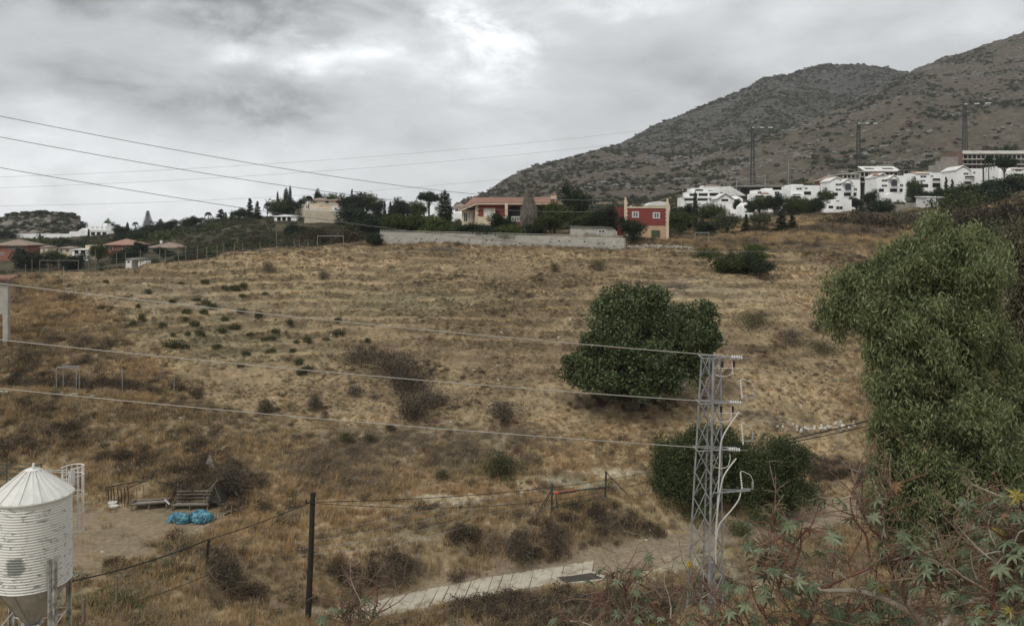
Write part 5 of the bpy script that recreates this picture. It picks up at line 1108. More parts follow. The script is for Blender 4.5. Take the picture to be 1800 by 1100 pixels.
# ---- bushes on the field
L_TWIG = leafmat('bramble_leaf', [(.2, (.030, .024, .017)), (.5, (.07, .056, .042)), (.85, (.13, .11, .085))], .1)
L_FGRN = leafmat('field_shrub_leaf', [(.2, (.022, .026, .012)), (.5, (.055, .060, .026)), (.85, (.12, .12, .055))], .15)
def field_bush(name, label, px, pbase, wpx, hpx, mat, n, size, group=None, mode='random', cat='bush', tw=300, twm=None):
    p = hit(px, pbase); w_, h_ = wpx / F * p.y, hpx / F * p.y; g = np.random.default_rng(int(px * 7 + pbase)); bl = []
    for i in range(8): a = i * 2.4 + g.random(); r = w_ * .3 * math.sqrt((i + .2) / 8); bl.append((math.cos(a) * r, math.sin(a) * r, h_ * (.30 + .22 * g.random()), w_ * (.18 + .12 * g.random()), w_ * (.18 + .1 * g.random()), h_ * (.32 + .22 * g.random())))
    o = empty(name, p, 0, label, cat, group); mobj('foliage', qmesh('foliage', leaf_quads(crown(bl, n, .65, .4, px), size, .55, mode), mat), o)
    V = twigs(int(tw * .6), w_ * .5, h_ * 1.0, min(h_ * .7, 1.1), .014); V = V[: len(V)]; tq = V.reshape(-1, 3); tq[:, 2] += .0; mobj('twigs', qmesh('twigs', tq, twm or G_GREY), o); return o
for a in [('bramble_thicket', 'grey-brown bramble mound, upper left of the dark thicket in mid field', 645, 636, 120, 30, L_TWIG, 2600, .16), ('bramble_thicket', 'bramble mound in the centre of the dark thicket in mid field', 695, 662, 125, 50, L_TWIG, 3600, .17),
          ('bramble_thicket', 'bramble mound at the right side of the mid-field thicket', 722, 690, 110, 45, L_TWIG, 3000, .17), ('bramble_thicket', 'lowest and darkest bramble mound of the mid-field thicket', 727, 737, 75, 50, L_TWIG, 2600, .16),
          ('bramble_thicket', 'bramble mound just left of the lowest dark one', 760, 715, 80, 36, L_TWIG, 2200, .16),
          ('brown_bush', 'twiggy brown bush right of the mid-field thicket', 886, 742, 88, 44, L_TWIG, 2400, .13), ('green_field_bush', 'low green bush in the lower middle of the field', 880, 832, 80, 40, L_FGRN, 3800, .12),
          ('green_field_bush', 'dark spreading bush on the slope right of the big tree', 1326, 578, 92, 38, L_FGRN, 2800, .14), ('brown_bush', 'brown bush below the spreading slope bush', 1390, 602, 56, 30, L_TWIG, 1500, .14),
          ('brown_bush', 'small reddish bush beside the eucalyptus at mid height', 1435, 582, 30, 24, L_TWIG, 900, .13), ('green_field_bush', 'low dark bush by the left branches of the eucalyptus', 1445, 622, 70, 28, L_FGRN, 1600, .13),
          ('brown_bush', 'dark bush on the left slope below the long thicket row', 553, 722, 34, 34, L_TWIG, 1000, .12), ('brown_bush', 'small bush left of the mid-field thicket under the middle wire', 624, 694, 40, 20, L_TWIG, 900, .12),
          ('green_field_bush', 'first low green tuft bush under the lowest wire', 610, 782, 36, 28, L_FGRN, 1100, .11), ('green_field_bush', 'second low green tuft bush under the lowest wire', 650, 778, 26, 20, L_FGRN, 800, .11),
          ('brown_bush', 'small dark bush right above the lowest wire', 685, 758, 20, 18, L_TWIG, 600, .11), ('green_field_bush', 'small green bush at the track edge below the field', 776, 842, 32, 22, L_FGRN, 800, .11),
          ('green_field_bush', 'green bush left of the thicket on the left slope', 468, 726, 44, 28, L_FGRN, 1200, .11), ('green_field_bush', 'dark green round shrub high on the field near the wall', 975, 479, 26, 20, L_FGRN, 900, .13),
          ('green_field_bush', 'wider dark green shrub high on the field near the wall', 1051, 477, 38, 24, L_FGRN, 1200, .13), ('brown_bush', 'reddish-brown little shrub near the crest of the field', 472, 476, 24, 18, L_TWIG, 700, .12),
          ('brown_bush', 'dead brown bush in the middle of the upper field', 569, 490, 26, 14, L_TWIG, 600, .12), ('brown_bush', 'dark bramble bush in the hollow left of the wooden pole', 398, 1030, 92, 60, L_TWIG, 3600, .10),
          ('brown_bush', 'dark bush on the road bank left of the concrete strip', 700, 1022, 110, 46, L_TWIG, 3000, .10), ('brown_bush', 'dark bush on the road bank beyond the middle of the concrete strip', 915, 985, 105, 56, L_TWIG, 3200, .10),
          ('brown_bush', 'dark bush on the bank right of the largest bank bush', 975, 968, 70, 50, L_TWIG, 2200, .10), ('brown_bush', 'low dark bush on the bank below the gate', 1075, 938, 110, 34, L_TWIG, 2200, .10),
          ('bramble_thicket', 'dark bramble mound behind the animal trough', 398, 872, 75, 60, L_TWIG, 3200, .11),
          ('broom_bush', 'feathery green broom bush to the right of the pylon', 1348, 925, 90, 46, G_GREEN, 2600, .14), ('broom_bush', 'paler feathery broom bush under the dark evergreen bushes', 1300, 940, 60, 30, G_GREEN, 1600, .13),
          ]: field_bush(*a)
SHR = [(186, 498), (318, 500), (361, 500), (261, 517), (243, 541), (395, 510), (413, 512), (428, 507), (426, 523), (466, 519), (374, 544), (358, 553), (328, 552), (326, 563), (342, 575), (286, 576), (234, 574), (249, 563), (304, 592), (303, 613), (326, 614), (381, 613), (391, 586),
       (412, 580), (440, 592), (464, 600), (477, 599), (484, 588), (521, 604), (541, 603), (573, 599), (596, 592), (433, 626), (476, 620), (515, 619), (525, 641), (541, 652), (530, 660), (423, 646), (646, 602), (510, 574), (594, 566), (303, 534), (362, 536), (352, 592), (395, 565), (425, 551), (345, 530), (330, 590), (455, 560)]
ORD = ['first', 'second', 'third', 'fourth', 'fifth', 'sixth', 'seventh', 'eighth', 'ninth', 'tenth', 'eleventh', 'twelfth', 'thirteenth', 'fourteenth', 'fifteenth', 'sixteenth', 'seventeenth', 'eighteenth', 'nineteenth', 'twentieth']
BANDS = [(0, 505, 'highest scattered line of the field'), (505, 530, 'line just under the crest'), (530, 549, 'line above the top power wire at the left'), (549, 562, 'upper line crossed by the top wire'), (562, 572, 'middle line under the top wire'), (572, 583, 'lower line under the top wire'), (583, 594, 'line halfway down the field'), (594, 606, 'line above the middle wire'), (606, 624, 'line close over the middle wire'), (624, 700, 'lowest line about the middle wire')]
for i, (px, py) in enumerate(SHR):
    p = hit(px, py)
    if i < 4:
        V = leaf_quads(crown([(0, 0, .25, .45, .45, .3), (.3, .1, .2, .3, .3, .25), (-.3, -.1, .2, .35, .3, .22)], 420, .8, .4, i), .13, .4, 'up'); me = qmesh('foliage', V, L_FGRN); protos = (protos if i else []) + [me]
    s = (.75 + .75 * random.random()) * (1.35 if (px, py) in ((374, 544), (234, 574), (303, 613), (381, 613), (541, 603), (596, 592)) else 1)
    o = mobj('field_shrub', protos[i % 4], None, p, random.random() * 6.28); o.scale = (s, s, s * (.8 + .5 * random.random()))
    bn = [b for b in BANDS if b[0] <= py < b[1]][0]; k_ = sorted(q[0] for q in SHR if bn[0] <= q[1] < bn[1]).index(px)
    tag(o, 'small green shrub, %s from left, %s' % (ORD[k_], bn[2]), 'shrub', 'small green shrubs on the field')
# scrub in the valley behind the crest, kept off the houses
n = 17000; yy = np.sqrt(150 ** 2 + rng.random(n) * (470 ** 2 - 150 ** 2)); xx = (rng.random(n) * 2 - 1) * .64 * yy
pxs = 900 + F * xx / yy; q = fbm(xx / 22., yy / 22., 4, .6, 12.)
kp = ((q + rng.normal(size=n) * .2 > -.12) | ((pxs < 760) & (yy > 200) & (rng.random(n) < .8))) & ~((pxs > 1330) & (pxs < 1470) & (yy < 215)) & ~((pxs > 1360) & (yy < 200) & (q < .25))
for (q0, q1, Yb, dz_) in BUILT: kp &= ~((pxs > q0 - 3) & (pxs < q1 + 3) & (yy > Yb - 48) & (yy < Yb + 16))
kp &= ~((pxs > 1150) & (yy < 240) & (rng.random(n) < .75))
xx, yy = xx[kp], yy[kp]
scatter('valley_scrub', [bushsrc(420, .15, S_DARK), bushsrc(420, .15, S_OLIVE, .9), bushsrc(420, .15, S_DARK, .8), bushsrc(420, .14, S_BROWN, .6)], np.stack([xx, yy, Z(xx, yy) - .1], 1), rng.random(len(xx)) * 6.28, (.8 + 1.5 * rng.random(len(xx)) ** 2) * np.where(yy > 230, np.where(pxs[kp] < 760, .72, 1.), .9), (rng.random(len(xx)) * 3.3).astype(int))

# boulders on the mountain, pale stones on the field: countless, so one object each
def rocksrc(seed, mat):
    g_ = np.random.default_rng(seed); V = unit(14, g_) * (.5 + .2 * g_.random((14, 1))) * np.array((1, 1, .6)); bb = bmesh.new(); vs_ = [bb.verts.new(v) for v in V]; bmesh.ops.convex_hull(bb, input=vs_)
    me = bpy.data.meshes.new('rock'); bb.to_mesh(me); bb.free(); me.materials.append(mat); return bpy.data.objects.new('rock', me)
import bmesh
ROCKM = surf('limestone', (.11, .105, .092), (.21, .20, .18), .5, .95, .5, 3)
n = 60000; yy = np.sqrt(430 ** 2 + rng.random(n) * (1600 ** 2 - 430 ** 2)); xx = -60 + rng.random(n) * (.66 * yy + 60)
s_ = fbm(xx / 38., yy / 20., 5, .65, 50.); kp = (s_ > .16) & (rng.random(n) < .5 + s_); xx, yy = xx[kp], yy[kp]
scatter('mountain_rocks', [rocksrc(1, ROCKM), rocksrc(2, ROCKM), rocksrc(3, ROCKM)], np.stack([xx, yy, Z(xx, yy) - .3], 1), rng.random(len(xx)) * 6.28, 1.2 + 3.6 * rng.random(len(xx)) ** 2.5, (rng.random(len(xx)) * 3).astype(int))
PEB = surf('pale_pebble', (.34, .31, .27), (.55, .52, .46), 2, .95, .3)
n = 2600; yy = np.sqrt(50 ** 2 + rng.random(n) * (132 ** 2 - 50 ** 2)); xx = (rng.random(n) * 2 - 1) * .61 * yy; kp = rng.random(n) < .25 + 1.2 * fbm(xx * .12, yy * .12, 3, .5, 33.); xx, yy = xx[kp], yy[kp]
scatter('field_stones', [rocksrc(4, PEB), rocksrc(5, PEB)], np.stack([xx, yy, Z(xx, yy) + .03], 1), rng.random(len(xx)) * 6.28, .10 + .28 * rng.random(len(xx)) ** 3, (rng.random(len(xx)) * 2).astype(int))
# ------------------------------------------------------------------ concrete strip of road
SLABC = surf('pale_concrete', (.34, .305, .235), (.50, .455, .365), .9, .92, .5, 14, stain=(.235, .20, .145), world=True)
JOINT = surf('dark_joint', (.10, .085, .06), (.17, .14, .10), 4, .95, .3)
t = NT('pale_soiled_concrete'); P = t.coord(True); c = t.ramp(t.noise(P, 1.1, 6, .7), [(.3, (.36, .325, .25)), (.7, (.53, .485, .39))]); c = t.mix(t.ramp(t.noise(P, .55, 7, .72, .8), [(.50, 0.), (.60, .85)]), c, (.235, .19, .13)); t.bump(t.noise(P, 14, 4, .7), .5, .03); SLABC = t.fin(c, .93, 0, .2)
rd_ = empty('road', _rp[3], 0); rd_['kind'] = 'structure'; O_ = Vector(_rp[3])
up_e = [(535, 1106), (560, 1098), (635, 1065), (690, 1050), (744, 1038), (800, 1027), (855, 1016), (905, 1008), (953, 1000), (1000, 993), (1044, 986)]
lo_e = [(500, 1122), (545, 1114), (600, 1103), (671, 1084), (725, 1072), (783, 1060), (835, 1050), (888, 1040), (935, 1032), (985, 1022), (1062, 1012)]
def onroad(px, py):
    """point of the road surface seen at (px, py), road height from the survey line"""
    Y = 58.
    for _ in range(12):
        x = (px - 900) / F * Y; _, rz = road_near(np.array([x]), np.array([Y])); Y = float(rz[0]) / ((400 - py) / F)
    return Vector(((px - 900) / F * Y, Y, float(rz[0])))
U = [onroad(*p) for p in up_e]; Lw = [onroad(*p) for p in lo_e]
def along(P_, x):
    for a, b in zip(P_[:-1], P_[1:]):
        if x <= b.x: return a.lerp(b, (x - a.x) / (b.x - a.x))
    return P_[-1].copy()
m = MB(); g = random.Random(4)
ns = 26; xs0, xs1 = U[0].x, U[-1].x
bd = MB(); rowsU = [along(U, xs0 + (xs1 - xs0) * i / 40) for i in range(41)]; rowsL = [along(Lw, xs0 - .35 + (xs1 - xs0) * i / 40) for i in range(41)]
bd.add([p - O_ + Vector((0, 0, .012)) for p in rowsU + rowsL], [(i + 41, i + 42, i + 1, i) for i in range(40)]); bd.build('road_bed', JOINT, rd_)
step = (xs1 - xs0) / ns
for i in range(ns):
    a0, a1 = xs0 + i * step + .012, xs0 + (i + 1) * step - .03; sk = -.42
    w0, w1 = g.uniform(-.05, .05), g.uniform(-.05, .05)
    c = [along(Lw, a0 + sk + w0), along(Lw, a1 + sk + w1), along(U, a1), along(U, a0)]
    nseg = 5; bot, top = [], []; z_ = .030 + g.random() * .014; w0 = w1 = 0.
    lowr = [c[0].lerp(c[1], k / nseg) + Vector((g.uniform(-.02, .02), g.uniform(-.16, .10), 0)) for k in range(nseg + 1)]
    upr = [c[3].lerp(c[2], k / nseg) + Vector((g.uniform(-.02, .02), g.uniform(-.10, .14), 0)) for k in range(nseg + 1)]
    ring = lowr + upr[::-1]; n = len(ring); mm = MB(); mm.add([p - O_ + Vector((0, 0, z_)) for p in ring] + [p - O_ + Vector((0, 0, -.12)) for p in ring],
          [tuple(range(n))] + [(k, k + n, (k + 1) % n + n, (k + 1) % n) for k in range(n)]); mm.build('slab', SLABC, rd_)
# drain grate beside the road
c = [onroad(980, 1024), onroad(996, 1033), onroad(1062, 1023), onroad(1040, 1013)]; o = empty('drain', c[0], 0, 'rectangular dark drain grate framed in pale concrete beside the road end', 'drain')
zz_m = max(zat(q.x, q.y) for q in c) + .03
for q in c: q.z = zz_m
o.location = c[0]; ctr = sum(c, Vector()) / 4; m = MB(); ring = [ctr + (p - ctr) * k - c[0] for k in (1.28, 1.0) for p in c]
m.add([p + Vector((0, 0, .075)) for p in ring] + [p + Vector((0, 0, -.2)) for p in ring[:4]] + [p + Vector((0, 0, -.1)) for p in ring[4:]], [(i, (i + 1) % 4, (i + 1) % 4 + 4, i + 4) for i in range(4)] + [(i + 8, (i + 1) % 4 + 8, (i + 1) % 4, i) for i in range(4)] + [(i + 4, (i + 1) % 4 + 4, (i + 1) % 4 + 12, i + 12) for i in range(4)])
m.build('kerb', SLABC, o); m = MB(); q0 = [p - c[0] + Vector((0, 0, .045)) for p in c]
m.add([p - Vector((0, 0, .06)) for p in q0], [(0, 1, 2, 3)]); GR = surf('rusty_grate', (.05, .045, .04), (.10, .085, .07), 8, .8, .3)
for i in range(30): t_ = (i + .5) / 30; m.beam(q0[0].lerp(q0[3], t_), q0[1].lerp(q0[2], t_), .055, .03)
m.build('grate', GR, o)['kind'] = 'stuff'

# ------------------------------------------------------------------ silo
Ys = 36.; sx = (57 - 900) / F * Ys; rs = 63 / F * Ys * 1.0; zt_ = lambda q: (400 - q) / F * Ys
t = NT('worn_white_sheet'); P = t.coord(); n1 = t.noise(P, 1.1, 7, .7, .9)
sx_ = t.n('ShaderNodeSeparateXYZ'); t.l(P, sx_.inputs[0])
mp = t.n('ShaderNodeMapping'); t.l(P, mp.inputs[0]); mp.inputs['Scale'].default_value = (4., 4., .5); n2 = t.noise(mp.outputs[0], 1.3, 5, .75, .5)
col = t.mix(t.ramp(n2, [(.30, 1.), (.42, 0.)]), (.66, .655, .61), (.48, .46, .41))
mp2 = t.n('ShaderNodeMapping'); t.l(P, mp2.inputs[0]); mp2.inputs['Scale'].default_value = (1.0, 1.0, 3.2)
patchn = t.noise(mp2.outputs[0], 1.35, 7, .72, 1.6); col = t.mix(t.ramp(patchn, [(.575, 0.), (.60, .85)]), col, (.16, .17, .165))
dp = t.n('ShaderNodeVectorMath', operation='DISTANCE'); dp.inputs[1].default_value = (.12, -1.5, -2.75)
t.bump(n2, .1, .01); t.l(t.n('ShaderNodeTexCoord').outputs['Object'], dp.inputs[0]); wr = t.math('ADD', dp.outputs['Value'], t.math('MULTIPLY', t.math('SUBTRACT', patchn, .5), 1.1)); col = t.mix(t.ramp(wr, [(.34, .85), (.42, 0.)]), col, (.13, .14, .13))
SILO = t.fin(col, .5, 0, .4)
SHEET = surf('zinc_sheet', (.33, .335, .325), (.47, .475, .46), 1.5, .42, .1, 10, metal=.35, stain=(.24, .235, .21), spec=.5)
zground = zat(sx, Ys)
s = empty('grain_silo', (sx, Ys, zt_(860)), 0, 'white corrugated metal silo with conical roof and worn paint at the left edge', 'silo'); z0 = zt_(860)
prof = []; nb = 33; zt, zb = zt_(868) - z0, zt_(1020) - z0
for i in range(nb * 4 + 1):
    t_ = i / (nb * 4); prof.append((rs - .022 + .022 * math.cos(2 * math.pi * t_ * nb), zt + (zb - zt) * t_))
m = MB(); m.lathe(list(reversed(prof)), 96); bo = m.build('body', SILO, s, True)
m = MB(); zr0, zr1 = zt + .05, zt_(827) - z0; nrad = 24
vs, fs = [], []
for k in range(nrad * 2):
    a_ = math.pi * k / nrad; lift = .035 if k % 2 == 0 else 0
    for (r_, z_) in ((rs + .07, zr0 - .05), (.28, zr1)): vs.append((math.cos(a_) * r_, math.sin(a_) * r_, z_ + lift))
for k in range(nrad * 2): k1 = (k + 1) % (nrad * 2); fs.append((2 * k, 2 * k1, 2 * k1 + 1, 2 * k + 1))
m.add(vs, fs); m.lathe([(rs + .07, zr0 - .13), (rs + .09, zr0 - .05), (rs + .07, zr0 - .03)], 64); rf = m.build('roof', surf('white_roof_sheet', (.56, .555, .52), (.70, .695, .65), 1.6, .5, .15, 12, stain=(.42, .39, .33)), s)
m = MB(); m.lathe([(.30, zr1 - .06), (.30, zr1 + .06), (.1, zr1 + .14), (0, zr1 + .14)], 24); m.build('lid', CHALK, s); m = MB(); m.tube([(.1, -.1, zr1 + .1), (.1, -.1, zr1 + .34)], .055, 8); m.build('vent', CHALK, s)
m = MB()
for k in range(12):
    a_ = 2 * math.pi * k / 12 + .2; m.beam((math.cos(a_) * .3, math.sin(a_) * .3, zr1 + .05), (math.cos(a_) * (rs + .05), math.sin(a_) * (rs + .05), zr0 + .01), .035, .05)
m.build('rib', CHALK, rf)['kind'] = 'stuff'
zc = zt_(1094) - z0; m = MB(); m.lathe([(.26, zc), (rs - .04, zb + .02)], 48); m.lathe([(.3, zc - .05), (.3, zc + .02), (.26, zc + .02), (.26, zc - .05)], 24); m.build('hopper', SHEET, s)
m = MB(); m.lathe([(.3, zc - .06), (.42, zc - .06), (.42, zc), (.3, zc)], 24); m.tube([(0, 0, zc), (0, 0, zc - .5)], .2, 12); m.build('outlet', SHEET, s)
m = MB()
for k in range(10):
    a_ = 2 * math.pi * k / 10 + .35; m.beam((math.cos(a_) * .27, math.sin(a_) * .27, zc), (math.cos(a_) * (rs - .02), math.sin(a_) * (rs - .02), zb), .03, .02)
m.build('seam', SHEET, s)['kind'] = 'stuff'
LEGM = surf('worn_white_leg', (.10, .10, .09), (.60, .59, .55), 3.2, .7, .2, 14, stain=(.07, .07, .065))
for k, a_ in enumerate((-33, 57, 147, 237)):
    c_, s_ = math.cos(R(a_)), math.sin(R(a_)); p0 = Vector((c_ * (rs + .05), s_ * (rs + .05), 0)); ztop = zt_(966) - z0; tq = Vector((-s_, c_, 0))
    m = MB(); zg = zground - z0 - .3
    m.beam(p0 + Vector((0, 0, zg)), p0 + Vector((0, 0, ztop)), .06, .22, up=(c_, s_, 0)); m.beam(p0 + tq * .13 + Vector((0, 0, zg)), p0 + tq * .13 + Vector((0, 0, ztop + .0)), .12, .05, up=(c_, s_, 0)); m.beam(p0 - tq * .13 + Vector((0, 0, zg)), p0 - tq * .13 + Vector((0, 0, ztop)), .12, .05, up=(c_, s_, 0)); m.build('leg', LEGM, s)
m = MB()
LP = [Vector((math.cos(R(a_)) * (rs + .02), math.sin(R(a_)) * (rs + .02), zc + .1)) for a_ in (-33, 57, 147, 237)]
for i in range(4): m.tube([LP[i] - Vector((0, 0, .25)), Vector((LP[i].x * .25, LP[i].y * .25, zc + .02))], .025, 6); m.tube([LP[i], LP[(i + 1) % 4]], .022, 6)
m.build('brace', CHALK, s)
# ladder with safety cage on the right side
zt_s = zt_; zt_ = lambda q: (400 - q) / F * 37.8
lx = rs + .16; ly = .1; zl1 = zt_(822) - z0; zl0 = zt_(948) - z0; zlb = zt_(1060) - z0
ld = empty('ladder', (0, 0, 0)); ld.parent = s; ld.rotation_euler.z = R(66)
m = MB()
for dy in (-.2, .2): m.beam((lx, ly + dy, zlb), (lx, ly + dy, zl1 - .05), .05, .05)
m.build('stile', CHALK, ld)
zz_ = zl1 - .15
m = MB()
while zz_ > zlb: m.tube([(lx, ly - .2, zz_), (lx, ly + .2, zz_)], .014, 5); zz_ -= .28
m.build('rung', CHALK, ld)['kind'] = 'stuff'
cg = empty('safety_cage', (0, 0, 0)); cg.parent = s; cg.rotation_euler.z = R(66); cxx = lx + .42; m = MB()
for i, q in enumerate((821, 836, 868, 900, 932)):
    zq = zt_(q) - z0; hp = MB(); pts = [(lx, ly - .28, zq)] + [(cxx - .02 + .42 * math.cos(a_), ly + .38 * math.sin(a_), zq - .0) for a_ in np.linspace(-1.9, 1.9, 14)] + [(lx, ly + .28, zq)]
    hp.tube(pts, .026 if i < 2 else .02, 5); hp.build('hoop', CHALK, cg)
for a_ in np.linspace(-1.7, 1.7, 7): bm_ = MB(); x_, y_ = cxx - .02 + .42 * math.cos(a_), ly + .38 * math.sin(a_); bm_.tube([(x_, y_, zt_(821) - z0), (x_, y_, zt_(932 + 12 * math.cos(a_)) - z0)], .02, 5); bm_.build('cage_bar', CHALK, cg)
m = MB(); m.box(lx - .05, lx + .2, ly - .34, ly - .3, zt_(850) - z0, zt_(823) - z0); m.build('panel', CHALK, cg)
zt_ = zt_s; hx_, hy_ = (rs + .2) * math.cos(R(66)), (rs + .2) * math.sin(R(66)); m = MB(); m.tube([(.15, -.1, zr1 + .05), (hx_, hy_, (400 - 823) / F * 37.8 - z0)], .02, 6); m.tube([(.2, -.02, zr1 + .0), (hx_ + .1, hy_, (400 - 828) / F * 37.8 - z0)], .02, 6); m.build('handrail', CHALK, s)

# ------------------------------------------------------------------ lattice pylon
Yp = 52.; pc = Vector(((1241 - 900) / F * Yp, Yp, 0)); zg = zat(pc.x, pc.y); zP = lambda q: (400 - q) / F * Yp
GALV = surf('galvanised_lattice', (.20, .205, .21), (.38, .385, .39), 3, .55, .1, 20, metal=.25, stain=(.20, .20, .20), spec=.5)
py = empty('lattice_pylon', (pc.x, Yp, zg), 0, 'grey steel lattice power pylon with four cross-arms and insulators', 'pylon')
top_z, bot_z = zP(627) - zg, -.4
xpx = lambda p, Y=Yp: (p - 900) / F * Y - pc.x
def leg_at(k, z):
    """k: 0 left, 1 near, 2 right, 3 far"""
    t_ = (z - bot_z) / (top_z - bot_z)
    tp = [(xpx(1233), 0), (xpx(1250), -.55), (xpx(1267), .05), (xpx(1251), .58)][k]; bt = [(xpx(1206), 0), (xpx(1238), -1.0), (xpx(1271), .1), (xpx(1241), 1.1)][k]
    return Vector((bt[0] + (tp[0] - bt[0]) * t_, bt[1] + (tp[1] - bt[1]) * t_, z))
for k in range(4):
    m = MB(); a_, b_ = leg_at(k, bot_z), leg_at(k, top_z); w_ = .11 if k == 1 else .085; m.beam(a_, b_, w_, .03); m.beam(a_ + Vector((w_ / 2, .03, 0)), b_ + Vector((w_ / 2, .03, 0)), .03, w_); m.build('leg', GALV, py)
lv = [top_z]
while lv[-1] > .3: lv.append(lv[-1] - (1.28 + .04 * len(lv)))
for i in range(len(lv) - 1):
    for (k0, k1) in ((0, 1), (1, 2), (2, 3), (3, 0)):
        a_, b_ = (leg_at(k0, lv[i]), leg_at(k1, lv[i + 1])); c_, d_ = (leg_at(k1, lv[i]), leg_at(k0, lv[i + 1]))
        for (p_, q_) in ((a_, b_), (c_, d_)):
            m = MB(); m.beam(p_, q_, .045, .012); m.beam(p_ + Vector((.016, .018, 0)), q_ + Vector((.016, .018, 0)), .012, .04); m.build('brace', GALV, py)
INS = surf('white_porcelain', (.55, .55, .52), (.68, .68, .65), 5, .3, 0, spec=.6); CABW = surf('white_cable', (.50, .49, .46), (.62, .61, .58), 5, .5, 0); BLK = surf('black_housing', (.02, .02, .02), (.04, .04, .04), 5, .5, 0)
def insul(par, p, q, n=5, r=.075, name='insulator'):
    p, q = Vector(p), Vector(q); m = MB(); d = (q - p); pts, rr_ = [], []
    for i in range(n):
        for f_, r_ in ((0, .03), (.25, r), (.6, r * .85), (.75, .03)): pts.append(p + d * ((i + f_) / n)); rr_.append(r_)
    pts.append(q); rr_.append(.03); m.tube(pts, rr_, 10); return m.build(name, INS, par)
def arm(q, x1p, lvl):
    z = zP(q) - zg; x0, x1 = leg_at(0, z).x - .05, xpx(x1p); a = empty('cross_arm', (0, 0, 0)); a.parent = py
    m = MB()
    for dy in (-.62, .62): m.beam((x0, dy, z), (x1 - .3, dy * .35, z), .07, .05)
    m.beam((x0, -.62, z), (x0, .62, z), .06, .05); m.beam((x1 - .3, -.3, z), (x1 - .3, .3, z), .07, .05)
    for i in range(4): xa = x0 + (x1 - x0) * (.35 + i * .14); m.beam((xa, -.42, z + .01), (xa + .3, .42, z + .01), .04, .03)
    m.build('frame', GALV, a)
    insul(a, (x1 - .85, -.25, z + .02), (x1 - .15, -.25, z - .03), 5, .13); insul(a, (x1 - .8, .25, z - .12), (x1 - .15, .25, z - .15), 5, .10)
    m = MB(); m.tube([(x1 - .2, -.25, z - .03), (x1 + .3, -.25, z - .05)], .018, 5); m.build('conductor_clamp', GALV, a)
    if lvl < 2:
        for xx_ in (x1 - 1.35, x1 - .65):
            m = MB(); m.tube([(xx_, -.1, z - .25), (xx_, -.1, z - .62)], .075, 8); m.build('fuse_body', BLK, a)
        m = MB(); m.beam((x1 - 1.8, -.1, z - .66), (x1 - .95, -.1, z - .66), .035, .03); m.beam((x1 - .9, -.1, z - .66), (x1 - .1, -.1, z - .7), .035, .03); m.build('fuse_bar', INS, a)
    # jumper loop
    rx, rz_ = (.62, .30) if lvl < 2 else (.52, .26); cx_ = x1 - 1.45; m = MB()
    m.tube([(cx_ + rx * math.cos(t_) + .05, -.35 + .1 * math.sin(t_), z - .82 + rz_ * math.sin(t_)) for t_ in np.linspace(2.0, 5.9, 18)] + [(x1 - .78, -.28, z - .55), (x1 - .8, -.25, z - .25)], .022, 6); m.build('jumper', CABW, a)
    return z, x1
for lvl, (q, xp) in enumerate(((627, 1308), (706, 1306), (788, 1304))): arm(q, xp, lvl)
z = zP(861) - zg; m = MB(); m.beam((leg_at(1, z).x, -.5, z - .03), (xpx(1316), -.3, z + .06), .08, .06); m.beam((leg_at(2, z).x, .1, z), (xpx(1318), -.1, z + .02), .06, .05); m.build('lower_arm', GALV, py)
for (pt, pb, px_, pxe) in ((667, 700, 1300, 1326), (744, 780, 1302, 1322), (828, 858, 1300, 1322)):
    za, zb_ = zP(pt) - zg, zP(pb) - zg; insul(py, (xpx(px_), -.2, za), (xpx(px_ + 3), -.2, zb_), 7, .055, 'surge_arrester')
    xe = xpx(pxe); m = MB(); m.tube([(xpx(px_) + (xe - xpx(px_)) * math.sin(k * math.pi / 28) , -.2, za + .05 - .65 * (1 - math.cos(k * math.pi / 28)) + .02 * math.sin(k)) for k in range(15)], .02, 6); m.build('jumper', CABW, py)
    m = MB(); m.tube([(xe - .02, -.2, za - .6), (xe - .02, -.2, za - .95)], .07, 8); m.beam((xe - .75, -.2, za - 1.0), (xe + .05, -.2, za - 1.02), .05, .05); m.build('arrester_bracket', METAL, py)
def pcab(pts, r, name='down_cable', mat=CABW):
    P_ = [Vector((xpx(a_), y_, zP(b_) - zg)) for a_, b_, y_ in pts]; out = []
    for i in range(len(P_) - 1):
        for k in range(5):
            t_ = k / 5; p0 = P_[max(i - 1, 0)]; p1, p2 = P_[i], P_[i + 1]; p3 = P_[min(i + 2, len(P_) - 1)]
            out.append(.5 * ((2 * p1) + (p2 - p0) * t_ + (2 * p0 - 5 * p1 + 4 * p2 - p3) * t_ ** 2 + (3 * p1 - p0 - 3 * p2 + p3) * t_ ** 3))
    out.append(P_[-1]); m = MB(); m.tube(out, r, 7); return m.build(name, mat, py)
pcab([(1297, 722, -.3), (1286, 735, -.4), (1270, 758, -.5), (1263, 780, -.5), (1262, 820, -.4), (1258, 900, -.3), (1254, 950, -.3), (1253, 985, -.3)], .045)
pcab([(1292, 803, -.3), (1276, 822, -.4), (1266, 840, -.5), (1260, 880, -.4), (1256, 930, -.4), (1251, 985, -.4)], .045)
pcab([(1300, 859, -.3), (1296, 873, -.4), (1283, 890, -.5), (1268, 907, -.5), (1260, 922, -.4), (1255, 950, -.5), (1255, 985, -.5)], .04)
m = MB(); m.tube([(xpx(1250.5), -.35, zP(984) - zg), (xpx(1249), -.35, -.3)], .17, 10); m.build('cable_conduit', METAL, py)
sg = MB(); c0 = leg_at(0, zP(985) - zg); sx0, sz0 = xpx(1212), zP(993) - zg
YEL = surf('yellow_enamel', (.55, .36, .05), (.62, .42, .08), 4, .6, 0)
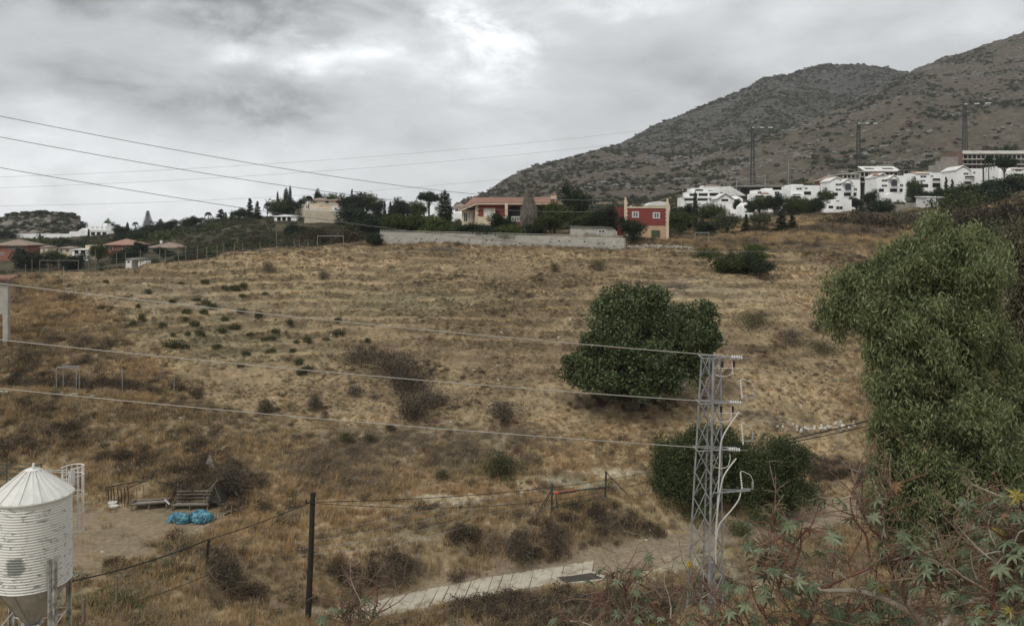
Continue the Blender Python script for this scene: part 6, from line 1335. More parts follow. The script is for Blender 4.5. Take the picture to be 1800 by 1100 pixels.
m = MB(); m.prism([(sx0 - .20, sz0 + .02), (sx0 + .20, sz0 + .02), (sx0, sz0 + .38)], c0.y - .09, c0.y - .07); m.box(sx0 - .17, sx0 + .17, c0.y - .09, c0.y - .07, sz0 - .12, sz0); so_ = m.build('warning_sign', YEL, py)
m = MB(); yb = c0.y - .094
m.prism([(sx0 + .01, sz0 + .27), (sx0 - .05, sz0 + .14), (sx0, sz0 + .15), (sx0 - .02, sz0 + .05), (sx0 + .055, sz0 + .18), (sx0 + .005, sz0 + .17)], yb, yb + .003)
for k in range(3): a_, b_ = [((sx0 - .17, sz0 + .03), (sx0 + .17, sz0 + .03)), ((sx0 + .17, sz0 + .03), (sx0, sz0 + .34)), ((sx0, sz0 + .34), (sx0 - .17, sz0 + .03))][k]; m.beam((a_[0], yb, a_[1]), (b_[0], yb, b_[1]), .012, .004, up=(0, 1, 0))
m.box(sx0 - .14, sx0 + .14, yb, yb + .003, sz0 - .045, sz0 - .03); m.box(sx0 - .14, sx0 + .12, yb, yb + .003, sz0 - .085, sz0 - .07); m.build('lightning_mark', BLK, so_)

# ------------------------------------------------------------------ wires
WIRE = surf('aluminium_wire', (.33, .31, .27), (.42, .40, .36), 3, .55, 0, metal=.1); WIRED = surf('grey_wire', (.15, .15, .15), (.20, .20, .20), 3, .6, 0); CABB = surf('black_cable', (.012, .012, .012), (.025, .024, .022), 3, .6, 0)
def wire(a, b, sag, r, label, mat, name='power_line', group=None, n=28, r1=None):
    a, b = Vector(a), Vector(b); pts = [a.lerp(b, i / n) - Vector((0, 0, sag * 4 * (i / n) * (1 - i / n))) for i in range(n + 1)]
    m = MB(); m.tube([p - a for p in pts], r, 5, r1); o = m.build(name, mat, None, True, a); return tag(o, label, 'cable' if 'cable' in name else 'wire', group)
wire(W(-260, 466, 50), W(1304, 628, 52), .35, .026, 'topmost pale power wire running left from the pylon', WIRE, group='three wires from the pylon to the left')
wire(W(-260, 568, 49), W(1300, 709, 52), .35, .026, 'middle pale power wire running left from the pylon', WIRE, group='three wires from the pylon to the left')
wire(W(-260, 655, 48), W(1300, 791, 52), .3, .026, 'lowest pale power wire running left from the pylon', WIRE, group='three wires from the pylon to the left')
for (y0, pm, pe, lab) in ((197, 0, (1060, 352), 'uppermost dark wire crossing the sky at the left'), (235, 0, (1045, 372), 'second dark wire crossing the sky at the left'), (290, 0, (1500, 428), 'lowest dark wire crossing the sky, falling in front of the bungalow')):
    wire(W(-100, y0 - 13, 52), W(pe[0], pe[1], 136), 1.6 if y0 < 280 else 3.2, .020, lab, WIRED, group='dark wires across the left sky', r1=.035)
for (y0, pe, lab) in ((312, (1322, 205), 'first faint far wire rising to the right'), (331, (1322, 224), 'second faint far wire rising to the right'), (359, (1100, 290), 'lowest faint far wire rising to the right')):
    wire(W(-150, y0 + 4, 330), W(pe[0], pe[1], 420), 5, .045, lab, WIRED, group='faint far wires over the left ridge')

# ------------------------------------------------------------------ far masts on the hillside
for (px, qt, Y, side, lab) in ((1323, 225, 400, 34, 'slim lattice mast nearest the road bridge, with one arm to the right'), (1509, 218, 370, 32, 'slim lattice mast behind the unfinished concrete frame'), (1696, 184, 365, 44, 'slim lattice mast behind the large unfinished building')):
    x = (px - 900) / F * Y; z0 = zat(x, Y); h = (400 - qt) / F * Y - z0; o = empty('lattice_mast', (x, Y, z0), 0, lab, 'mast', 'lattice masts on the hillside')
    for (dx, dy) in ((-1, -1), (1, -1), (1, 1), (-1, 1)):
        m = MB(); m.beam((dx * 1.0, dy * 1.0, -1), (dx * .45, dy * .45, h), .20, .20); m.build('leg', DMETAL, o)
    m = MB(); n = int(h / 1.6)
    for i in range(n):
        za, zb_ = h * i / n, h * (i + 1) / n; ra, rb = 1 - .55 * i / n, 1 - .55 * (i + 1) / n
        for (c1, c2) in (((-1, -1), (1, -1)), ((1, -1), (1, 1)), ((1, 1), (-1, 1)), ((-1, 1), (-1, -1))):
            m.beam((c1[0] * ra, c1[1] * ra, za), (c2[0] * rb, c2[1] * rb, zb_), .13, .13)
    m.build('lattice', DMETAL, o)['kind'] = 'stuff'
    L_ = side / F * Y; m = MB(); m.beam((-.6, 0, h - .4), (L_, 0, h + (.5 if px > 1600 else .0)), .28, .28); m.beam((0, 0, h - 1.6), (L_ * .8, 0, h), .16, .16); m.build('arm', DMETAL, o)
    for (f0, f1) in ((-.02, .08), (.38, .56), (.80, 1.03)): m = MB(); zz_ = h + .5 * f0 * (px > 1600) + .1; m.beam((L_ * f0, -.2, zz_), (L_ * f1, -.2, zz_ + .15), .38, .42); m.build('insulator', INS, o)

# ------------------------------------------------------------------ wooden pole and black cables
pp = Vector(((541 - 900) / F * 50.0, 50.0, zat((541 - 900) / F * 50.0, 50.0))); o = empty('wooden_pole', pp, 0, 'dark tarred wooden pole standing between yard and road', 'pole')
top = W(550, 865, 50.0) - pp; m = MB(); m.tube([(-.02, 0, -.6), top * .5 + Vector((.03, 0, 0)), top], [.19, .165, .145], 10); m.build('post', WOODD, o)
m = MB(); kz = W(547, 883, 49.8) - pp; m.beam(kz + Vector((-.35, 0, 0)), kz + Vector((.2, 0, 0)), .06, .08); m.tube([kz + Vector((-.3, 0, 0)), kz + Vector((-.3, 0, .16))], .05, 6); m.build('bracket', WOODD, o)
K = W(546, 882, 49.8)
wire(K, W(1150, 828, 73), .55, .022, 'black cable from the wooden pole to the right above the field fence', CABB, 'overhead_cable')
wire(W(556, 884, 50), W(1140, 846, 71), 1.0, .018, 'thinner lower cable from the wooden pole to the gate posts', CABB, 'overhead_cable')
wire(K, W(365, 948, 52), .12, .026, 'black cable from the wooden pole down to the short dark post', CABB, 'overhead_cable')
wire(W(365, 948, 52), W(-60, 1045, 44), .6, .038, 'black cable running from the short dark post behind the silo', CABB, 'overhead_cable')
wire(W(60, 1100, 46), W(365, 1010, 52), .3, .018, 'thin lower strand along the yard fence', CABB, 'overhead_cable')
wire(W(1368, 776, 40), W(1900, 620, 30), .25, .028, 'upper of the two black cables entering from the right', CABB, 'overhead_cable')
wire(W(1368, 781, 40), W(1900, 635, 30), .28, .022, 'lower of the two black cables entering from the right', CABB, 'overhead_cable')
def post(px, q0, q1, label, r=.045, mat=METAL, lean=0., name='fence_post', cat='post', group=None, ymin=44, Y=None):
    p = hit(px, q1, ymin) if Y is None else Vector(((px - 900) / F * Y, Y, zat((px - 900) / F * Y, Y))); h = (q1 - q0) / F * p.y if Y is None else (400 - q0) / F * Y - p.z
    m = MB(); m.tube([(0, 0, -.35), (lean * h * .5, .01, h * .5), (lean * h, 0, h)], [r * 1.15, r, r * .9], 7); o = m.build(name, mat, None, False, p); return tag(o, label, cat, group)
post(362, 948, 990, 'short dark leaning post carrying the cable by the yard', .09, WOODD, .12, 'short_post')
post(204, 1012, 1075, 'grey wooden stake in the green weeds near the silo', .07, WOODG, .02)
post(147, 1052, 1100, 'pale stake right beside the silo leg', .09, WOODG)
post(688, 908, 976, 'slim grey steel post on the bank left of the concrete strip', .035, METAL); post(829, 878, 936, 'slim grey steel post midway between pole and gate', .035, METAL); post(522, 943, 985, 'thin low stake left of the wooden pole', .03, WOODG)
post(1239, 752, 800, 'thin stake standing above the dark bushes', .03, METAL); post(1477, 745, 790, 'thin stake beside the eucalyptus rubble', .03, METAL)
fp = [hit(px, q) for px, q in ((522, 986), (688, 976), (829, 936), (966, 903))]; hh = [(986 - 943) / F * fp[0].y, (976 - 910) / F * fp[1].y, (936 - 880) / F * fp[2].y, (903 - 856) / F * fp[3].y]
o = empty('wire_fence', fp[0], 0, 'thin strand wire fence along the bank above the concrete strip', 'fence')
for k in range(4):
    m = MB()
    for i in range(3): a_, b_ = fp[i] - fp[0] + Vector((0, 0, hh[i] * (.22 + .25 * k))), fp[i + 1] - fp[0] + Vector((0, 0, hh[i + 1] * (.22 + .25 * k))); m.tube([a_, a_.lerp(b_, .5) - Vector((0, 0, .04)), b_], .009, 4)
    m.build('strand', METAL, o)
# ---- field gate
ga, gb = hit(969, 901), hit(1063, 880); g0 = empty('field_gate', ga, 0, 'dark metal two-rail field gate with an orange-red cloth wrapped on its top rail', 'gate')
STEELD = surf('dark_gate_steel', (.035, .035, .033), (.08, .078, .07), 4, .7, .2, 12); d = gb - ga; v_ = lambda px, q, Y: W(px, q, Y) - ga
m = MB(); m.tube([(0, 0, -.3), v_(971, 850, ga.y)], .075, 8); m.build('gate_post', STEELD, g0); m = MB(); m.tube([d - Vector((0, 0, .3)), v_(1065.5, 828, gb.y)], .085, 8); m.build('gate_post', STEELD, g0)
m = MB(); m.tube([v_(970, 857, ga.y), v_(944, 905, ga.y - .5)], .045, 6); m.tube([v_(972, 857, ga.y), v_(954, 896, ga.y + .3)], .04, 6); m.build('brace', STEELD, g0)
m = MB(); m.tube([v_(1066, 830, gb.y), v_(1103, 869, gb.y - .4)], .04, 6); m.build('brace', STEELD, g0)
m = MB(); m.tube([v_(971, 867, ga.y), v_(1068, 855, gb.y)], .06, 8); m.build('rail', STEELD, g0); m = MB(); m.tube([v_(971, 892, ga.y), v_(1067, 872, gb.y)], .055, 8); m.build('rail', STEELD, g0)
m = MB(); m.tube([v_(977, 868, ga.y), v_(979, 892, ga.y)], .045, 6); m.build('stile', STEELD, g0)
p0_, p1_ = v_(974, 866.5, ga.y), v_(1013, 862, ga.y + 1.6); m = MB(); m.tube([p0_.lerp(p1_, i / 10) + Vector((0, -.02 * (i % 2), .02 * math.sin(i * 2))) for i in range(11)], [.10 + .03 * math.sin(i * 1.7) for i in range(11)], 8); m.build('red_cloth', surf('faded_red_cloth', (.42, .075, .045), (.58, .14, .09), 6, .85, .4, 20), g0)
# ---- posts along the field crest
CR = [(19, 461, 472), (46, 465, 472), (55, 456, 472), (83, 462, 474), (104, 457, 474), (154, 451, 468), (168, 439, 455), (205, 444, 460), (219, 444, 458), (246, 439, 452), (282, 438, 450), (291, 439, 460), (314, 437, 451), (327, 435, 454), (348, 433, 450), (364, 433, 453), (381, 430, 445), (395, 429, 444), (412, 428, 444), (427, 428, 443),
      (459, 425, 447), (487, 403, 441), (517, 420, 438), (526, 420, 437), (543, 420, 436)]
for i, (px, a_, b_) in enumerate(CR):
    Y = 112 + 16 * min(1, px / 560.) + 1; h = (b_ - a_) / F * Y; x = (px - 900) / F * Y; z = zat(x, Y)
    m = MB(); r = .052; le = random.uniform(-.1, .1); m.tube([(0, 0, -.5), (le * 1.5, 0, 1.1), (le * h, 0, max(h, (400 - a_) / F * Y - z))], [r * 1.1, r, r * .85], 6); o = m.build('fence_post', WOODG, None, False, (x, Y, z))
    tag(o, 'weathered stake, %s from the left along the crest fence' % (ORD + ['twenty-first', 'twenty-second', 'twenty-third', 'twenty-fourth', 'twenty-fifth'])[i], 'post', 'stakes along the crest of the field')
for (pa, pb, lb) in (((150, 463), (360, 443), 'lower wire of the left half'), ((360, 443), (545, 428), 'wire of the right half'), ((150, 459), (360, 438), 'upper wire of the left half')): wire(W(*pa, 117), W(*pb, 125), .2, .018, 'thin fence wire on the crest stakes, ' + lb, WIRED, 'fence_wire', 'fence wires on the crest', 8)
def frame(px0, px1, qt, qb, Y, label, mat=CHALK, r=.06, name='pipe_goal', depth=0., low=None):
    x0, x1 = (px0 - 900) / F * Y, (px1 - 900) / F * Y; zb_ = zat((x0 + x1) / 2, Y); zt = (400 - qt) / F * Y - zb_; o = empty(name, ((x0 + x1) / 2, Y, zb_), 0, label, 'goal frame' if 'goal' in name else 'tube frame'); h_ = (x1 - x0) / 2
    for x_ in (-h_, h_): m = MB(); m.tube([(x_, 0, -.4), (x_, 0, zt)], r, 7); m.build('upright', mat, o)
    m = MB(); m.tube([(-h_, 0, zt), (h_, 0, zt)], r, 7); m.build('crossbar', mat, o)
    if depth:
        for x_ in (-h_, h_): m = MB(); m.tube([(x_ * .82, depth, -.2), (x_ * .82, depth, zt)], r * .9, 7); m.build('upright', mat, o)
        m = MB(); m.tube([(-h_, 0, zt), (-h_ * .82, depth, zt), (h_ * .82, depth, zt), (h_, 0, zt)], r * .9, 6); m.build('crossbar', mat, o)
    if low: m = MB(); m.tube([(-h_, 0, low), (h_, 0, low)], r * .8, 7); m.build('lower_bar', mat, o)
    return o
frame(70, 138, 458, 480, 113, 'wide grey pipe frame among stakes on the left crest', WOODG, .045)
frame(558, 604, 415, 437, 131, 'white pipe frame like a small goal at the left end of the block wall', METAL, .036)
frame(1222, 1246, 409, 430, 139, 'white pipe frame like a small goal right of the narrow red house', METAL, .045)
frame(99, 134, 646, 694, 79.5, 'upright grey tubular frame on the terrace of the left slope', METAL, .035, 'tube_stand', .9, .15)
# pale slabs on the terrace
for (px, q, w_, lab) in ((103, 694, .75, 'pale slab under the left foot of the tubular frame'), (131, 695, .7, 'pale slab under the right foot of the tubular frame'), (166, 697, .7, 'pale slab lying alone right of the tubular frame'), (8, 690, 1.1, 'pale slab at the left end of the terrace'), (302, 706, .35, 'small white stone by the leaning stakes')):
    p = hit(px, q); m = MB(); m.prism([(-w_ / 2, -.05), (w_ / 2, -.04), (w_ / 2 - .04, .09), (-w_ / 2 + .05, .08)], -.2, .2); tag(m.build('stone_slab', STONE if w_ < 0 else CHALK, None, False, p + Vector((0, 0, .05))), lab, 'slab')
for (px, a_, b_, le, lab) in ((215, 648, 690, 0, 'thin stake in the dark terrace grass'), (281, 642, 668, .02, 'thin stake at the right of the terrace'), (294, 664, 682, .5, 'leaning stake of the broken brace'), (306, 656, 688, 0, 'upright stake of the broken brace'), (352, 748, 762, -.9, 'pale leaning board on the dark slope'), (112, 470, 512, 0, 'thin steel rod below the left crest frame'), (152, 505, 524, 0, 'thin short rod on the upper left slope')): post(px, a_, b_, lab, .035, WOODG if le else METAL, le, 'stake', 'stake')
# ---- farm yard things
def trough(pxa, pxb, qa, qb, Y, label, nplank, legs=True):
    a_ = W(pxa, qa, Y); b_ = W(pxb, qb, Y + .4); g_ = min(zat(a_.x, Y), zat(b_.x, Y)); o = empty('feeding_trough', a_, 0, label, 'trough'); d = b_ - a_; wd = .85; wv = Vector((0, wd, .0))
    for s_, nm in ((0, 'side_board'), (1, 'side_board')): m = MB(); m.beam(wv * s_ + Vector((0, 0, .0)), d + wv * s_, .05, .26, up=(0, 1, 0)); m.build(nm, WOODG, o)
    m = MB(); m.beam(wv * .5 - Vector((0, 0, .10)), d + wv * .5 - Vector((0, 0, .10)), wd, .04, up=(0, 0, 1)); m.build('trough_floor', CONC, o)
    for s_ in (0, 1): m = MB(); m.beam(d * s_, d * s_ + wv, .05, .26, up=(0, 0, 1)); m.build('end_board', WOODG, o)
    for t_ in (.02, .5, .98):
        for s_ in (0, 1): m = MB(); p_ = d * t_ + wv * s_; m.beam(p_ + Vector((0, 0, .0)), Vector((p_.x, p_.y, g_ - a_.z - .3)), .09, .09); m.build('leg', WOODG, o)
    for k in range(nplank): m = MB(); m.beam(Vector((0, wd + .12 + .02 * k, .22 + .24 * k)), d + Vector((0, wd + .12 + .02 * k, .22 + .24 * k)), .04, .17, up=(0, 1, 0)); m.build('plank', WOODG, o)
    return o
trough(230, 294, 886, 881, 63.2, 'long shallow wooden trough, left of the pair in the yard', 0); o = trough(301, 366, 887, 886, 63.4, 'wooden trough with plank back, right of the pair in the yard', 3)
p = W(290, 878, 63.2); m = MB(); m.beam((0, 0, 0), (.3, .1, -.35), .3, .05); tag(m.build('white_board', CHALK, None, False, p), 'small white board leaning on the end of the left trough', 'board')
PALE = surf('pale_tub', (.55, .54, .5), (.68, .66, .62), 4, .6, .1)
for (px, q, lab) in ((198, 887, 'white tub on the upper side of the pair of pale blocks'), (200, 892.5, 'white tub on the lower side of the pair of pale blocks'), (388, 887, 'pale basin lying right of the troughs'), (402, 885, 'small pale basin furthest right of the troughs')):
    p = hit(px, q + 1); m = MB(); m.lathe([(.0, .02), (.3, .0), (.36, .22), (.33, .22), (.27, .06), (0, .06)], 16); oo = m.build('basin', PALE, None, True, p); oo.scale = (1, .7, 1); tag(oo, lab, 'basin')
# stick pen
p = hit(228, 886); o = empty('stick_pen', p, 0, 'pen of rough upright sticks behind the left trough', 'fence')
for (px, a_, b_) in ((190, 858, 877), (195, 857, 878), (200, 858, 877), (207, 859, 876), (213, 858, 876), (219, 857, 877), (225, 855, 876), (240, 856, 880), (252, 853, 882), (313, 848, 878), (318, 852, 876), (366, 866, 884), (301, 868, 884)):
    m = MB(); x_, y_ = (px - 900) / F * 64.4 - p.x, 64.4 - p.y; z1 = (400 - a_) / F * 64.4 - p.z; zb_ = zat(x_ + p.x, 64.4) - p.z - .2; m.tube([(x_, y_, zb_), (x_ + .04, y_, (z1 + zb_) / 2), (x_ - .02, y_, z1)], .035, 5); m.build('stick', WOODD if px < 240 else WOODG, o)
for (a_, b_, c_, d_) in ((185, 857, 256, 845), (278, 846, 344, 864), (222, 860, 250, 848)): m = MB(); q1, q2 = W(a_, b_, 64.3) - p, W(c_, d_, 64.3) - p; m.tube([q1, q1.lerp(q2, .5) + Vector((0, 0, .06)), q2], .04, 5); m.build('cross_stick', WOODD, o)
p = hit(372, 885); o = empty('lean_to', p, 0, 'dark rough shelter of sticks and brush at the right of the troughs', 'shelter'); 
for (a_, b_, c_, d_) in ((360, 884, 376, 851), (376, 851, 388, 882), (362, 866, 384, 842), (360, 870, 361, 884)): m = MB(); q1, q2 = W(a_, b_, 63.4) - p, W(c_, d_, 63.8) - p; m.tube([q1, q2], .04, 5); m.build('pole', WOODG, o)
m = MB(); m.add([W(364, 884, 63.8) - p, W(392, 884, 63.9) - p, W(379, 850, 63.9) - p, W(364, 884, 63.9) - p + Vector((0, 1.2, 0)), W(392, 884, 64.0) - p + Vector((0, 1.2, 0)), W(379, 850, 64.4) - p + Vector((0, 1.2, 0))], [(0, 1, 2), (3, 5, 4), (0, 2, 5, 3), (1, 4, 5, 2), (0, 3, 4, 1)]); m.build('cover', surf('old_dark_cover', (.03, .026, .022), (.07, .06, .048), 4, .9, .4), o)
p = hit(366, 826); o = empty('stick_tepee', p, 0, 'small pointed hut frame of boards on the slope above the troughs', 'shelter'); V0 = lambda a_, b_, y_: W(a_, b_, p.y + y_) - p
m = MB(); m.add([V0(358, 823, 0), V0(378, 823, 0), V0(369, 795, .7), V0(364, 823, 1.4), V0(380, 822, 1.4)], [(0, 1, 2), (1, 4, 2), (4, 3, 2), (3, 0, 2), (0, 3, 4, 1)]); m.build('cover', WOODG, o)
for (a_, b_, c_, d_) in ((380, 826, 368, 794), (357, 824, 370, 795)): m = MB(); m.beam(V0(a_, b_, -.05), V0(c_, d_, -.05), .09, .05); m.build('board', WOODG, o)
# blue bags
BLUE = NT('blue_plastic'); P = BLUE.coord(); c = BLUE.ramp(BLUE.noise(P, 2.6, 5, .7, .8), [(.40, (.010, .03, .042)), (.5, (.035, .17, .24)), (.64, (.17, .40, .48))]); BLUE.bump(BLUE.noise(P, 5, 4, .7, 1.), .9, .12); BLUE = BLUE.fin(c, .38, 0, .5)
def bag(px0, px1, qt, qb, label, seed):
    p = hit((px0 + px1) / 2, qb - 3); rx, rz_ = (px1 - px0) / 2 / F * p.y, (qb - qt) / 2 / F * p.y; us, vs_ = 48, 28; V = []
    for j in range(vs_ + 1):
        ph = math.pi * j / vs_
        for i in range(us):
            th_ = 2 * math.pi * i / us; V.append((math.sin(ph) * math.cos(th_), math.sin(ph) * math.sin(th_), math.cos(ph)))
    V = np.array(V); nn = ridged(V[:, 0] * 1.6 + seed * 3 + 60, V[:, 1] * 1.6 + V[:, 2] * 2 + 60, 4); n2 = ridged(V[:, 0] * 5 + seed + 60, V[:, 2] * 5 + V[:, 1] * 3 + 60, 3)
    V = V * (.80 + .30 * nn + .12 * n2)[:, None]; V[:, 2] = np.maximum(V[:, 2], -.55); V *= np.array((rx, rx * .62, rz_ * 1.15)); V[:, 2] += .45 * rz_
    q = [(j * us + i, j * us + (i + 1) % us, (j + 1) * us + (i + 1) % us, (j + 1) * us + i) for j in range(vs_) for i in range(us)]
    tag(mobj('plastic_bundle', rawmesh('plastic_bundle', V, np.array(q)[:, ::-1], BLUE, True), None, p), label, 'bundle')
bag(295, 333, 900, 920, 'crumpled blue plastic bundle lying on the yard, the left one', 1); bag(331, 374, 896, 919, 'crumpled blue plastic bundle lying on the yard, the right one with a pale top fold', 2)
p = hit(400, 915); o = empty('hurdle', p, 0, 'low broken hurdle of short slats right of the blue bundles', 'fence')
for i in range(7): m = MB(); x_ = (374 + i * 4.6 - 900) / F * p.y - p.x; h_ = .35 + .3 * random.random() + .25 * (i > 4); m.beam((x_, .1 * i, -.25), (x_ + .03, .1 * i, h_), .07, .04); m.build('slat', WOODG, o)
m = MB(); m.beam(W(395, 905, p.y) - p, W(426, 893, p.y + 2) - p, .07, .07); m.build('rail', WOODD, o)
# green pipe fence behind the silo
p = hit(30, 872, 50); o = empty('pipe_fence', p, 0, 'dark green pipe fence behind the top of the silo', 'fence'); GP = surf('green_pipe', (.04, .055, .045), (.08, .10, .085), 4, .7, .1)
for q_ in (816, 823, 832, 842): m = MB(); m.tube([W(-60, q_ - 2, p.y) - p, W(74, q_ + 1, p.y) - p], .04, 6); m.build('rail', GP, o)
for px in (-20, 12, 72): m = MB(); x_ = (px - 900) / F * p.y - p.x; m.tube([(x_, 0, zat(x_ + p.x, p.y) - p.z - .3), (x_, 0, (400 - 814) / F * p.y - p.z)], .05, 6); m.build('post', GP, o)
# ---- porch with tiled roof at the left edge
Yq = 90.; x0 = (-40 - 900) / F * Yq; xr = (13.5 - 900) / F * Yq; zq = lambda q: (400 - q) / F * Yq; zg0 = zat(xr - 1, Yq) - .4
o = empty('porch', (xr, Yq, zg0), 0, 'pale plastered porch corner with tiled roof cut by the left edge', 'porch')
PL = surf('old_plaster', (.30, .285, .25), (.42, .40, .35), 1.2, .92, .3, 12)
m = MB(); m.box(x0 - xr, 0, 0, .5, zq(552) - zg0, zq(500) - zg0); m.build('beam', PL, o); m = MB(); m.box(-.55, -.02, .02, .48, -.5, zq(552) - zg0); m.build('pier', PL, o)
m = MB(); m.box(x0 - xr, .1, -.1, .6, zq(500) - zg0, zq(491) - zg0); m.build('shadow_band', CONC, o)  # solid darker band standing in for the shadow line under the roof
zr = zq(491) - zg0; m = MB(); m.add([(x0 - xr, -.5, zr), (.6, -.5, zr), (.6, .9, zr + .28), (x0 - xr, .9, zr + .28), (x0 - xr, -.5, zr - .1), (.6, -.5, zr - .1), (.6, .9, zr + .18), (x0 - xr, .9, zr + .18)], [(0, 1, 2, 3), (7, 6, 5, 4), (4, 5, 1, 0), (5, 6, 2, 1), (6, 7, 3, 2), (7, 4, 0, 3)]); rf = m.build('roof', TILE, o)
for i in range(11): m = MB(); xx_ = .5 - i * .26; m.tube([(xx_, -.58, zr + .07), (xx_, .2, zr + .21), (xx_, .9, zr + .36)], [.10, .10, .09], 7); m.build('tile', TILE, rf)
# ---- brushwood heaps
def heap(px0, px1, qb, hpx, label, n, mat, ln=1.6):
    p = hit((px0 + px1) / 2, qb); w_ = (px1 - px0) / F * p.y; h_ = hpx / F * p.y; m = MB(); g = random.Random(px0)
    for i in range(n):
        x_ = g.gauss(0, w_ * .24); y_ = g.gauss(0, .8); z_ = abs(g.gauss(0, 1)) * h_ * .3 * max(.2, 1 - abs(x_) / w_ * 2); a_ = g.random() * 6.3; l_ = ln * (.4 + g.random()); e_ = g.uniform(-.35, .55)
        q1 = Vector((x_, y_, z_ + .05)); q2 = q1 + Vector((math.cos(a_) * l_, math.sin(a_) * l_, math.sin(e_) * l_ * .6)); m.tube([q1, q1.lerp(q2, .5) + Vector((g.uniform(-.1, .1), 0, g.uniform(-.05, .12))), q2], [.035, .028, .012], 4)
    o = m.build('brushwood_heap', mat, None, False, p); return tag(o, label, 'brushwood', kind='stuff')
DEADW = surf('bleached_branch', (.10, .08, .06), (.27, .235, .19), 4, .95, .3)
heap(735, 806, 442, 18, 'heap of dead branches and rubble at the foot of the block wall', 150, DEADW); heap(1150, 1226, 506, 16, 'long low heap of dead branches above the big tree', 110, DEADW); heap(980, 1030, 522, 12, 'small dark brush heap on a mound', 50, WOODG, 1.); heap(390, 440, 862, 20, 'dead branches lying above the bramble mound', 50, DEADW, 1.2)
m = MB(); p = hit(364, 1022, 44); m.tube([(0, 0, .8), (.25, -.1, .5), (.45, -.1, .15), (1.1, -.2, -.1)], [.02, .03, .035, .02], 5); tag(m.build('fallen_branch', DEADW, None, False, p), 'bleached curved branch in front of the dark hollow bush', 'branch')
# ------------------------------------------------------------------ large trees near the camera side
def big_tree(name, label, base, blobs, leaf, n, size, mode, asp, limbs, cat='tree', trunk=.3, shell=.5, lump=.3, extra_twigs=0, trunkmat=None):
    """base: Vector; blobs in world coordinates"""
    B = [(b[0] - base.x, b[1] - base.y, b[2] - base.z, b[3] * 1.18, b[4] * 1.18, b[5] * 1.15) for b in blobs]
    o = empty(name, base, 0, label, cat); V = leaf_quads(crown(B, n, shell, lump, 5, 20, .35), size * (.6 + .8 * rng.random(n)), asp, mode); mobj('crown' if cat == 'tree' else 'foliage', qmesh('crown', V, leaf), o)
    m = MB(); top = Vector(limbs[0]) - base if limbs else Vector((0, 0, 3)); m.tube([(0, 0, -.6), top * .5 + Vector((.15, 0, 0)), top], [trunk * 1.2, trunk, trunk * .8], 9); m.build('trunk', trunkmat or BARK, o)
    for i, b in enumerate(B):
        q = Vector(b[:3]); m = MB(); mid = top.lerp(q, .5) + Vector((0, 0, -.06 * (q - top).length)); m.tube([top * (.75 + .25 * (i % 2)), mid, q, q + (q - mid).normalized() * b[3] * .5], [trunk * .5, trunk * .35, trunk * .2, .02], 6); m.build('limb', trunkmat or BARK, o)
    return o
def bw(px, py, Y, rpx, rpz, rd=None): p = W(px, py, Y); r = rpx / F * Y; return (p.x, p.y, p.z, r, rd or r * .95, rpz / F * Y)
L_CAROB = leafmat('carob_leaf', [(.2, (.022, .034, .011)), (.5, (.056, .078, .026)), (.8, (.125, .155, .058))], .18, .5, 1.2, .35)
Yc = 83.
base = Vector(((1115 - 900) / F * Yc, Yc, zat((1115 - 900) / F * Yc, Yc)))
big_tree('carob_tree', 'big dense rounded green tree standing alone in mid field', base,
 [bw(1105, 560, 83, 62, 52), bw(1150, 555, 84, 50, 45), bw(1075, 600, 82, 50, 50), bw(1125, 610, 81, 65, 55), bw(1175, 600, 83, 55, 50), bw(1215, 585, 84, 42, 42), bw(1235, 560, 84.5, 26, 28), bw(1245, 600, 84, 26, 24), bw(1195, 640, 83, 45, 35),
  bw(1040, 650, 82, 46, 34), bw(1010, 650, 82, 24, 26), bw(1065, 665, 80.5, 45, 30), bw(1110, 665, 80, 50, 32), bw(1150, 660, 80.5, 42, 30), bw(1090, 530, 83, 40, 26), bw(1140, 525, 83.5, 32, 22)],
 L_CAROB, 85000, .24, 'random', .72, [base + Vector((.1, 0, 2.0))], trunk=.4, shell=.42, lump=.35)
L_BUSHD = leafmat('mastic_leaf', [(.2, (.020, .030, .010)), (.5, (.048, .064, .022)), (.8, (.10, .12, .042))], .15, .5, 1.2, .25)
for (blobs, lab) in (([bw(1190, 810, 72, 46, 52), bw(1160, 840, 72, 30, 48), bw(1215, 790, 72, 50, 40), bw(1250, 820, 72, 48, 58), bw(1190, 860, 71, 48, 44), bw(1235, 870, 71, 50, 44), bw(1270, 790, 72.5, 36, 38)], 'large dark evergreen bush directly behind the pylon'),
                     ([bw(1330, 815, 73, 52, 50), bw(1375, 800, 73, 40, 36), bw(1400, 830, 73, 34, 44), bw(1350, 850, 72, 60, 50), bw(1300, 840, 72.5, 40, 52), bw(1395, 870, 72, 38, 36)], 'large dark evergreen bush right of the pylon')):
    bx = sum(b[0] for b in blobs) / len(blobs); by = blobs[0][1] + .5; big_tree('evergreen_bush', lab, Vector((bx, by, zat(bx, by))), blobs, L_BUSHD, 60000, .145, 'random', .6, [Vector((bx, by, zat(bx, by) + 1.))], 'bush', .16, .45, .3)
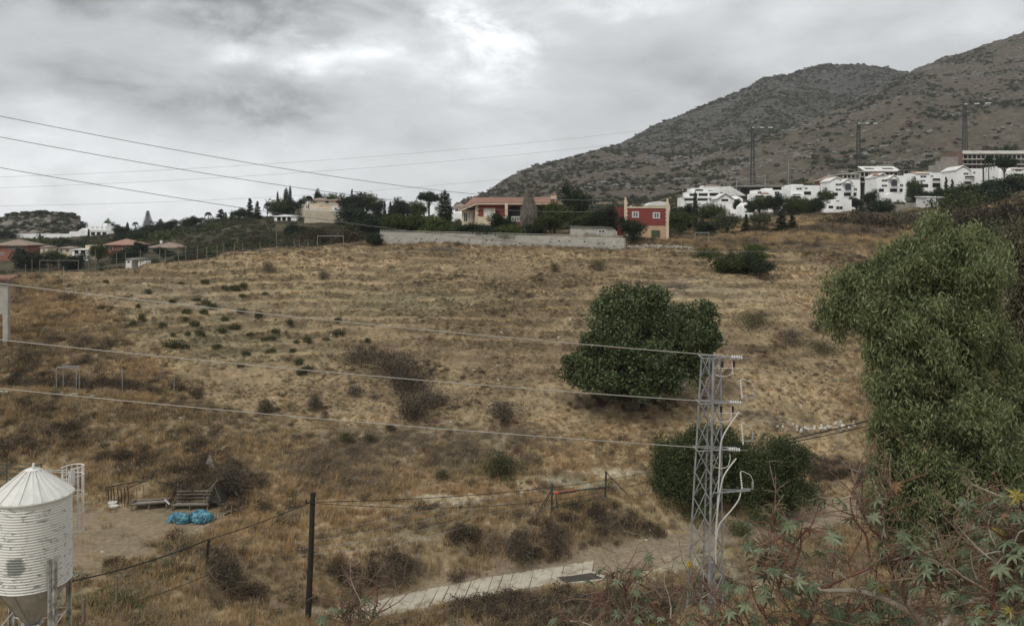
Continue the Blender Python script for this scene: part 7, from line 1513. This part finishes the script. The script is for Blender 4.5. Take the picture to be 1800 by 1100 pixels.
# eucalyptus
L_EUC = leafmat('eucalyptus_leaf', [(.15, (.042, .056, .022)), (.45, (.112, .140, .056)), (.8, (.27, .30, .15))], .3, .6, .9, .2)
Ye = 31.
def euc(name, label, base, blobs, n, leaf, trunk, seed=1):
    """drooping leaves gathered in hanging sprays"""
    B = [(b[0] - base.x, b[1] - base.y, b[2] - base.z, b[3], b[4], b[5]) for b in blobs]; nspray = n // 14
    C = crown([(*b[:3], b[3] * 1.2, b[4] * 1.1, b[5] * 1.12) for b in B], nspray, .7, .5, seed, 11, .27); k = np.repeat(np.arange(nspray), 14); off = rng.normal(size=(len(k), 3)) * np.array((.13, .13, .24)); P_ = C[k] + off - np.array((0, 0, .1))
    ng_ = len(P_); dirs = unit(nspray) * np.array((.6, .6, .2)); a = dirs[k] * 1.1 + unit(ng_) * .45 + np.array((0, 0, -.7)); a /= np.linalg.norm(a, axis=1, keepdims=True)
    b = np.cross(a, unit(ng_)); b /= np.linalg.norm(b, axis=1, keepdims=True); s_ = (.11 + .13 * rng.random(ng_))[:, None]; wd = s_ * .13
    V = np.stack([P_ - a * s_ * .5, P_ + b * wd - a * s_ * .1, P_ + a * s_ * .5 + b * wd * .5, P_ - b * wd - a * s_ * .1], 1).reshape(-1, 3)
    o = empty(name, base, 0, label, 'tree'); mobj('crown', qmesh('crown', V, leaf), o)
    return o, B
base = Vector(((1705 - 900) / F * Ye, Ye, zat((1705 - 900) / F * Ye, Ye)))
EB = [bw(1640, 425, 31, 55, 38), bw(1690, 450, 31.5, 62, 50), bw(1610, 460, 31, 60, 45), bw(1650, 500, 30, 90, 60), bw(1720, 500, 31.5, 55, 60), bw(1570, 510, 31.5, 50, 36), bw(1500, 525, 31.5, 42, 40), bw(1465, 515, 32, 32, 34), bw(1480, 560, 32, 34, 36), bw(1530, 545, 31, 40, 30),
      bw(1735, 560, 31.5, 36, 55), bw(1680, 560, 30.5, 60, 44), bw(1600, 560, 30, 50, 26), bw(1620, 630, 30, 62, 50), bw(1580, 660, 30.5, 44, 44), bw(1690, 640, 30.5, 60, 55), bw(1540, 660, 31, 26, 36), bw(1600, 720, 30, 60, 55), bw(1680, 730, 30, 70, 60), bw(1570, 780, 30.5, 48, 50), bw(1640, 800, 30, 75, 60), bw(1730, 790, 30, 70, 60),
      bw(1780, 800, 30, 60, 75), bw(1750, 720, 31, 36, 50), bw(1580, 850, 30.5, 60, 46), bw(1670, 870, 30, 80, 55), bw(1760, 880, 30, 70, 60), bw(1640, 930, 30.5, 70, 45), bw(1740, 960, 30.5, 80, 50), bw(1560, 900, 31, 44, 36), bw(1800, 940, 31, 60, 80), bw(1560, 610, 31, 40, 30), bw(1650, 585, 30.8, 60, 36), bw(1765, 640, 31.4, 40, 50), bw(1790, 700, 31.4, 40, 50)]
e_, B = euc('eucalyptus_tree', 'tall eucalyptus with drooping grey-green leaves at the right', base, EB, 235000, L_EUC, .3)
EBK = surf('eucalyptus_bark', (.06, .048, .036), (.13, .105, .08), 2, .9, .3)
def limb(pts, r0, r1, par, base, name='limb', mat=None):
    P_ = [Vector(p) - base for p in pts]; out = []
    for i in range(len(P_) - 1):
        for k in range(4):
            t_ = k / 4; p0 = P_[max(i - 1, 0)]; p1, p2 = P_[i], P_[i + 1]; p3 = P_[min(i + 2, len(P_) - 1)]
            out.append(.5 * ((2 * p1) + (p2 - p0) * t_ + (2 * p0 - 5 * p1 + 4 * p2 - p3) * t_ ** 2 + (3 * p1 - p0 - 3 * p2 + p3) * t_ ** 3))
    out.append(P_[-1]); m = MB(); m.tube(out, r0, 7, r1); return m.build(name, mat or EBK, par, True)
limb([base - Vector((0, 0, .6)), W(1708, 1000, 31), W(1712, 800, 31), W(1705, 640, 31)], .26, .15, e_, base, 'trunk')
for pts, r0 in (([W(1712, 820, 31), W(1722, 640, 31.4), W(1712, 520, 31.5), W(1690, 440, 31.5)], .13), ([W(1708, 760, 31), W(1690, 600, 30.8), W(1655, 500, 30.4), W(1640, 420, 30.9)], 0.16), ([W(1706, 900, 31), W(1650, 760, 30.3), W(1600, 660, 30.3), W(1530, 590, 31), W(1480, 540, 31.5)], 0.13),
                ([W(1620, 690, 30.3), W(1560, 585, 30.8), W(1520, 560, 31)], 0.08), ([W(1705, 880, 31), W(1770, 760, 31), W(1740, 560, 31.4)], .09), ([W(1700, 950, 31), W(1620, 860, 30.5), W(1570, 790, 30.5)], .07), ([W(1695, 640, 31), W(1640, 560, 30.5), W(1580, 510, 31.2)], .06), ([W(1735, 640, 31.3), W(1745, 520, 31.4), W(1728, 450, 31.5)], 0.08)): limb(pts, r0, .02, e_, base)
L_EUC2 = leafmat('brownish_eucalyptus_leaf', [(.15, (.045, .038, .022)), (.45, (.10, .092, .05)), (.8, (.18, .17, .10))], .25, .6, .9, .3)
b2 = Vector(((1850 - 900) / F * 36, 36, zat((1850 - 900) / F * 36, 36)))
e2, B2 = euc('eucalyptus_tree', 'second browner eucalyptus cut by the right edge', b2, [bw(1800, 460, 36, 30, 60), bw(1830, 430, 36, 50, 60), bw(1800, 540, 36, 26, 50), bw(1830, 600, 36, 60, 80), bw(1860, 520, 36, 60, 80), bw(1850, 720, 36, 60, 90)], 60000, L_EUC2, .2, 4)
limb([b2 - Vector((0, 0, .5)), W(1852, 800, 36), W(1835, 560, 36), W(1812, 440, 36)], .2, .04, e2, b2, 'trunk')

# ------------------------------------------------------------------ castor-oil plants in the foreground
def leaf_star(seed, size=1., lobes=8):
    g = random.Random(seed); m = MB(); cs = [(0, 0, 0)]; n = lobes; ring = []
    for i in range(n):
        a_ = -math.pi * .86 + (2 * math.pi * .86) * i / (n - 1) + math.pi / 2 * 0; ln = (.62 + .38 * math.cos(a_ * .55)) * (.92 + .16 * g.random()); w_ = .40
        for (f_, da, dz) in ((.42, -w_ * .62, .01), (.72, -w_ * .42, -.02), (1., 0, -.16), (.72, w_ * .42, -.02), (.42, w_ * .62, .01)):
            aa = a_ + da * (1 if f_ < .9 else 0) * (.62 / max(f_, .42)); r_ = ln * f_; ring.append((math.cos(aa) * r_ * size, math.sin(aa) * r_ * size, (dz - .12 * f_ * f_ + .05 * math.sin(i * 2.3 + seed)) * size))
    vs = [(0, 0, .02 * size)]; fs = []
    # fold each lobe along its rib: inner point on the rib at 0.6
    for i in range(n):
        a_ = -math.pi * .86 + (2 * math.pi * .86) * i / (n - 1); R5 = ring[i * 5:i * 5 + 5]; b0 = len(vs); tip = R5[2]; mid = (tip[0] * .6, tip[1] * .6, tip[2] * .35 - .045 * size); vs += list(R5) + [mid]
        fs += [(0, b0, b0 + 5), (b0, b0 + 1, b0 + 5), (b0 + 1, b0 + 2, b0 + 5), (b0 + 2, b0 + 3, b0 + 5), (b0 + 3, b0 + 4, b0 + 5), (b0 + 4, 0, b0 + 5)]
    me = bpy.data.meshes.new('castor_leaf'); me.from_pydata(vs, [], fs); me.update(); return me
def cleaf(name, c1, c2, c3):
    t = NT(name); P = t.coord(); n = t.noise(P, 5, 4, .6); oi = t.n('ShaderNodeObjectInfo'); f = t.math('ADD', t.math('MULTIPLY', n, .6), t.math('MULTIPLY', oi.outputs['Random'], .4)); col = t.ramp(f, [(.25, c1), (.5, c2), (.8, c3)])
    t.fin(col, .45, 0, .4); tr = t.n('ShaderNodeBsdfTranslucent'); t.l(col, tr.inputs[0]); mx = t.n('ShaderNodeMixShader'); mx.inputs[0].default_value = .25; t.l(t.p.outputs[0], mx.inputs[1]); t.l(tr.outputs[0], mx.inputs[2]); t.l(mx.outputs[0], t.out.inputs[0]); return t.m
CG = cleaf('castor_leaf_green', (.070, .098, .050), (.15, .185, .105), (.26, .29, .18)); CY = cleaf('castor_leaf_yellow', (.16, .13, .03), (.30, .25, .06), (.36, .30, .10)); CB = cleaf('castor_leaf_dry', (.08, .04, .02), (.18, .10, .05), (.28, .17, .09))
LM = []
for k in range(6):
    me = leaf_star(k); me.materials.append(CG); LM.append(me)
LY = leaf_star(8); LY.materials.append(CY); LB = leaf_star(9); LB.materials.append(CB)
ST_R = surf('red_stem', (.085, .036, .027), (.18, .075, .052), 3, .7, .2, 20); ST_G = surf('grey_stem', (.22, .19, .15), (.38, .34, .28), 2.5, .8, .3, 18, stain=(.12, .10, .08)); ST_B = surf('brown_stem', (.09, .062, .042), (.25, .175, .12), 3, .8, .3, 18)
POD = surf('dry_pod', (.10, .055, .035), (.24, .14, .09), 6, .9, .4)
import bmesh as bmm
pm = bpy.data.meshes.new('seed_pod'); bb = bmm.new(); bmm.ops.create_icosphere(bb, subdivisions=1, radius=.5); bb.to_mesh(pm); bb.free(); pm.materials.append(POD)
def castor(label, root, stems, nleaf, seed, lsize=(.20, .30), dry=.15, name='castor_plant'):
    """stems: list of pixel-surveyed polylines (px, py, Y) with a radius and stem material; leaves sit near their ends"""
    g = random.Random(seed); o = empty(name, root, 0, label, 'shrub'); tips = []; sp = MB()
    for pts, r0, mt in stems:
        limb([W(*p) for p in pts], r0, r0 * .35, o, root, 'stem', mt); P_ = [W(*p) - root for p in pts]; tips.append(P_)
    for i in range(nleaf):
        P_ = g.choice(tips); k = g.randrange(max(0, len(P_) - 3), len(P_) - 1) if len(P_) > 1 else 0; q = P_[k].lerp(P_[k + 1], g.random()) if g.random() < .7 else P_[-1]
        d = Vector((g.gauss(0, 1), g.gauss(0, .8), g.gauss(.15, .5))).normalized(); ln = .2 + .35 * g.random(); e = q + d * ln + Vector((0, 0, -.03)); s_ = g.uniform(*lsize)
        u = g.random(); me = LY if u < .035 else LB if u < dry * .6 else g.choice(LM); s_ *= .6 if me is LB else .9 if me is LM[0] else .8; sp.tube([q, q.lerp(e, .5) + Vector((0, 0, .05)), e], .006, 4)
        lf = bpy.data.objects.new('leaf', me); link(lf); lf.parent = o; lf.location = e; lf.scale = (s_,) * 3; az = math.atan2(d.y, d.x)
        lf.rotation_euler = (g.gauss(.25, .35), g.uniform(.1, .9), az) if u >= .05 else (g.gauss(0, .4), g.uniform(.6, 1.3), az)
    sp.build('petioles', ST_R, o)['kind'] = 'stuff'
    # seed spikes at some tips
    pods = MB()
    for P_ in tips:
        if g.random() < .75:
            q = P_[-1]; dr = (P_[-1] - P_[-2]).normalized(); e = q + dr * .35 + Vector((0, 0, .1)); pods.tube([q, e], .006, 4)
            for k in range(22):
                c_ = q.lerp(e, .1 + .9 * g.random()) + Vector((g.gauss(0, .045), g.gauss(0, .045), g.gauss(0, .04))); r_ = .010 + .009 * g.random()
                pods.add([c_ + Vector(v) * r_ for v in ((1, 0, 0), (-1, 0, 0), (0, 1, 0), (0, -1, 0), (0, 0, 1.3), (0, 0, -1.3))], [(0, 2, 4), (2, 1, 4), (1, 3, 4), (3, 0, 4), (2, 0, 5), (1, 2, 5), (3, 1, 5), (0, 3, 5)])
    if pods.v: pods.build('seed_pods', POD, o)['kind'] = 'stuff'
    # bare branches, then fine dead side twigs
    tw = MB()
    for i in range(int(len(stems) * 5)):
        P_ = g.choice(tips); k = g.randrange(len(P_) - 1); q = P_[k].lerp(P_[k + 1], g.random()); pts = [q]; d = Vector((g.gauss(0, 1), g.gauss(0, .5), g.gauss(.7, .5))).normalized()
        for _ in range(4): d = (d + Vector((g.gauss(0, .28), g.gauss(0, .2), g.gauss(.05, .2)))).normalized(); pts.append(pts[-1] + d * (.16 + .16 * g.random()))
        bm_ = MB(); bm_.tube(pts, [.017, .014, .011, .008, .004], 5); bm_.build('branch', g.choice((ST_R, ST_B, ST_G, ST_B)), o)
        for _ in range(7): e = g.choice(pts[1:]); dd = Vector((g.gauss(0, 1), g.gauss(0, .6), g.gauss(.4, .6))).normalized() * (.1 + .22 * g.random()); tw.tube([e, e + dd * .5 + Vector((0, 0, .02)), e + dd], [.006, .005, .003], 4)
    for i in range(int(len(stems) * 26)):
        P_ = g.choice(tips); k = g.randrange(len(P_) - 1); q = P_[k].lerp(P_[k + 1], g.random()); d = Vector((g.gauss(0, 1), g.gauss(0, .6), g.gauss(.5, .6))).normalized() * (.2 + .6 * g.random())
        tw.tube([q, q + d * .5 + Vector((g.gauss(0, .03), 0, .03)), q + d], [.007, .005, .002], 4)
        if g.random() < .4:
            for _ in range(5):
                c_ = q + d * (.6 + .4 * g.random()) + Vector((g.gauss(0, .03), g.gauss(0, .03), g.gauss(0, .03))); r_ = .009
                tw.add([c_ + Vector(v) * r_ for v in ((1, 0, 0), (-1, 0, 0), (0, 1, 0), (0, -1, 0), (0, 0, 1.3), (0, 0, -1.3))], [(0, 2, 4), (2, 1, 4), (1, 3, 4), (3, 0, 4), (2, 0, 5), (1, 2, 5), (3, 1, 5), (0, 3, 5)])
    tw.build('side_twigs', ST_B, o)['kind'] = 'stuff'
    return o
def gp(px, Y): x = (px - 900) / F * Y; return Vector((x, Y, zat(x, Y)))
r = gp(1640, 14.5)
castor('castor plant with thick grey forked stems and reddish spikes in the lower right', r,
 [([(1640, 1400, 14.5), (1625, 1120, 14.5), (1612, 1085, 14.5), (1560, 1055, 14.4), (1510, 1038, 14.4), (1440, 1035, 14.3), (1375, 1008, 14.2)], .075, ST_G), ([(1612, 1085, 14.5), (1598, 1060, 14.4), (1600, 1035, 14.4), (1586, 1000, 14.3), (1598, 985, 14.3)], .045, ST_G),
  ([(1598, 1070, 14.5), (1585, 1045, 14.5), (1572, 1022, 14.5)], .022, ST_G), ([(1375, 1008, 14.2), (1385, 975, 14.2), (1405, 945, 14.2), (1425, 925, 14.1), (1436, 900, 14.1)], .022, ST_R), ([(1440, 1035, 14.3), (1500, 1010, 14.3), (1550, 990, 14.2), (1600, 980, 14.2)], .026, ST_R),
  ([(1510, 1010, 14.3), (1580, 980, 14.2), (1650, 965, 14.2), (1700, 935, 14.1), (1725, 900, 14.1)], .020, ST_G), ([(1528, 980, 14.4), (1522, 940, 14.4), (1502, 912, 14.3), (1495, 875, 14.3), (1508, 840, 14.3), (1522, 815, 14.3)], .020, ST_R), ([(1535, 925, 14.4), (1550, 900, 14.4), (1565, 870, 14.4), (1560, 838, 14.4)], .016, ST_R),
  ([(1560, 950, 14.4), (1530, 928, 14.4), (1515, 900, 14.4)], .018, ST_R), ([(1380, 1005, 14.2), (1355, 970, 14.2), (1360, 925, 14.2)], .014, ST_B)], 54, 1, (0.18, 0.29), .22)
r = gp(1690, 13.6)
castor('castor plant with pale broken trunk right of the forked one', r,
 [([(1690, 1400, 13.6), (1655, 1130, 13.6), (1668, 1090, 13.6), (1690, 1062, 13.5), (1720, 1052, 13.4), (1755, 1050, 13.4)], .075, ST_G), ([(1668, 1060, 13.6), (1668, 1030, 13.6), (1662, 1005, 13.6), (1632, 990, 13.6), (1605, 975, 13.6)], .055, ST_G), ([(1650, 1075, 13.6), (1648, 1030, 13.5), (1655, 1003, 13.5)], .016, ST_G),
  ([(1755, 1050, 13.4), (1765, 1000, 13.3), (1775, 950, 13.3), (1768, 905, 13.3), (1760, 880, 13.3)], .02, ST_G), ([(1720, 1052, 13.4), (1735, 1000, 13.4), (1745, 950, 13.4), (1738, 900, 13.4)], .02, ST_B)], 82, 2, (0.18, 0.29), .15)
r = gp(1800, 12.5)
castor('castor plant with thick red stems at the right edge', r,
 [([(1760, 1400, 12.5), (1745, 1060, 12.5), (1770, 1000, 12.5), (1795, 960, 12.5), (1815, 915, 12.5)], .04, ST_R), ([(1755, 1020, 12.5), (1790, 985, 12.4), (1815, 950, 12.4)], .03, ST_R), ([(1770, 1200, 12.5), (1790, 1090, 12.4), (1780, 1060, 12.4), (1760, 1040, 12.4)], .025, ST_R), ([(1800, 1120, 12.4), (1775, 1080, 12.3), (1740, 1085, 12.3)], .02, ST_B), ([(1810, 1000, 12.4), (1800, 900, 12.4), (1790, 880, 12.4)], .015, ST_B)], 88, 3, (0.17, 0.27), .12)
r = gp(1400, 15.5)
castor('bushy castor plant with many small reddish twigs at the bottom, right of the pylon', r,
 [([(1400, 1400, 15.5), (1395, 1150, 15.5), (1390, 1080, 15.4), (1370, 1040, 15.4)], .03, ST_R), ([(1400, 1150, 15.5), (1430, 1080, 15.4), (1440, 1040, 15.4), (1455, 1010, 15.4)], .03, ST_R), ([(1395, 1150, 15.5), (1350, 1090, 15.5), (1330, 1060, 15.5), (1322, 1030, 15.5)], .025, ST_R), ([(1410, 1180, 15.5), (1480, 1100, 15.4), (1500, 1070, 15.4)], .025, ST_B), ([(1390, 1180, 15.5), (1320, 1110, 15.6), (1290, 1090, 15.6)], .02, ST_R), ([(1370, 1040, 15.4), (1372, 1000, 15.4), (1350, 965, 15.4)], .014, ST_B), ([(1400, 1120, 15.4), (1410, 1050, 15.4), (1385, 1000, 15.4), (1365, 980, 15.4)], .014, ST_B)], 100, 4, (0.18, 0.29), .3)
r = gp(1560, 16.5)
castor('leafy castor plant filling the bottom between the forked stems', r, [([(1560, 1400, 16.5), (1560, 1150, 16.5), (1540, 1090, 16.4), (1520, 1070, 16.4)], .03, ST_B), ([(1560, 1150, 16.5), (1600, 1100, 16.4), (1640, 1075, 16.4)], .03, ST_B), ([(1560, 1150, 16.5), (1480, 1110, 16.4), (1450, 1080, 16.4)], .025, ST_B), ([(1600, 1100, 16.4), (1590, 1070, 16.4), (1560, 1040, 16.4)], .02, ST_R)], 95, 5, (0.19, 0.30), .12)
r = gp(1730, 16.)
castor('leafy castor plant behind the red-stemmed one at the right', r, [([(1730, 1400, 16), (1730, 1100, 16), (1720, 1000, 16), (1735, 930, 16)], .03, ST_B), ([(1730, 1100, 16), (1780, 1020, 16), (1790, 960, 16)], .03, ST_B), ([(1730, 1120, 16), (1690, 1060, 16), (1700, 1020, 16)], .025, ST_R), ([(1780, 1020, 16), (1800, 940, 16), (1780, 890, 16)], .02, ST_R)], 95, 6, (0.19, 0.30), .15)
r = gp(1140, 17.5)
castor('low castor plant with reddish stems in front of the dirt track, left of the pylon', r,
 [([(1140, 1400, 17.5), (1150, 1160, 17.5), (1130, 1090, 17.4), (1108, 1062, 17.4), (1098, 1038, 17.4), (1108, 1008, 17.4), (1112, 998, 17.4)], .022, ST_R), ([(1098, 1040, 17.4), (1085, 1022, 17.4), (1078, 1012, 17.4)], .014, ST_R), ([(1150, 1150, 17.5), (1170, 1090, 17.4), (1150, 1070, 17.4), (1118, 1066, 17.4)], .018, ST_G), ([(1160, 1120, 17.5), (1158, 1075, 17.5), (1162, 1052, 17.5)], .012, ST_G), ([(1170, 1120, 17.5), (1178, 1080, 17.5), (1180, 1045, 17.5)], .012, ST_G), ([(1140, 1130, 17.5), (1080, 1070, 17.5), (1050, 1050, 17.5)], .014, ST_B)], 47, 7, (0.15, 0.23), .2)
r = gp(1260, 17.)
castor('twiggy castor plant at the foot of the pylon with brown seed heads', r, [([(1260, 1400, 17), (1250, 1120, 17), (1230, 1080, 17), (1222, 1040, 17)], .02, ST_B), ([(1255, 1130, 17), (1280, 1090, 17), (1300, 1070, 17)], .02, ST_R), ([(1245, 1120, 17), (1260, 1070, 17), (1255, 1040, 17)], .014, ST_B), ([(1250, 1150, 17), (1200, 1110, 17), (1175, 1090, 17)], .02, ST_B)], 39, 8, (0.16, 0.24), .4)
r = gp(1060, 17.)
castor('low mixed castor growth at the bottom left of the pylon', r, [([(1060, 1400, 17), (1060, 1160, 17), (1040, 1110, 17), (1000, 1090, 17)], .02, ST_B), ([(1060, 1160, 17), (1065, 1110, 17), (1060, 1075, 17)], .014, ST_G), ([(1060, 1160, 17), (1100, 1110, 17), (1110, 1085, 17)], .02, ST_R)], 28, 9, (0.16, 0.23), .45)
r = gp(632, 15.5)
castor('castor plant top with star-shaped leaves over the lower road end', r, [([(632, 1500, 15.5), (632, 1180, 15.5), (631, 1110, 15.5), (630, 1075, 15.5), (629, 1062, 15.5)], .014, ST_R), ([(632, 1130, 15.5), (612, 1095, 15.5), (600, 1082, 15.5)], .010, ST_R), ([(632, 1120, 15.5), (650, 1095, 15.5), (655, 1085, 15.5)], .010, ST_R), ([(630, 1075, 15.5), (633, 1050, 15.5), (637, 1035, 15.5)], .006, ST_R)], 14, 10, (0.15, 0.22), .08)
# ------------------------------------------------------------------ air
m = MB(); m.box(-2700, 2700, -540, 2700, -75, 430); hz = m.build('haze'); hz['kind'] = 'stuff'
hm = bpy.data.materials.new('haze_air'); hm.use_nodes = True; ht = hm.node_tree; ht.nodes.clear(); ho = ht.nodes.new('ShaderNodeOutputMaterial'); pv = ht.nodes.new('ShaderNodeVolumePrincipled')
pv.inputs['Color'].default_value = (.86, .90, .94, 1); pv.inputs['Density'].default_value = 0.0001; ht.links.new(pv.outputs[0], ho.inputs['Volume']); hz.data.materials.append(hm)
